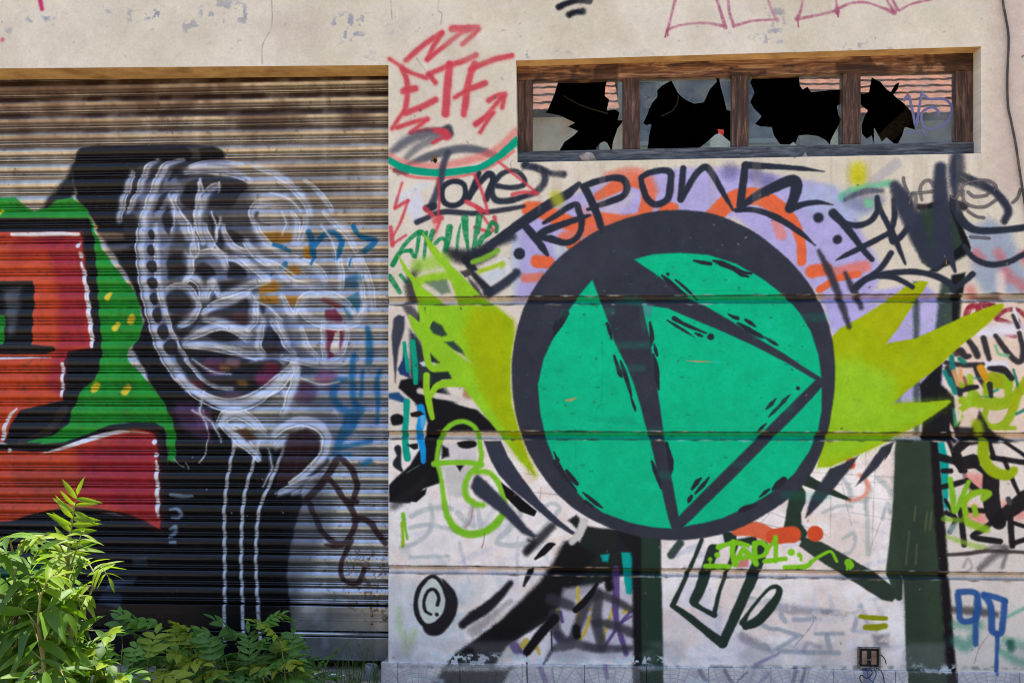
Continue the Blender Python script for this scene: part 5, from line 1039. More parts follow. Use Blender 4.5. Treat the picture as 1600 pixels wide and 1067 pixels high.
# ------------------------------------------------------------------ tiled plinth
TILE = mat("embossed grey tile", rough=.55)
def tile_mat(m):
    b = bsdf(m); t = N(m, "ShaderNodeTexImage"); t.image = bpy.data.images["wall paint"]
    uv = N(m, "ShaderNodeUVMap"); uv.uv_map = "wall"; K(m, uv.outputs[0], t.inputs[0])
    tc = N(m, "ShaderNodeTexCoord")
    # fan-laid setts pressed into the tile: rings and radial joints
    mp = N(m, "ShaderNodeMapping"); mp.inputs["Scale"].default_value = (3.0, 1, 3.0); K(m, tc.outputs["Object"], mp.inputs[0])
    sp = N(m, "ShaderNodeSeparateXYZ"); K(m, mp.outputs[0], sp.inputs[0])
    fr = N(m, "ShaderNodeMath", operation='FRACT'); K(m, sp.outputs[0], fr.inputs[0])
    sx = N(m, "ShaderNodeMath", operation='SUBTRACT'); sx.inputs[1].default_value = .5; K(m, fr.outputs[0], sx.inputs[0])
    sz = N(m, "ShaderNodeMath", operation='ADD'); sz.inputs[1].default_value = .35; K(m, sp.outputs[2], sz.inputs[0])
    l1 = N(m, "ShaderNodeMath", operation='MULTIPLY'); K(m, sx.outputs[0], l1.inputs[0]); K(m, sx.outputs[0], l1.inputs[1])
    l2 = N(m, "ShaderNodeMath", operation='MULTIPLY_ADD'); K(m, sz.outputs[0], l2.inputs[0]); K(m, sz.outputs[0], l2.inputs[1]); K(m, l1.outputs[0], l2.inputs[2])
    ln = N(m, "ShaderNodeMath", operation='SQRT'); K(m, l2.outputs[0], ln.inputs[0])
    at = N(m, "ShaderNodeMath", operation='ARCTAN2'); K(m, sx.outputs[0], at.inputs[0]); K(m, sz.outputs[0], at.inputs[1])
    def lines(src, k):
        a = N(m, "ShaderNodeMath", operation='MULTIPLY'); a.inputs[1].default_value = k; K(m, src, a.inputs[0])
        s = N(m, "ShaderNodeMath", operation='SINE'); K(m, a.outputs[0], s.inputs[0])
        g = N(m, "ShaderNodeMath", operation='ABSOLUTE'); K(m, s.outputs[0], g.inputs[0])
        r = N(m, "ShaderNodeMapRange"); r.inputs[1].default_value = .0; r.inputs[2].default_value = .38; K(m, g.outputs[0], r.inputs[0]); return r.outputs[0]
    mn = N(m, "ShaderNodeMath", operation='MINIMUM'); K(m, lines(ln.outputs[0], 52), mn.inputs[0]); K(m, lines(at.outputs[0], 17), mn.inputs[1])
    nz = N(m, "ShaderNodeTexNoise", Scale=14, Detail=5); K(m, tc.outputs["Object"], nz.inputs["Vector"])
    cr = N(m, "ShaderNodeValToRGB"); cr.color_ramp.elements[0].color = (*lin(176, 172, 176), 1); cr.color_ramp.elements[1].color = (*lin(214, 208, 208), 1)
    cr.color_ramp.elements[0].position = .35; cr.color_ramp.elements[1].position = .65; K(m, nz.outputs[0], cr.inputs[0])
    mx0 = N(m, "ShaderNodeMix", data_type='RGBA'); mx0.inputs[6].default_value = (*lin(164, 162, 168), 1); K(m, mn.outputs[0], mx0.inputs[0]); K(m, cr.outputs[0], mx0.inputs[7])
    mx = N(m, "ShaderNodeMix", data_type='RGBA'); K(m, t.outputs[1], mx.inputs[0]); K(m, mx0.outputs[2], mx.inputs[6]); K(m, t.outputs[0], mx.inputs[7])
    K(m, mx.outputs[2], b.inputs["Base Color"])
    bu = N(m, "ShaderNodeBump", Strength=.45, Distance=.003); K(m, mn.outputs[0], bu.inputs["Height"]); K(m, bu.outputs[0], b.inputs["Normal"])
tile_mat(TILE)
v, f = box((P(596, 600).x + .01, .0045, 0.0), (xRR, .3, zPl - .004)); bp_("plinth", v, f, CONC, uv=False)
edges = [596, 622] + [622 + 97 * k for k in range(1, 14)]
for i in range(len(edges) - 1):
    a, b = P(edges[i], 1055).x + .0012, P(edges[i + 1], 1055).x - .0012
    y = -.014 + random.uniform(-.001, .001)
    v, f = box((a, y, .004), (b, .004, zPl - random.uniform(0, .0015)))
    bevel(bp_("plinth_tile", v, f, TILE), .0025)

# ------------------------------------------------------------------ roller shutter: every slat a piece
SH = bp_("roller_shutter", *box((xL, .30, .35), (xE + .12, .315, 3.4)), DARK, uv=False, label="corrugated steel roller shutter painted with a white skull and a red block letter")
def sz_(y): return P(300, y, SHD).z
PIT = 25.58
_R = 42.0
PROF = [(0, 6), (.25, 2)] + [(8.75 + 8.4 * math.sin(R(a)) / math.sin(R(47)), -_R * (math.cos(R(a)) - math.cos(R(47))) * 1.12) for a in range(-47, 48, 8)] + [(17.4, 2), (17.7, 2.2), (18.8, -3.2), (19.1, -3), (19.35, 2), (19.7, 8), (20.4, 8), (20.6, 1), (21.1, -2.4), (22.1, -3.6), (23.1, -2.4), (23.7, 1), (24.0, 8), (25.5, 8)]
ns = 40; xs = [xL + (xE + .10 - xL) * i / ns for i in range(ns + 1)]
for k in range(-2, 32):
    y0 = 148 - PIT + PIT * k
    if y0 + PIT < 96: continue
    V, F = [], []
    dz = random.uniform(-.0012, .0012); bow = random.uniform(-.0045, .0045); dent = [(random.uniform(xL, xE), random.uniform(.1, .3), random.uniform(-.001, .0045)) for _ in range(2)]
    for (u, yy) in PROF:
        for x in xs:
            s_ = (x - xL) / (xs[-1] - xL)
            V.append((x, SHD + yy * .001 + bow * math.sin(s_ * 3.1) + .0012 * math.sin(x * 9 + k) + sum(h_ * math.exp(-((x - c_) / w_) ** 2) for c_, w_, h_ in dent), sz_(y0 + u) + dz * math.sin(s_ * 5 + k)))
    n = ns + 1
    for i in range(len(PROF) - 1):
        for j in range(ns): F.append((i * n + j, (i + 1) * n + j, (i + 1) * n + j + 1, i * n + j + 1))
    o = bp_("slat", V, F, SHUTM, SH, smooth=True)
def rail(name, ya, yb, d, th=.02):
    v, f = box((xL, d, sz_(yb)), (xE + .10, d + th, sz_(ya))); return bevel(bp_(name, v, f, SHUTM, SH), .003)
rail("bottom_rail", 943.5, 981, SHD - .012, .03)
V, F = tube([(xL, SHD + .002, sz_(986.5)), (xE + .1, SHD + .002, sz_(986.5))], .0125, 12); bp_("bottom_bead", V, F, SHUTM, SH, smooth=True)
rail("kick_plate", 991.5, 1027, SHD - .004, .02)
STEEL = noisy(mat("dull steel", rough=.45, metal=.8), lin(140, 136, 130), lin(86, 80, 74), 30)
BRASS = noisy(mat("old brass bolt", rough=.45, metal=.8), lin(150, 120, 70), lin(90, 74, 52), 40)
for (x, y) in ((581, 961), (581, 974)):
    q = P(x, y, SHD - .012); bm = bmesh.new(); bmesh.ops.create_uvsphere(bm, u_segments=12, v_segments=8, radius=.009)
    for v_ in bm.verts: v_.co = Vector((v_.co.x, v_.co.y * .7, v_.co.z)) + q
    me = bpy.data.meshes.new("rivet"); bm.to_mesh(me); bm.free(); me.materials.append(BRASS); me.polygons.foreach_set("use_smooth", [True] * len(me.polygons))
    o = bpy.data.objects.new("rivet", me); COL.objects.link(o); o.parent = SH
q = P(603, 965, SHD - .012)
parts = []
for r, y0, y1 in ((.017, -.006, .0), (.011, -.012, -.0062)):
    parts.append(tube([(q.x - .006, q.y + y0, q.z), (q.x - .006, q.y + y1, q.z)], r, 18))
v, f = join(parts); bevel(bp_("lock_cylinder", v, f, STEEL, SH, uv=False), .0015)
v, f = box((xE + .018, SHD - .03, .07), (xE + .10, SHD - .026, 3.4)); bp_("guide_rail", v, f, STEEL, SH, uv=False)
v, f = box((xL, -.015, .002), (xE + .03, .29, P(560, 1064).z)); bevel(bp_("threshold", v, f, CONC, uv=False), .008)

# ------------------------------------------------------------------ strip window
def wood(name, c1, c2, c3, scale, rot=False, bump=.5):
    m = mat(name, rough=.8); tc = N(m, "ShaderNodeTexCoord"); mp = N(m, "ShaderNodeMapping"); K(m, tc.outputs["Object"], mp.inputs[0])
    mp.inputs["Scale"].default_value = (1.4, 8, 14) if not rot else (14, 8, 1.4)
    n = N(m, "ShaderNodeTexNoise", Scale=scale, Detail=9, Roughness=.7, Distortion=.8); K(m, mp.outputs[0], n.inputs["Vector"])
    r = N(m, "ShaderNodeValToRGB"); e = r.color_ramp.elements; e[0].position = .36; e[0].color = (*c1, 1); e[1].position = .66; e[1].color = (*c3, 1)
    k = e.new(.5); k.color = (*c2, 1); K(m, n.outputs[0], r.inputs[0])
    K(m, r.outputs[0], bsdf(m).inputs["Base Color"])
    bp2 = N(m, "ShaderNodeBump", Strength=bump, Distance=.004); K(m, n.outputs[0], bp2.inputs["Height"]); K(m, bp2.outputs[0], bsdf(m).inputs["Normal"]); return m
WD = wood("dark stained window timber", lin(40, 26, 20), lin(72, 48, 37), lin(124, 94, 78), 4, True)
WH_ = wood("flaking head timber", lin(56, 34, 22), lin(116, 76, 48), lin(176, 140, 104), 3)
# broad flaked patches on the head
_n = N(WH_, "ShaderNodeTexNoise", Scale=5.5, Detail=5); _t = N(WH_, "ShaderNodeTexCoord"); K(WH_, _t.outputs["Object"], _n.inputs["Vector"])
_r = N(WH_, "ShaderNodeMapRange"); _r.inputs[1].default_value = .47; _r.inputs[2].default_value = .53; K(WH_, _n.outputs[0], _r.inputs[0])
_old = bsdf(WH_).inputs["Base Color"].links[0].from_socket
_m = N(WH_, "ShaderNodeMix", data_type='RGBA'); K(WH_, _r.outputs[0], _m.inputs[0]); K(WH_, _old, _m.inputs[6])
_d = N(WH_, "ShaderNodeMix", data_type='RGBA', blend_type='MULTIPLY'); _d.inputs[0].default_value = 1; K(WH_, _old, _d.inputs[6]); _d.inputs[7].default_value = (.30, .24, .21, 1)
K(WH_, _d.outputs[2], _m.inputs[7]); K(WH_, _m.outputs[2], bsdf(WH_).inputs["Base Color"])
WS_ = wood("weathered grey sill timber", lin(40, 42, 48), lin(78, 80, 86), lin(124, 124, 126), 5)
FD, FT = .10, .07
def piece(name, corners, m, d0=FD, d1=FD + FT, label=None, bev=.003):
    v, f = hexa([P(*c, d0) for c in corners], d0, d1); return bevel(bp_(name, v, f, m, WIN, uv=False), bev)
WIN = bp_("window", *hexa([P(808, 126, FD), P(1524, 110, FD), P(1524, 82, FD), P(808, 101, FD)], FD, FD + FT), WH_, uv=False, label="long strip window in rotten brown timber with four smashed panes"); bevel(WIN, .003)
piece("sill_rail", [(808, 262), (1524, 247), (1524, 221.5), (808, 237)], WS_, FD - .006, FD + FT)
piece("stile", [(808, 237.5), (832, 237), (832, 125.6), (808, 126.2)], WD); piece("stile", [(1494, 222.3), (1522, 221.8), (1522, 110.2), (1494, 110.8)], WD)
for x0, x1 in ((973, 1000), (1143.5, 1170), (1317, 1345)):
    zt = lambda x: 126.2 - (x - 808) * 16 / 716; zb = lambda x: 236.8 - (x - 808) * 15.5 / 716
    piece("mullion", [(x0, zb(x0)), (x1, zb(x1)), (x1, zt(x1)), (x0, zt(x0))], WD, FD + .004, FD + FT)
GLASS = mat("dirty glass", lin(150, 165, 170), .03)
def glass_mat(m):
    ntm = m.node_tree; b = bsdf(m); out = ntm.nodes["Material Output"]
    gl = N(m, "ShaderNodeBsdfGlossy", Roughness=.012); gl.inputs["Color"].default_value = (.93, .97, 1, 1)
    tr = N(m, "ShaderNodeBsdfTransparent"); tr.inputs[0].default_value = (.75, .82, .84, 1)
    df = N(m, "ShaderNodeBsdfDiffuse"); df.inputs[0].default_value = (*lin(150, 160, 164), 1)
    tc = N(m, "ShaderNodeTexCoord"); n = N(m, "ShaderNodeTexNoise", Scale=9, Detail=6); K(m, tc.outputs["Object"], n.inputs["Vector"])
    mr = N(m, "ShaderNodeMapRange"); mr.inputs[1].default_value = .4; mr.inputs[2].default_value = .75; mr.inputs[3].default_value = .08; mr.inputs[4].default_value = .45; K(m, n.outputs[0], mr.inputs[0])
    m1_ = N(m, "ShaderNodeMixShader"); m1_.inputs[0].default_value = .46; K(m, tr.outputs[0], m1_.inputs[1]); K(m, gl.outputs[0], m1_.inputs[2])
    m2_ = N(m, "ShaderNodeMixShader"); K(m, mr.outputs[0], m2_.inputs[0]); K(m, m1_.outputs[0], m2_.inputs[1]); K(m, df.outputs[0], m2_.inputs[2])
    K(m, m2_.outputs[0], out.inputs[0])
glass_mat(GLASS)
GDP = FD + .035
def slab(name, pts, d0, d1, m, parent, dev=0.0):
    """a flat pane-like piece with a traced outline and real thickness"""
    tilt = random.uniform(-dev, dev)
    q = [P(x, y, d0) for x, y in pts]; n = len(q)
    cx = sum(p.x for p in q) / n; 
    V = [Vector((p.x, d0 + (p.x - cx) * tilt, p.z)) for p in q] + [Vector((p.x, d1 + (p.x - cx) * tilt, p.z)) for p in q]
    tri = tessellate_polygon([[Vector((p.x, p.z, 0)) for p in q]])
    a = sum(q[i].x * q[(i + 1) % n].z - q[(i + 1) % n].x * q[i].z for i in range(n))
    F = []
    for t in tri:
        n_ = (V[t[1]] - V[t[0]]).cross(V[t[2]] - V[t[0]]); t = t if n_.y < 0 else (t[0], t[2], t[1])
        F.append(tuple(t)); F.append(tuple(i + n for i in t[::-1]))
    for i in range(n):
        j = (i + 1) % n; F.append((i, i + n, j + n, j) if a > 0 else (j, j + n, i + n, i))
    o = bp_(name, V, F, m, parent, uv=False)
    if m is GLASS:
        o.data.materials.append(GEDGE)
        for k in range(n): o.data.polygons[len(F) - 1 - k].material_index = 1
    return o
GEDGE = mat("broken glass edge", lin(196, 216, 214), .2)
SHARDS = [[(831,126),(848,127),(872,129),(866,148),(856,172),(851,176),(840,168),(831,165)], [(831,165.3),(840,168.3),(851,176.3),(875,181),(898,192),(887,198),(903,205),(896,212),(882,222),(873,237),(831,238)],
 [(949,125),(973.5,123),(973.5,188),(965,188),(968,176),(961,171),(948,173),(952,156),(945,150),(946,136)], [(956,236),(958,221),(965,201),(973.5,190),(973.5,236)], [(930,237),(932,231),(938,224),(944,221),(949,224),(955.5,237)],
 [(999.5,124),(1045,122),(1048,126),(1034,134),(1027,141),(1027,152),(1016,164),(1012,178),(1005,193),(1010,196),(1018,194),(1014,214),(1012,232),(1008,235),(999.5,235)],
 [(1048,123),(1117,121),(1120,128),(1109,140),(1100,160),(1085,162),(1070,155),(1060,146)], [(1124,122),(1144,121),(1144,174),(1136,172),(1131,152),(1126,134)], [(1092,232),(1105,222),(1117,211),(1124,208),(1134,216),(1144,225),(1144,232)],
 [(1169.5,120),(1178,119),(1172,129),(1179,145),(1172,160),(1178,170),(1190,182),(1180,194),(1188,198),(1206,199),(1209,212),(1219,226),(1234,226),(1240,222),(1245,228),(1169.5,230)], [(1246,229),(1243,224),(1248,212),(1262,211),(1278,213),(1290,219),(1296,225),(1297,228)],
 [(1248,118),(1317.5,116),(1317.5,140),(1296,141),(1268,144),(1262,136),(1254,140),(1250,134)], [(1317.5,160),(1308,166),(1311,181),(1316,186),(1306,204),(1298,220),(1297.5,228),(1317.5,227)],
 [(1344.5,116),(1425,113),(1495,111),(1495,224),(1402,227),(1410,212),(1414,199),(1424,201),(1430,203),(1429,188),(1424,174),(1412,161),(1400,152),(1396,148),(1404,138),(1405,129),(1399,132),(1392,144),(1386,140),(1376,128),(1362,121),(1358,144),(1350,147),(1344.5,146)],
 [(1366,227),(1366,200),(1378,222),(1385,215),(1400,227)], [(1344.5,164),(1356,173),(1350,184),(1346,196),(1347,210),(1354,217),(1362,212),(1365.5,227),(1344.5,228)]]
for sh in SHARDS: slab("glass_shard", sh, GDP, GDP + .004, GLASS, WIN, .028)
TAGM = mat("faded violet marker", lin(104, 106, 150), .6); TAGG = mat("grey marker", lin(88, 92, 104), .6)
def ribbon(name, curves, d, m, parent):
    V, F = [], []
    for wd, q in curves:
        c, _ = curve(q, [1] * len(q)); pts = [P(x, y, d) for x, y in c]; b = len(V)
        for i, p in enumerate(pts):
            t = (pts[min(i + 1, len(pts) - 1)] - pts[max(i - 1, 0)]).normalized(); nn = Vector((-t.z, 0, t.x)) * wd * S / 2
            V += [p + nn, p - nn]
        for i in range(len(pts) - 1): F.append((b + 2 * i, b + 2 * i + 1, b + 2 * i + 3, b + 2 * i + 2))
    return bp_(name, V, F, m, parent, uv=False)
ribbon("window_tag", [(4, [(1412,158),(1420,150),(1427,180),(1430,196)]), (4, [(1441,142),(1437,165),(1432,198)]), (4, [(1443,148),(1452,155),(1475,155),(1486,165),(1486,180),(1475,195),(1455,202),(1442,196),(1440,180),(1445,172),(1458,168),(1466,174),(1466,182)]), (2.5, [(1415,206),(1425,208),(1440,204),(1446,213)])], GDP - .0015, TAGM, WIN)
ribbon("window_tag", [(3, [(1012,136),(1008,146),(1014,152),(1022,148),(1022,138),(1016,132)]), (3, [(1014,152),(1004,160),(1006,168),(1014,168),(1018,158)]), (3, [(1034,128),(1040,124)])], GDP - .0015, TAGG, WIN)
ribbon("window_tag", [(2.5, [(1076,158),(1080,152),(1090,150),(1098,156)])], GDP - .0015, TAGG, WIN)
# things inside the dark room
o = None
BEAM = wood("grey beam", lin(70, 60, 48), lin(120, 106, 84), lin(160, 146, 120), 4)
a, b, r = P(1372, 226, .7), P(1442, 160, .95), .045
v, f = tube([a + (a - b) * .3, b + (b - a) * .6], .05, 4); o = bp_("roof_beam", v, f, BEAM, uv=False)
RED_M = mat("red card", lin(214, 60, 44), .7)
slab("red_card", [(1121,202),(1131,203),(1130,226),(1127,224)], GDP + .02, GDP + .023, RED_M, WIN)
WIREM = mat("brown flex", lin(84, 74, 62), .7)
v, f = tube([P(880,150,.5), P(905,164,.5), P(925,171,.5), P(950,178,.5)], .004, 5); bp_("loose_wire", v, f, WIREM, uv=False)
v, f = tube([P(1033,182,.5), P(1050,174,.5), P(1058,164,.5), P(1060,150,.5)], .004, 5); bp_("loose_wire", v, f, WIREM, uv=False)

# ------------------------------------------------------------------ painted pieces: the film of paint of each, 0.8 mm proud of the wall face
FILMS = {'violet': ("violet_ground", "pale violet spray field behind the slate lettering"), 'orange': ("orange_ribbon", "orange rounded ribbons behind the slate lettering"), 'red_initials': ("red_initial", "red spray initials ETF with zigzags left of the window"),
 'arc': ("arc_tag", "green, red and grey curved sweep below the red initials"), 'script_tag': ("script_tag", "slate handwritten name with an underline left of the window foot"), 'red_zigzag': ("red_zigzag", "thin red zigzag lines over the handwritten name"),
 'green_script': ("green_script", "green brushed scrawl above the left spikes"), 'dark_box': ("dark_box", "black outlined white box left of the ball"), 'dark_mass': ("dark_mass", "black, teal and blue shapes at the shutter edge"), 'left_flare': ("left_spikes", "lime and olive spikes on the left of the ball"),
 'lime_lock': ("lime_outline", "lime padlock-like outline left of the ball"), 'claws': ("dark_claw", "dark curved claws below the spikes"), 'beams': ("black_wedge", "black diagonal wedge left of the green pillar"), 'roundel': ("round_symbol", "black round symbol with a letter C at lower left"),
 'grey_tag': ("grey_tag", "grey, violet and yellow tag at the wall foot"), 'left_pillar': ("painted_pillar", "narrow dark green painted pillar under the ball"), 'right_pillar': ("painted_pillar", "wide dark green painted pillar with black edge at right"), 'green_struts': ("green_strut", "dark green struts right of the ball foot"),
 'orange_blobs': ("orange_blob", "orange blobs under the ball"), 'block_letter': ("block_letter", "dark green outlined block letter under the ball"), 'maroon_loops': ("maroon_loop", "maroon loops at the right edge"), 'white_haze': ("white_haze", "white sprayed haze at the right edge"), 'black_letters': ("black_letter", "black small letters at the right edge"),
 'yellow_green_tag': ("green_tag", "yellow-green letters at the right edge"), 'black_figure': ("black_tag", "thick black tag at the right edge"), 'lime_hook': ("lime_hook", "olive hook and lime letters over the thick black tag"), 'blue_number': ("blue_number", "blue number 90 at lower right"), 'right_flare': ("right_spikes", "three olive and lime spikes on the right of the ball"),
 'ball': ("painted_ball", "large green ball with slate outline and inner triangle"), 'slate_letters': ("slate_letter", "slate lettering arched over the ball"), 'tall_tag': ("tall_tag", "tall dark smeared tag under the window's right end"), 'drips': ("dark_streak", "two soft dark streaks beside the right spikes"), 'marker_loops': ("marker_loop", "thin marker loops under the window's right end"),
 'black_arcs': ("black_arc", "black short arcs at the top of the wall"), 'pink_marker': ("pink_marker", "pink marker outline at the top above the window"), 'lime_letters': ("lime_letter", "small lime letters and marks under the ball"), 'mustard_dashes': ("mustard_dash", "two mustard dashes at the wall foot")}
def no_film():
    zrow = lambda z: (ZT - z) / S
    for a, b in gz: W.id[int(zrow(a)) - 4:int(zrow(b)) + 5] = 0
    W.id[int(zrow(zPl)) - 3:] = 0
    c = [texel([(x, y)], 0)[0] for x, y in ((806,95),(1533,73),(1533,240),(808,254))]
    W.id[int(min(p[1] for p in c)) - 4:int(max(p[1] for p in c)) + 4, int(c[0][0]) - 4:int(c[2][0]) + 4] = 0
    W.id[:, :int(texel([(607, 500)], 0)[0][0]) + 4] = 0
no_film()
CELL = 4
WHOLE = ('painted_ball', 'left_spikes', 'right_spikes', 'black_wedge', 'lime_outline')
def film(name, label, gid, hero):
    c = W.id[:TH // CELL * CELL, :TW // CELL * CELL].reshape(TH // CELL, CELL, TW // CELL, CELL)
    m_ = (c == gid).sum((1, 3)) > CELL * CELL * .5
    if name in WHOLE: comps = [np.argwhere(m_)]
    else:
        comps = []; left = {tuple(t) for t in np.argwhere(m_).tolist()}
        while left:
            st = [left.pop()]; cc = []
            while st:
                r, k = st.pop(); cc.append((r, k))
                for dr in (-1, 0, 1):
                    for dk in (-1, 0, 1):
                        if (r + dr, k + dk) in left: left.remove((r + dr, k + dk)); st.append((r + dr, k + dk))
            if len(cc) >= 12: comps.append(np.array(cc))
    for cc in comps: film_mesh(name, label, cc)
def film_mesh(name, label, cc):
    if len(cc) < 4: return
    ys, xs_ = cc[:, 0], cc[:, 1]
    idx = {}; V = []; F = []
    def vi(r, k):
        if (r, k) not in idx:
            idx[(r, k)] = len(V); V.append(((k * CELL - TX) * S, -.0008, ZT - r * CELL * S))
        return idx[(r, k)]
    for r, k in zip(ys.tolist(), xs_.tolist()): F.append((vi(r + 1, k), vi(r + 1, k + 1), vi(r, k + 1), vi(r, k)))
    bp_(name, V, F, WALLM, label=label if name in WHOLE else None)
for g_, (nm, lb) in FILMS.items():
    if g_ in W.names: film(nm, lb, W.names.index(g_), g_ == 'ball')
# ------------------------------------------------------------------ small things on and by the wall
CAB = noisy(mat("black weathered cable", rough=.6), lin(52, 50, 50), lin(110, 84, 66), 18, lo=.5, hi=.7)
path = [(1566,-150),(1566,-60),(1567,0),(1571,25),(1576,60),(1574,120),(1575,165),(1580,190),(1587,225),(1593,265),(1600,310),(1606,350),(1612,420),(1613,560)]
c_, _ = curve(path, [1] * len(path))
V, F = tube([P(x, y, -.011) for x, y in c_], .0062, 8)
o = mesh("cable", V, F, CAB, smooth=True); prop(o, "dark cable hanging down the wall at the right edge beside the window", "cable")
v, f = join([box((q.x - .012, -.014, q.z - .004), (q.x + .012, .002, q.z + .004)) for q in (P(1571, 20), P(1599, 305))])

# junction box
q = P(1357, 1026); hw, hh = .058, .054
JB = empty("junction_box", (q.x, 0, q.z)); prop(JB, "small open electrical box with two brown sockets low on the wall", "electrical box")
def jp(name, v, f, m, smooth=False):
    o = mesh(name, v, f, m, smooth=smooth); o.parent = JB; return o
PLATE = noisy(mat("scratched tin", rough=.5, metal=.6), lin(150, 146, 140), lin(60, 56, 54), 40)
jp("back_plate", *box((-hw + .009, -.006, -hh + .009), (hw - .009, -.001, hh - .009)), noisy(mat("black recess", rough=.8), lin(30, 26, 26), lin(20, 18, 18), 30))
for nm, b in (("frame_side", ((-hw, -.016, -hh), (-hw + .008, -.001, hh))), ("frame_side", ((hw - .008, -.016, -hh), (hw, -.001, hh))), ("frame_rail", ((-hw + .0085, -.016, hh - .008), (hw - .0085, -.001, hh))), ("frame_rail", ((-hw + .0085, -.016, -hh), (hw - .0085, -.001, -hh + .008)))):
    bevel(jp(nm, *box(*b), PLATE), .002)
SOCK = noisy(mat("brown bakelite", rough=.45), lin(150, 120, 104), lin(100, 70, 58), 24)
for sx in (-.024, .024):
    bevel(jp("socket", *box((sx - .014, -.016, -.036), (sx + .014, -.0065, .036)), SOCK), .009, 4)
    v, f = tube([(sx + (.02 if sx < 0 else -.018), -.0065, -.01), (sx + (.02 if sx < 0 else -.018), -.012, -.01)], .005, 10); jp("screw", v, f, STEEL)
BLUEW = mat("blue wire", lin(40, 70, 130), .5); BLKW = mat("black wire", lin(24, 24, 30), .5)
for pts, m in (([(0.0, -.01, -.045), (.01, -.03, -.075), (-.02, -.04, -.10), (-.045, -.03, -.085), (-.05, -.025, -.11), (-.02, -.04, -.15)], BLKW), ([(.02, -.01, -.04), (.03, -.03, -.08), (.01, -.045, -.12), (.035, -.04, -.15)], BLUEW), ([(.055, -.012, .02), (.075, -.02, 0), (.085, -.02, -.03)], BLKW), ([(.03, -.012, -.05), (.06, -.03, -.07), (.075, -.03, -.14)], BLKW), ([(-.01, -.012, -.05), (-.012, -.035, -.09), (.02, -.04, -.13)], BLUEW)):
    cv = [Vector(p) for p in pts]; 
    x_, _ = curve([(p.x, p.z) for p in cv], [1] * len(cv)); yv = np.interp(np.linspace(0, 1, len(x_)), np.linspace(0, 1, len(cv)), [p.y for p in cv])
    V, F = tube([(a[0], y, a[1]) for a, y in zip(x_, yv)], .0028, 6); jp("wire", V, F, m, True)

# stone and shard on the window sill
def rock(name, pos, sx, sy, sz, m, seed, rot=0):
    r = random.Random(seed); bm = bmesh.new(); bmesh.ops.create_icosphere(bm, subdivisions=3, radius=1)
    ph = [Vector((r.uniform(-1, 1), r.uniform(-1, 1), r.uniform(-1, 1))).normalized() for _ in range(9)]
    for v in bm.verts:
        for k, p in enumerate(ph):
            h = .55 + .08 * (k % 3); dd = v.co.dot(p)
            if dd > h: v.co -= p * (dd - h) * .9
        v.co = Vector((v.co.x * sx, v.co.y * sy, v.co.z * sz))
    zmin = min(v.co.z for v in bm.verts)
    for v in bm.verts: v.co.z -= zmin
    me = bpy.data.meshes.new(name); bm.to_mesh(me); bm.free(); me.materials.append(m)
    o = bpy.data.objects.new(name, me); COL.objects.link(o); o.location = pos; o.rotation_euler = (0, rot, .3); return o
STONE = noisy(mat("grey rubble", rough=.95), lin(176, 160, 146), lin(110, 102, 96), 26, bump=.8, bscale=90)
q = P(918, 248, .06); zs = P(918, 254, .0).z
rock("stone", (q.x, .052, P(918, 252.6).z - .002), .062, .03, .035, STONE, 3); prop(bpy.data.objects["stone"], "grey lump of rubble lying on the window ledge under the first pane", "stone")
v = [(-.026, -.008, 0), (.024, -.008, 0), (.0, -.004, .042), (-.026, .012, 0), (.024, .012, 0), (.002, .010, .040)]
o = mesh("shard", v, [(0,1,2),(3,5,4),(0,2,5,3),(1,4,5,2),(0,3,4,1)], STONE); o.location = (P(1262, 247).x, .06, P(1262, 246.3).z); prop(o, "small pointed pale shard standing on the window ledge under the third pane", "shard")
# grey pipe stub, scrap of paper, rubble by the threshold
PIPE = noisy(mat("grey plastic", rough=.55), lin(150, 154, 160), lin(118, 122, 128), 20)
q = P(578, 1050, .05); zt_ = P(560, 1064).z
bm = bmesh.new(); ring = 20; R0, R1, H = .033, .029, .075
V, F = [], []
for rr, z in ((R0, 0), (R0 * 1.02, H), (R1 * 1.02, H), (R1, .004)):
    for k in range(ring):
        a = 6.2832 * k / ring; V.append((rr * math.cos(a), rr * math.sin(a), z + (random.uniform(-.006, .003) if z > .05 else 0)))
for i in range(3):
    for k in range(ring): F.append((i * ring + k, i * ring + (k + 1) % ring, (i + 1) * ring + (k + 1) % ring, (i + 1) * ring + k))
F.append(tuple(range(3 * ring, 4 * ring))); F.append(tuple(range(ring))[::-1])
o = mesh("plastic_cup", V, F, PIPE, smooth=False); o.location = (q.x, .06, zt_); o.rotation_euler = (0, R(4), 0); prop(o, "broken grey plastic cup standing on the threshold by the wall corner", "cup")
PAPER = mat("white paper", lin(222, 222, 220), .8)
def paper(name, x, y, d, w_, h_, seed, label, cat):
    r = random.Random(seed); V, F = [], []
    for i in range(7):
        for j in range(5): V.append(((i / 6 - .5) * w_ + r.uniform(-.004, .004), (j / 4 - .5) * h_ + r.uniform(-.004, .004), .004 + r.uniform(0, .014)))
    for i in range(6):
        for j in range(4): F.append((i * 5 + j, (i + 1) * 5 + j, (i + 1) * 5 + j + 1, i * 5 + j + 1))
    o = mesh(name, V, F, PAPER); q = P(x, y, d); o.location = (q.x, d, zt_); o.rotation_euler = (0, 0, r.uniform(-.4, .4)); prop(o, label, cat)
paper("paper_scrap", 526, 1056, .07, .075, .05, 4, "crumpled white scrap of paper lying on the threshold", "paper")
paper("paper_scrap", 490, 1056, .1, .04, .03, 9, "tiny pale scrap of paper left of the crumpled white one", "paper")
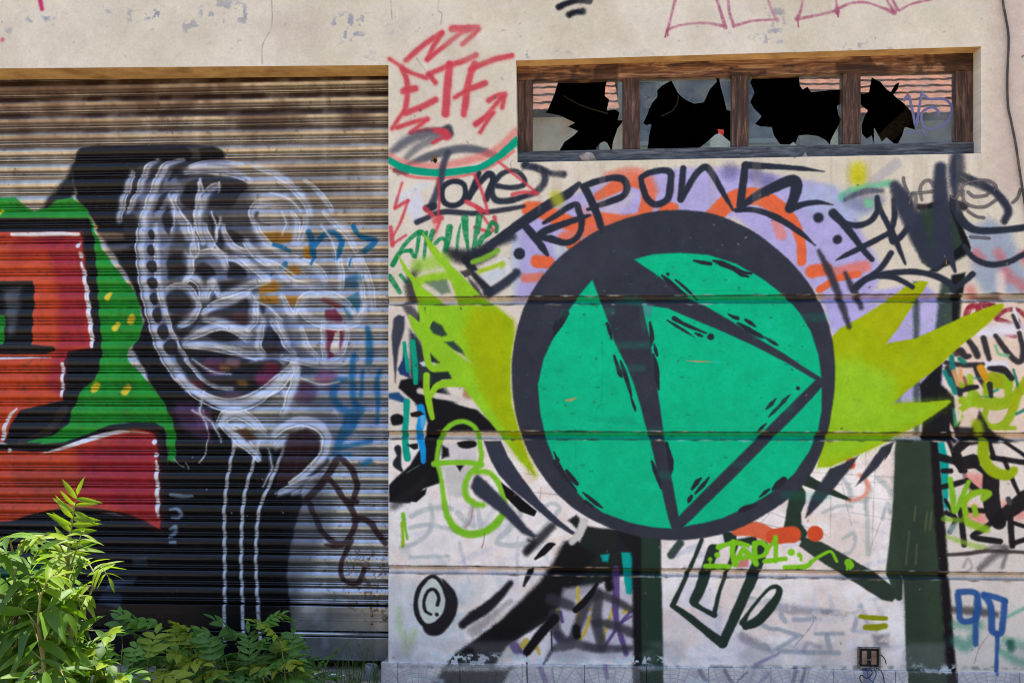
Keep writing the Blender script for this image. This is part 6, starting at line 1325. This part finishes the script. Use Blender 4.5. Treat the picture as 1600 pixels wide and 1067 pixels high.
for i, (x, d, s_) in enumerate([(450, .06, .02), (512, .02, .014), (545, .1, .012), (470, .02, .012), (430, .1, .016), (600, .03, .014), (505, .12, .02), (552, .03, .011)]):
    o = rock("pebble", (P(x, 1060, d).x, d, zt_), s_ * 1.3, s_, s_ * .7, STONE, 20 + i)
    prop(o, ["pebble left of the tiny paper scrap on the threshold", "pebble just in front of the tiny paper scrap", "small pebble right of the crumpled paper scrap", "flat pebble well left of the paper scraps", "leftmost pebble among the weeds on the threshold", "pebble behind the grey cup at the wall corner", "larger pebble close to the shutter foot behind the papers", "smallest pebble between crumpled paper and grey cup"][i], "pebble", "pebbles on the threshold")
# bolt hole in the plaster
q = P(680, 250)
HOLE = empty("wall_hole", (q.x, 0, q.z)); prop(HOLE, "broken rusty hole in the plaster in the middle of the curved sweep", "hole")
r_ = random.Random(2); V = [(0, -.0035, -.004)]; F = []
for k in range(12):
    a = 6.2832 * k / 12; rr = .013 * r_.uniform(.8, 1.25); V.append((rr * math.cos(a) * .8, -.0015, -.004 + rr * math.sin(a)))
V[0] = (0, -.0016, -.004)
for k in range(12): F.append((0, 1 + (k + 1) % 12, 1 + k))
o = mesh("hole_shade_disc", V, F, mat("hole dark", lin(12, 10, 10), .95)); o.parent = HOLE  # flat black disc: the shade inside the hole is painted as colour
bm = bmesh.new(); V = []; F = []
for k in range(13):
    a = 1.0 + 2.6 * k / 12; 
    for rr, y in ((.011, -.0016), (.020 * r_.uniform(.85, 1.2), -.005), (.026 * r_.uniform(.85, 1.15), -.001)): V.append((rr * math.cos(a) * .9, y, -.002 + rr * math.sin(a)))
for k in range(12):
    for j in range(2): F.append((k * 3 + j, k * 3 + j + 1, k * 3 + 4 + j, k * 3 + 3 + j))
o = mesh("broken_rim", V, F, noisy(mat("rusty plaster", rough=.9), lin(140, 100, 60), lin(80, 60, 40), 60)); o.parent = HOLE

# ------------------------------------------------------------------ plants
def leaf_mat(name, c1, c2, tr):
    m = mat(name, rough=.5, spec=.28); b = bsdf(m)
    oi = N(m, "ShaderNodeObjectInfo"); tc = N(m, "ShaderNodeTexCoord"); n = N(m, "ShaderNodeTexNoise", Scale=30, Detail=3); K(m, tc.outputs["Object"], n.inputs["Vector"])
    ad = N(m, "ShaderNodeMath", operation='MULTIPLY_ADD'); ad.inputs[1].default_value = .35; K(m, n.outputs[0], ad.inputs[0]); 
    sc = N(m, "ShaderNodeMath", operation='MULTIPLY'); sc.inputs[1].default_value = .7; K(m, oi.outputs["Random"], sc.inputs[0]); K(m, sc.outputs[0], ad.inputs[2])
    r = N(m, "ShaderNodeValToRGB"); r.color_ramp.elements[0].color = (*c1, 1); r.color_ramp.elements[1].color = (*c2, 1); K(m, ad.outputs[0], r.inputs[0])
    K(m, r.outputs[0], b.inputs["Base Color"])
    t = N(m, "ShaderNodeBsdfTranslucent"); mx = N(m, "ShaderNodeMixShader"); mx.inputs[0].default_value = tr
    h = N(m, "ShaderNodeMix", data_type='RGBA', blend_type='MULTIPLY'); h.inputs[0].default_value = 1; K(m, r.outputs[0], h.inputs[6]); h.inputs[7].default_value = (1.5, 1.6, .5, 1); K(m, h.outputs[2], t.inputs[0])
    K(m, b.outputs[0], mx.inputs[1]); K(m, t.outputs[0], mx.inputs[2]); K(m, mx.outputs[0], m.node_tree.nodes["Material Output"].inputs[0]); return m
LEAF = leaf_mat("tree of heaven leaf", (.010, .048, .003), (.135, .26, .010), .34)
YOUNG = leaf_mat("young leaf", (.12, .22, .010), (.25, .33, .02), .45)
WEED = leaf_mat("shaded weed leaf", (.030, .095, .020), (.12, .25, .035), .28)
YELW = leaf_mat("yellowing weed leaf", (.15, .23, .02), (.27, .31, .03), .35)
STEM = noisy(mat("green brown stem", rough=.6), lin(124, 140, 60), lin(110, 84, 54), 12)
def leaflet_mesh(name, L, Wd, fold, droop, serr, m, seed):
    """one lance-shaped leaflet with midrib fold, along +X from its stalk"""
    r = random.Random(seed); n = 7; V, F = [], []
    for i in range(n + 1):
        t = i / n; w_ = Wd * .52 * (math.sin(math.pi * min(1, t * .96 + .04)) ** .8) * (1.15 - .55 * t)
        if 0 < i < n: w_ *= 1 + serr * r.uniform(-1, 1)
        x = L * (t - .0 * t); z = -droop * L * t * t + .02 * L * math.sin(t * 9 + seed) * .5
        tw = .2 * math.sin(seed + t * 2)
        V += [(x, w_, z + fold * w_ + tw * w_), (x, 0, z), (x, -w_, z + fold * w_ - tw * w_)]
    for i in range(n):
        a = i * 3; F += [(a, a + 1, a + 4, a + 3), (a + 1, a + 2, a + 5, a + 4)]
    me = bpy.data.meshes.new(name); me.from_pydata(V, [], F); me.materials.append(m); me.polygons.foreach_set("use_smooth", [True] * len(me.polygons)); me.update(); return me
LM = [leaflet_mesh("leaflet", 1, .30, .35, .25, .06, LEAF, 1), leaflet_mesh("leaflet", 1, .34, .2, .45, .06, LEAF, 2), leaflet_mesh("leaflet", 1, .28, .5, .1, .08, LEAF, 3), leaflet_mesh("leaflet", 1, .33, .3, .6, .05, LEAF, 4)]
YM = [leaflet_mesh("leaflet", 1, .24, .5, .15, .05, YOUNG, 5), leaflet_mesh("leaflet", 1, .22, .4, .35, .05, YOUNG, 6)]
def spline3(pts, n=10):
    q = [Vector(p) for p in pts]; out = []
    for i in range(len(q) - 1):
        a = q[i - 1] if i else 2 * q[i] - q[i + 1]; b, c = q[i], q[i + 1]; e = q[i + 2] if i + 2 < len(q) else 2 * c - b
        for k in range(n):
            t = k / n; out.append(.5 * ((2 * b) + (-a + c) * t + (2 * a - 5 * b + 4 * c - e) * t * t + (-a + 3 * b - 3 * c + e) * t ** 3))
    out.append(q[-1]); return out
def frame(direction, up):
    x = direction.normalized(); z = (up - x * up.dot(x)); z = z.normalized() if z.length > 1e-4 else x.orthogonal(); y = z.cross(x)
    return Matrix(((x.x, y.x, z.x), (x.y, y.y, z.y), (x.z, y.z, z.z))).to_4x4()
def compound_leaf(plant, p0, p1, sag, pairs, L, meshes, r, face=None):
    """leaf (rachis) as a part of the plant, its leaflets as pieces of the leaf"""
    p0, p1 = Vector(p0) - plant.location, Vector(p1) - plant.location
    d = p1 - p0; ln = d.length
    mid = (p0 + p1) / 2 + Vector((0, 0, sag * ln)) + Vector((r.uniform(-.1, .1), r.uniform(-.15, .15), 0)) * ln * .5
    path = spline3([p0, mid, p1], 8)
    V, F = tube(path, [.0042 - .003 * i / (len(path) - 1) for i in range(len(path))], 5)
    lf = mesh("leaf", V, F, STEM, plant, smooth=True)
    up = Vector((r.uniform(-.25, .25), -.35 + r.uniform(-.3, .3), 1))
    if face: up = Vector(face)
    for k in range(pairs):
        t = .16 + .84 * k / (pairs - .3)
        i = min(len(path) - 2, int(t * (len(path) - 1))); fr = t * (len(path) - 1) - i
        pos = path[i].lerp(path[i + 1], fr); tan = (path[i + 1] - path[i]).normalized()
        side = tan.cross(up).normalized()
        size = 1.08 * L * (.72 + .5 * math.sin(math.pi * (.15 + .75 * t))) * r.uniform(.85, 1.12)
        for s_ in (-1, 1):
            if r.random() < .05: continue
            dr = side * s_ * r.uniform(.8, 1.1) + tan * r.uniform(.35, .8) + Vector((0, 0, r.uniform(-.45, .12)))
            o = bpy.data.objects.new("leaflet", r.choice(meshes)); COL.objects.link(o); o.parent = lf
            o.matrix_basis = Matrix.Translation(pos) @ frame(dr, up + Vector((r.uniform(-.5, .5), r.uniform(-.5, .5), 0))) @ Matrix.Scale(size, 4)
    o = bpy.data.objects.new("leaflet", r.choice(meshes)); COL.objects.link(o); o.parent = lf
    o.matrix_basis = Matrix.Translation(path[-1]) @ frame(path[-1] - path[-2] + Vector((0, 0, -.004)), up) @ Matrix.Scale(L * .9, 4)
    return lf
def stem_part(plant, pts, r0, r1):
    path = spline3([Vector(p) - plant.location for p in pts], 6)
    V, F = tube(path, [r0 + (r1 - r0) * i / (len(path) - 1) for i in range(len(path))], 7); return mesh("stem", V, F, STEM, plant, smooth=True)
rp = random.Random(11)
def Q(x, y, d): return P(x, y, d)
def sapling(base, label, cat, group):
    b = Q(*base); e = empty("sapling", (b.x, b.y, 0)); prop(e, label, cat, group); return e
GRP = "leafy saplings in the lower left corner"
D1 = -1.42
# tall one with the upright young shoot
A = sapling((112, 1080, D1), "tallest leafy sapling with an upright pale shoot tip in front of the shutter", "sapling", GRP)
stem_part(A, [(Q(116, 1100, D1).x, D1, 0), Q(111, 1010, D1), Q(105, 930, D1), Q(108, 850, D1), Q(116, 785, D1)], .011, .004)
for (a, b, sag, n, L, ms, *fc) in [((106, 900), (40, 905), .12, 4, .11, LM), ((107, 885), (121, 772), .03, 9, .085, YM, (.1, -1, .15)), ((107, 880), (60, 840), .2, 3, .10, YM), ((106, 920), (130, 860), .15, 4, .085, LM), ((108, 965), (35, 945), .2, 5, .11, LM), ((110, 1000), (20, 1010), .25, 5, .12, LM), ((104, 905), (128, 830), .12, 4, .075, YM), ((105, 880), (70, 870), .12, 3, .1, YM), ((111, 1010), (150, 985), .2, 3, .085, LM)]:
    compound_leaf(A, Q(*a, D1), Q(b[0], b[1], D1 - rp.uniform(-.1, .25)), sag, n, L, ms, rp, *fc)
Bp = sapling((110, 1085, D1 + .1), "leaning sapling whose drooping pale tip points right in front of the shutter", "sapling", GRP); d_ = D1 + .12
stem_part(Bp, [(Q(108, 1100, d_).x, d_, 0), Q(112, 1010, d_), Q(120, 970, d_), Q(140, 930, d_), Q(152, 898, d_)], .010, .0035)
for (a, b, sag, n, L, ms) in [((150, 902), (170, 902), .5, 4, .075, YM), ((146, 915), (110, 935), .15, 6, .09, YM), ((140, 930), (95, 950), .1, 5, .095, YM), ((112, 1030), (178, 985), .05, 3, .075, LM), ((118, 975), (80, 940), .2, 4, .1, LM), ((150, 900), (120, 890), .3, 4, .07, YM), ((113, 1010), (80, 1030), .3, 4, .1, LM), ((112, 1040), (165, 1050), .2, 4, .085, LM)]:
    compound_leaf(Bp, Q(*a, d_), Q(b[0], b[1], d_ - rp.uniform(-.15, .2)), sag, n, L, ms, rp)
Cp = sapling((18, 1090, D1 - .15), "bushy sapling at the left edge with broad pale arching leaves", "sapling", GRP); d_ = D1 - .15
stem_part(Cp, [(Q(20, 1100, d_).x, d_, 0), Q(24, 1000, d_), Q(22, 920, d_), Q(30, 850, d_)], .012, .004)
for (a, b, sag, n, L, ms) in [((28, 870), (52, 845), .3, 6, .06, YM), ((26, 890), (-20, 880), .3, 5, .1, LM), ((24, 930), (70, 930), .3, 6, .11, LM), ((22, 940), (-30, 950), .3, 5, .12, LM), ((23, 960), (85, 985), .25, 6, .12, LM), ((24, 990), (-30, 1010), .2, 5, .12, LM), ((22, 1000), (70, 1050), .3, 6, .12, LM), ((24, 1020), (-10, 1075), .3, 5, .12, LM), ((25, 880), (10, 840), .2, 4, .1, LM), ((24, 1030), (60, 1085), .3, 5, .12, LM), ((23,975),(40,900),.2,5,.1,LM)]:
    compound_leaf(Cp, Q(*a, d_), Q(b[0], b[1], d_ - rp.uniform(-.2, .3)), sag, n, L, ms, rp)
Dp = sapling((70, 1095, D1 - .3), "low sapling between the tall shoot and the left edge with dark lower leaves", "sapling", GRP); d_ = D1 - .3
stem_part(Dp, [(Q(72, 1110, d_).x, d_, 0), Q(68, 1040, d_), Q(60, 980, d_), Q(64, 925, d_)], .010, .004)
for (a, b, sag, n, L, ms) in [((63, 940), (40, 890), .1, 5, .1, LM), ((62, 960), (105, 960), .3, 5, .11, LM), ((62, 985), (15, 975), .3, 5, .11, LM), ((66, 1020), (125, 1040), .3, 5, .11, LM), ((67, 1030), (20, 1050), .3, 5, .11, LM), ((68, 1050), (110, 1085), .2, 5, .1, LM), ((68, 1060), (40, 1095), .2, 4, .1, LM), ((64, 930), (92, 900), .3, 5, .09, YM), ((66,1000),(98,1010),.3,5,.1,LM)]:
    compound_leaf(Dp, Q(*a, d_), Q(b[0], b[1], d_ - rp.uniform(-.2, .25)), sag, n, L, ms, rp)
Ep = sapling((45, 1095, D1 + .25), "shaded sapling behind the others showing dark leaves through the gaps", "sapling", GRP); d_ = D1 + .3
stem_part(Ep, [(Q(48, 1105, d_).x, d_, 0), Q(46, 1020, d_), Q(50, 940, d_), Q(44, 880, d_)], .010, .004)
for (a, b, sag, n, L, ms) in [((45, 890), (75, 850), .2, 5, .11, LM), ((46, 900), (5, 875), .2, 5, .11, LM), ((48, 930), (95, 905), .25, 5, .12, LM), ((48, 950), (0, 940), .25, 5, .12, LM), ((47, 975), (100, 985), .25, 5, .12, LM), ((47, 1000), (-5, 1000), .25, 5, .12, LM), ((46, 1020), (110, 1030), .25, 5, .12, LM), ((46, 1045), (0, 1070), .25, 5, .12, LM), ((47, 1050), (100, 1080), .25, 5, .12, LM)]:
    compound_leaf(Ep, Q(*a, d_), Q(b[0], b[1], d_ - rp.uniform(-.2, .2)), sag, n, L, ms, rp)
Fp = sapling((150, 1100, D1 - .1), "small round-leaved sapling right of the tall stems at the picture's foot", "sapling", GRP); d_ = D1 - .05
RM = [leaflet_mesh("leaflet", 1, .62, .25, .3, .04, LEAF, 7), leaflet_mesh("leaflet", 1, .56, .4, .2, .04, YOUNG, 8)]
stem_part(Fp, [(Q(140, 1105, d_).x, d_, 0), Q(138, 1060, d_), Q(146, 1030, d_)], .007, .003)
for (a, b, sag, n, L) in [((139, 1062), (176, 988), .12, 4, .062), ((139, 1065), (172, 1040), .2, 4, .06), ((140, 1050), (118, 1030), .3, 3, .06), ((140, 1075), (190, 1065), .25, 4, .06), ((145, 1035), (150, 1008), .1, 3, .06), ((139, 1080), (110, 1070), .3, 4, .06)]:
    compound_leaf(Fp, Q(*a, d_), Q(b[0], b[1], d_ - rp.uniform(-.1, .15)), sag, n, L, RM, rp)
# shaded weeds along the foot of the shutter
def weed_leaf_mesh(kind, m, seed):
    """a small compound leaf in one mesh, along +X, length 1"""
    r = random.Random(seed); V, F = [], []
    def add(me_pts, pos, ang, size, roll):
        M_ = Matrix.Translation(pos) @ Matrix.Rotation(ang, 4, 'Z') @ Matrix.Rotation(roll, 4, 'X') @ Matrix.Scale(size, 4); b = len(V)
        n = 5
        for i in range(n + 1):
            t = i / n; w_ = kind * .5 * math.sin(math.pi * (t * .94 + .03)) ** .75 * (1.1 - .35 * t)
            for s_ in (1, 0, -1): V.append(M_ @ Vector((t, s_ * w_, -.25 * t * t + .35 * abs(s_) * w_)))
        for i in range(n):
            a = b + i * 3; F.extend([(a, a + 1, a + 4, a + 3), (a + 1, a + 2, a + 5, a + 4)])
    n = 4 if kind > .4 else 5
    for k in range(n):
        t = .22 + .7 * k / n; z = .12 * math.sin(t * 3)
        for s_ in (-1, 1): add(None, Vector((t, 0, z)), s_ * r.uniform(.7, 1.2), (.44 if kind > .4 else .36) * r.uniform(.8, 1.15), r.uniform(-.5, .5))
    add(None, Vector((.92, 0, .05)), 0, .36, 0)
    tv, tf = tube([(0, 0, 0), (.3, 0, .09), (.6, 0, .11), (.92, 0, .05)], [.012, .010, .008, .005], 4); b = len(V); V += tv; F += [tuple(i + b for i in q_) for q_ in tf]
    me = bpy.data.meshes.new("leaf"); me.from_pydata([tuple(v) for v in V], [], F); me.materials.append(m); me.polygons.foreach_set("use_smooth", [True] * len(me.polygons)); me.update(); return me
WM = [weed_leaf_mesh(.5, WEED, 1), weed_leaf_mesh(.42, WEED, 2), weed_leaf_mesh(.34, WEED, 3)]; WY = [weed_leaf_mesh(.5, YELW, 4), weed_leaf_mesh(.4, YELW, 5)]
def weed(x, ytop, d, nl, size, ms, label, ly=None):
    b = P(x, 1080, d); e = empty("weed", (b.x, d, 0)); prop(e, label, "weed", "weeds along the foot of the shutter")
    top = P(x + rp.uniform(-12, 12), ytop, d); h = max(.1, top.z)
    path = [(0, 0, 0), (rp.uniform(-.02, .02), rp.uniform(-.02, .02), h * .5), (top.x - b.x, rp.uniform(-.03, .03), h)]
    pp = spline3(path, 5); V, F = tube(pp, [.005 - .003 * i / (len(pp) - 1) for i in range(len(pp))], 5); mesh("stem", V, F, STEM, e, smooth=True)
    for k in range(nl):
        t = .15 + .85 * k / max(1, nl - 1); pos = pp[min(len(pp) - 1, int(t * (len(pp) - 1)))]; a = k * 2.4 + rp.uniform(-.4, .4)
        el = rp.uniform(-.1, .5) if t < .9 else rp.uniform(.4, 1.0)
        o = bpy.data.objects.new("leaf", rp.choice(ms)); COL.objects.link(o); o.parent = e
        dr = Vector((math.cos(a), math.sin(a) * .8, math.tan(el) * .8))
        o.matrix_basis = Matrix.Translation(pos) @ frame(dr, Vector((0, -.3, 1))) @ Matrix.Scale(size * rp.uniform(.75, 1.2), 4)
WL = [(185, 1005, -.5, 7, .17, WM, "weed right beside the tall saplings, dark green with rounded leaflets"), (228, 992, -.4, 8, .17, WM, "dark weed with small rounded leaflets below the black paint"), (262, 985, -.38, 8, .16, WM, "weed with the highest tuft left of the yellow weed"),
      (285, 1020, -.62, 7, .17, WY, "yellowing weed with drooping leaflets in front of the black shutter foot"), (305, 995, -.45, 8, .17, WY, "tall yellow-green weed left of the white painted stripes"), (240, 1040, -.75, 7, .18, WY, "low yellow weed nearest the camera"),
      (340, 1000, -.3, 8, .17, WM, "weed with spiky leaves at the foot of the white stripes"), (372, 1010, -.42, 8, .17, WM, "weed just right of the white stripes' foot"), (398, 985, -.3, 9, .16, WM, "upright weed in the middle of the shutter foot"), (425, 1000, -.4, 8, .17, WM, "bushy weed where the black paint ends"),
      (440, 1000, -.52, 8, .16, WY, "yellow-green weed in front of the bare metal foot"), (462, 980, -.26, 8, .13, WM, "slender tall weed against the bare metal rail"), (455, 1035, -.45, 7, .15, WM, "low weed at the right end of the weed row"), (385, 1045, -.6, 7, .17, WM, "low dark weed in front of the upright one"),
      (330, 1045, -.7, 7, .17, WM, "low dark weed in front of the white stripes"), (205, 1045, -.8, 7, .18, WM, "low weed between saplings and yellow weeds"), (275, 1055, -.5, 7, .16, WM, "low weed hidden under the yellow ones"), (420, 1055, -.65, 6, .16, WM, "small weed at the bottom edge in the middle"), (160, 1050, -.9, 7, .18, WM, "weed at the foot of the leaning sapling"), (480, 1052, -.3, 6, .12, WM, "little weed beside the scraps of paper"), (410, 1018, -.34, 9, .17, WM, "dense weed behind the yellow-green one"), (448, 1012, -.3, 8, .15, WM, "broad dark weed next to the slender tall one"), (360, 1030, -.5, 8, .17, WM, "weed in the thick of the row below the second white stripe"), (300, 1035, -.55, 8, .16, WY, "pale green weed in front of the tall yellow-green one"), (250, 1010, -.3, 8, .16, WM, "dark weed close to the shutter behind the low yellow one"), (500, 1040, -.2, 6, .11, WM, "rightmost small weed in front of the threshold")]
for wl in WL: weed(*wl)
# grass blades
GRASS = leaf_mat("grass blade", (.045, .10, .02), (.13, .18, .04), .3)
def tuft(name, x0, x1, d0, d1, n, hmin, hmax, label, seed):
    r = random.Random(seed); V, F = [], []; c = P((x0 + x1) / 2, 1070, d0)
    for _ in range(n):
        x = r.uniform(x0, x1); d = r.uniform(d0, d1); b = P(x, 1070, d); b.z = 0 if d < -.02 else zt_
        h = r.uniform(hmin, hmax); lean = Vector((r.uniform(-.7, .7), r.uniform(-.5, .2), 0)) * h * .6; w_ = r.uniform(.0014, .003); k0 = len(V); sd = Vector((r.uniform(.4, 1), r.uniform(-.7, .7), 0)).normalized()
        for i in range(6):
            t = i / 5; p = b + Vector((0, 0, h * (t - .12 * t * t))) + lean * t * t - Vector((c.x, c.y, 0)); ww = w_ * (1 - t * .92)
            V += [p + sd * ww, p - sd * ww]
        for i in range(5): F.append((k0 + 2 * i, k0 + 2 * i + 1, k0 + 2 * i + 3, k0 + 2 * i + 2))
    o = mesh(name, V, F, GRASS); o.location = (c.x, c.y, 0); prop(o, label, "grass", kind='stuff')
tuft("grass_tuft", 525, 592, -.16, .02, 60, .12, .40, "thin grass blades standing by the wall corner", 3)
tuft("grass_tuft", 430, 560, -.3, -.03, 70, .08, .34, "sparse arching grass in front of the bare kick plate", 5)
tuft("grass_tuft", 1572, 1640, -.35, -.1, 30, .08, .26, "grass tuft at the lower right corner of the picture", 8)
tuft("grass_tuft", 160, 500, -1.0, -.3, 160, .05, .2, "low grass among the weeds", 9)
# ------------------------------------------------------------------ across the street (seen in the window glass): two houses with tiled roofs
HW1 = noisy(mat("ochre render", rough=.9), lin(196, 184, 156), lin(166, 152, 126), 2)
HW2 = noisy(mat("grey render", rough=.9), lin(132, 138, 140), lin(104, 110, 114), 2)
TILEM = noisy(mat("clay roof tile", rough=.85), lin(168, 104, 74), lin(112, 72, 54), 5)
SHT = mat("painted shutter board", lin(80, 92, 96), .6); GLZ = mat("dark pane", lin(40, 48, 56), .1)
def house(x0, x1, y, depth, h, rise, m, label, nwin):
    e = empty("street_house", ((x0 + x1) / 2, y, 0)); prop(e, label, "house"); c = e.location
    def hp(name, v, f, mm, parent=None): 
        o = mesh(name, [Vector(q) - c if parent is None else Vector(q) - c for q in v], f, mm, parent or e); return o
    wall = hp("wall", *box((x0, y - depth, 0), (x1, y, h)), m)
    # roof plane of tile rows, each row overlapping the one below
    V, F = [], []; rows = 9; run = depth * .5 + .5; ncol = int((x1 - x0 + .8) / .26)
    for i in range(rows):
        t0, t1 = i / rows, (i + 1) / rows
        ya, yb = y + .5 - run * t0, y + .5 - run * t1; za, zb = h + rise * t0 + .035, h + rise * t1 - .01
        b = len(V)
        for j in range(ncol * 4 + 1):
            x = x0 - .4 + (x1 - x0 + .8) * j / (ncol * 4); bz = .006 * math.sin(j * math.pi / 2)
            jz = .02 * math.sin(i * 12.9 + (j // 4) * 78.2); V += [(x, ya, za + bz + jz * .4), (x, yb, zb + bz)]
        for j in range(ncol * 4): F.append((b + 2 * j, b + 2 * j + 2, b + 2 * j + 3, b + 2 * j + 1))
    hp("roof", V, F, TILEM)
    v = [(x0 - .4, y + .5 - run, h + rise - .05), (x1 + .4, y + .5 - run, h + rise - .05), (x1 + .4, y - depth - .3, h), (x0 - .4, y - depth - .3, h)]; hp("back_roof", v, [(0, 1, 2, 3)], TILEM)
    for k in range(nwin):
        wx = x0 + (x1 - x0) * (k + .5) / nwin
        for wz in (1.0, h - 2.3):
            fr = hp("window", *join([box((wx - .55, y - .01, wz), (wx - .45, y + .06, wz + 1.5)), box((wx + .45, y - .01, wz), (wx + .55, y + .06, wz + 1.5)), box((wx - .449, y - .01, wz + 1.4), (wx + .449, y + .06, wz + 1.5)), box((wx - .449, y - .01, wz), (wx + .449, y + .06, wz + .1))]), SHT)
            hp("pane", *box((wx - .45, y - .01, wz + .1), (wx + .45, y + .02, wz + 1.4)), GLZ, fr)
HW3 = noisy(mat("grey-green render", rough=.9), lin(150, 156, 146), lin(112, 118, 112), 1.4)
house(-9.5, 1.1, -15.0, 7, 7.15, 2.6, HW1, "ochre house with an orange tiled roof across the street", 4)
house(1.6, 5.4, -16.5, 7, 9.2, 1.2, HW3, "tall grey-green house with an orange tiled roof across the street", 2)
house(5.8, 13.5, -15.0, 7, 6.95, 2.4, HW2, "lower grey house with an orange tiled roof at the street corner", 3)
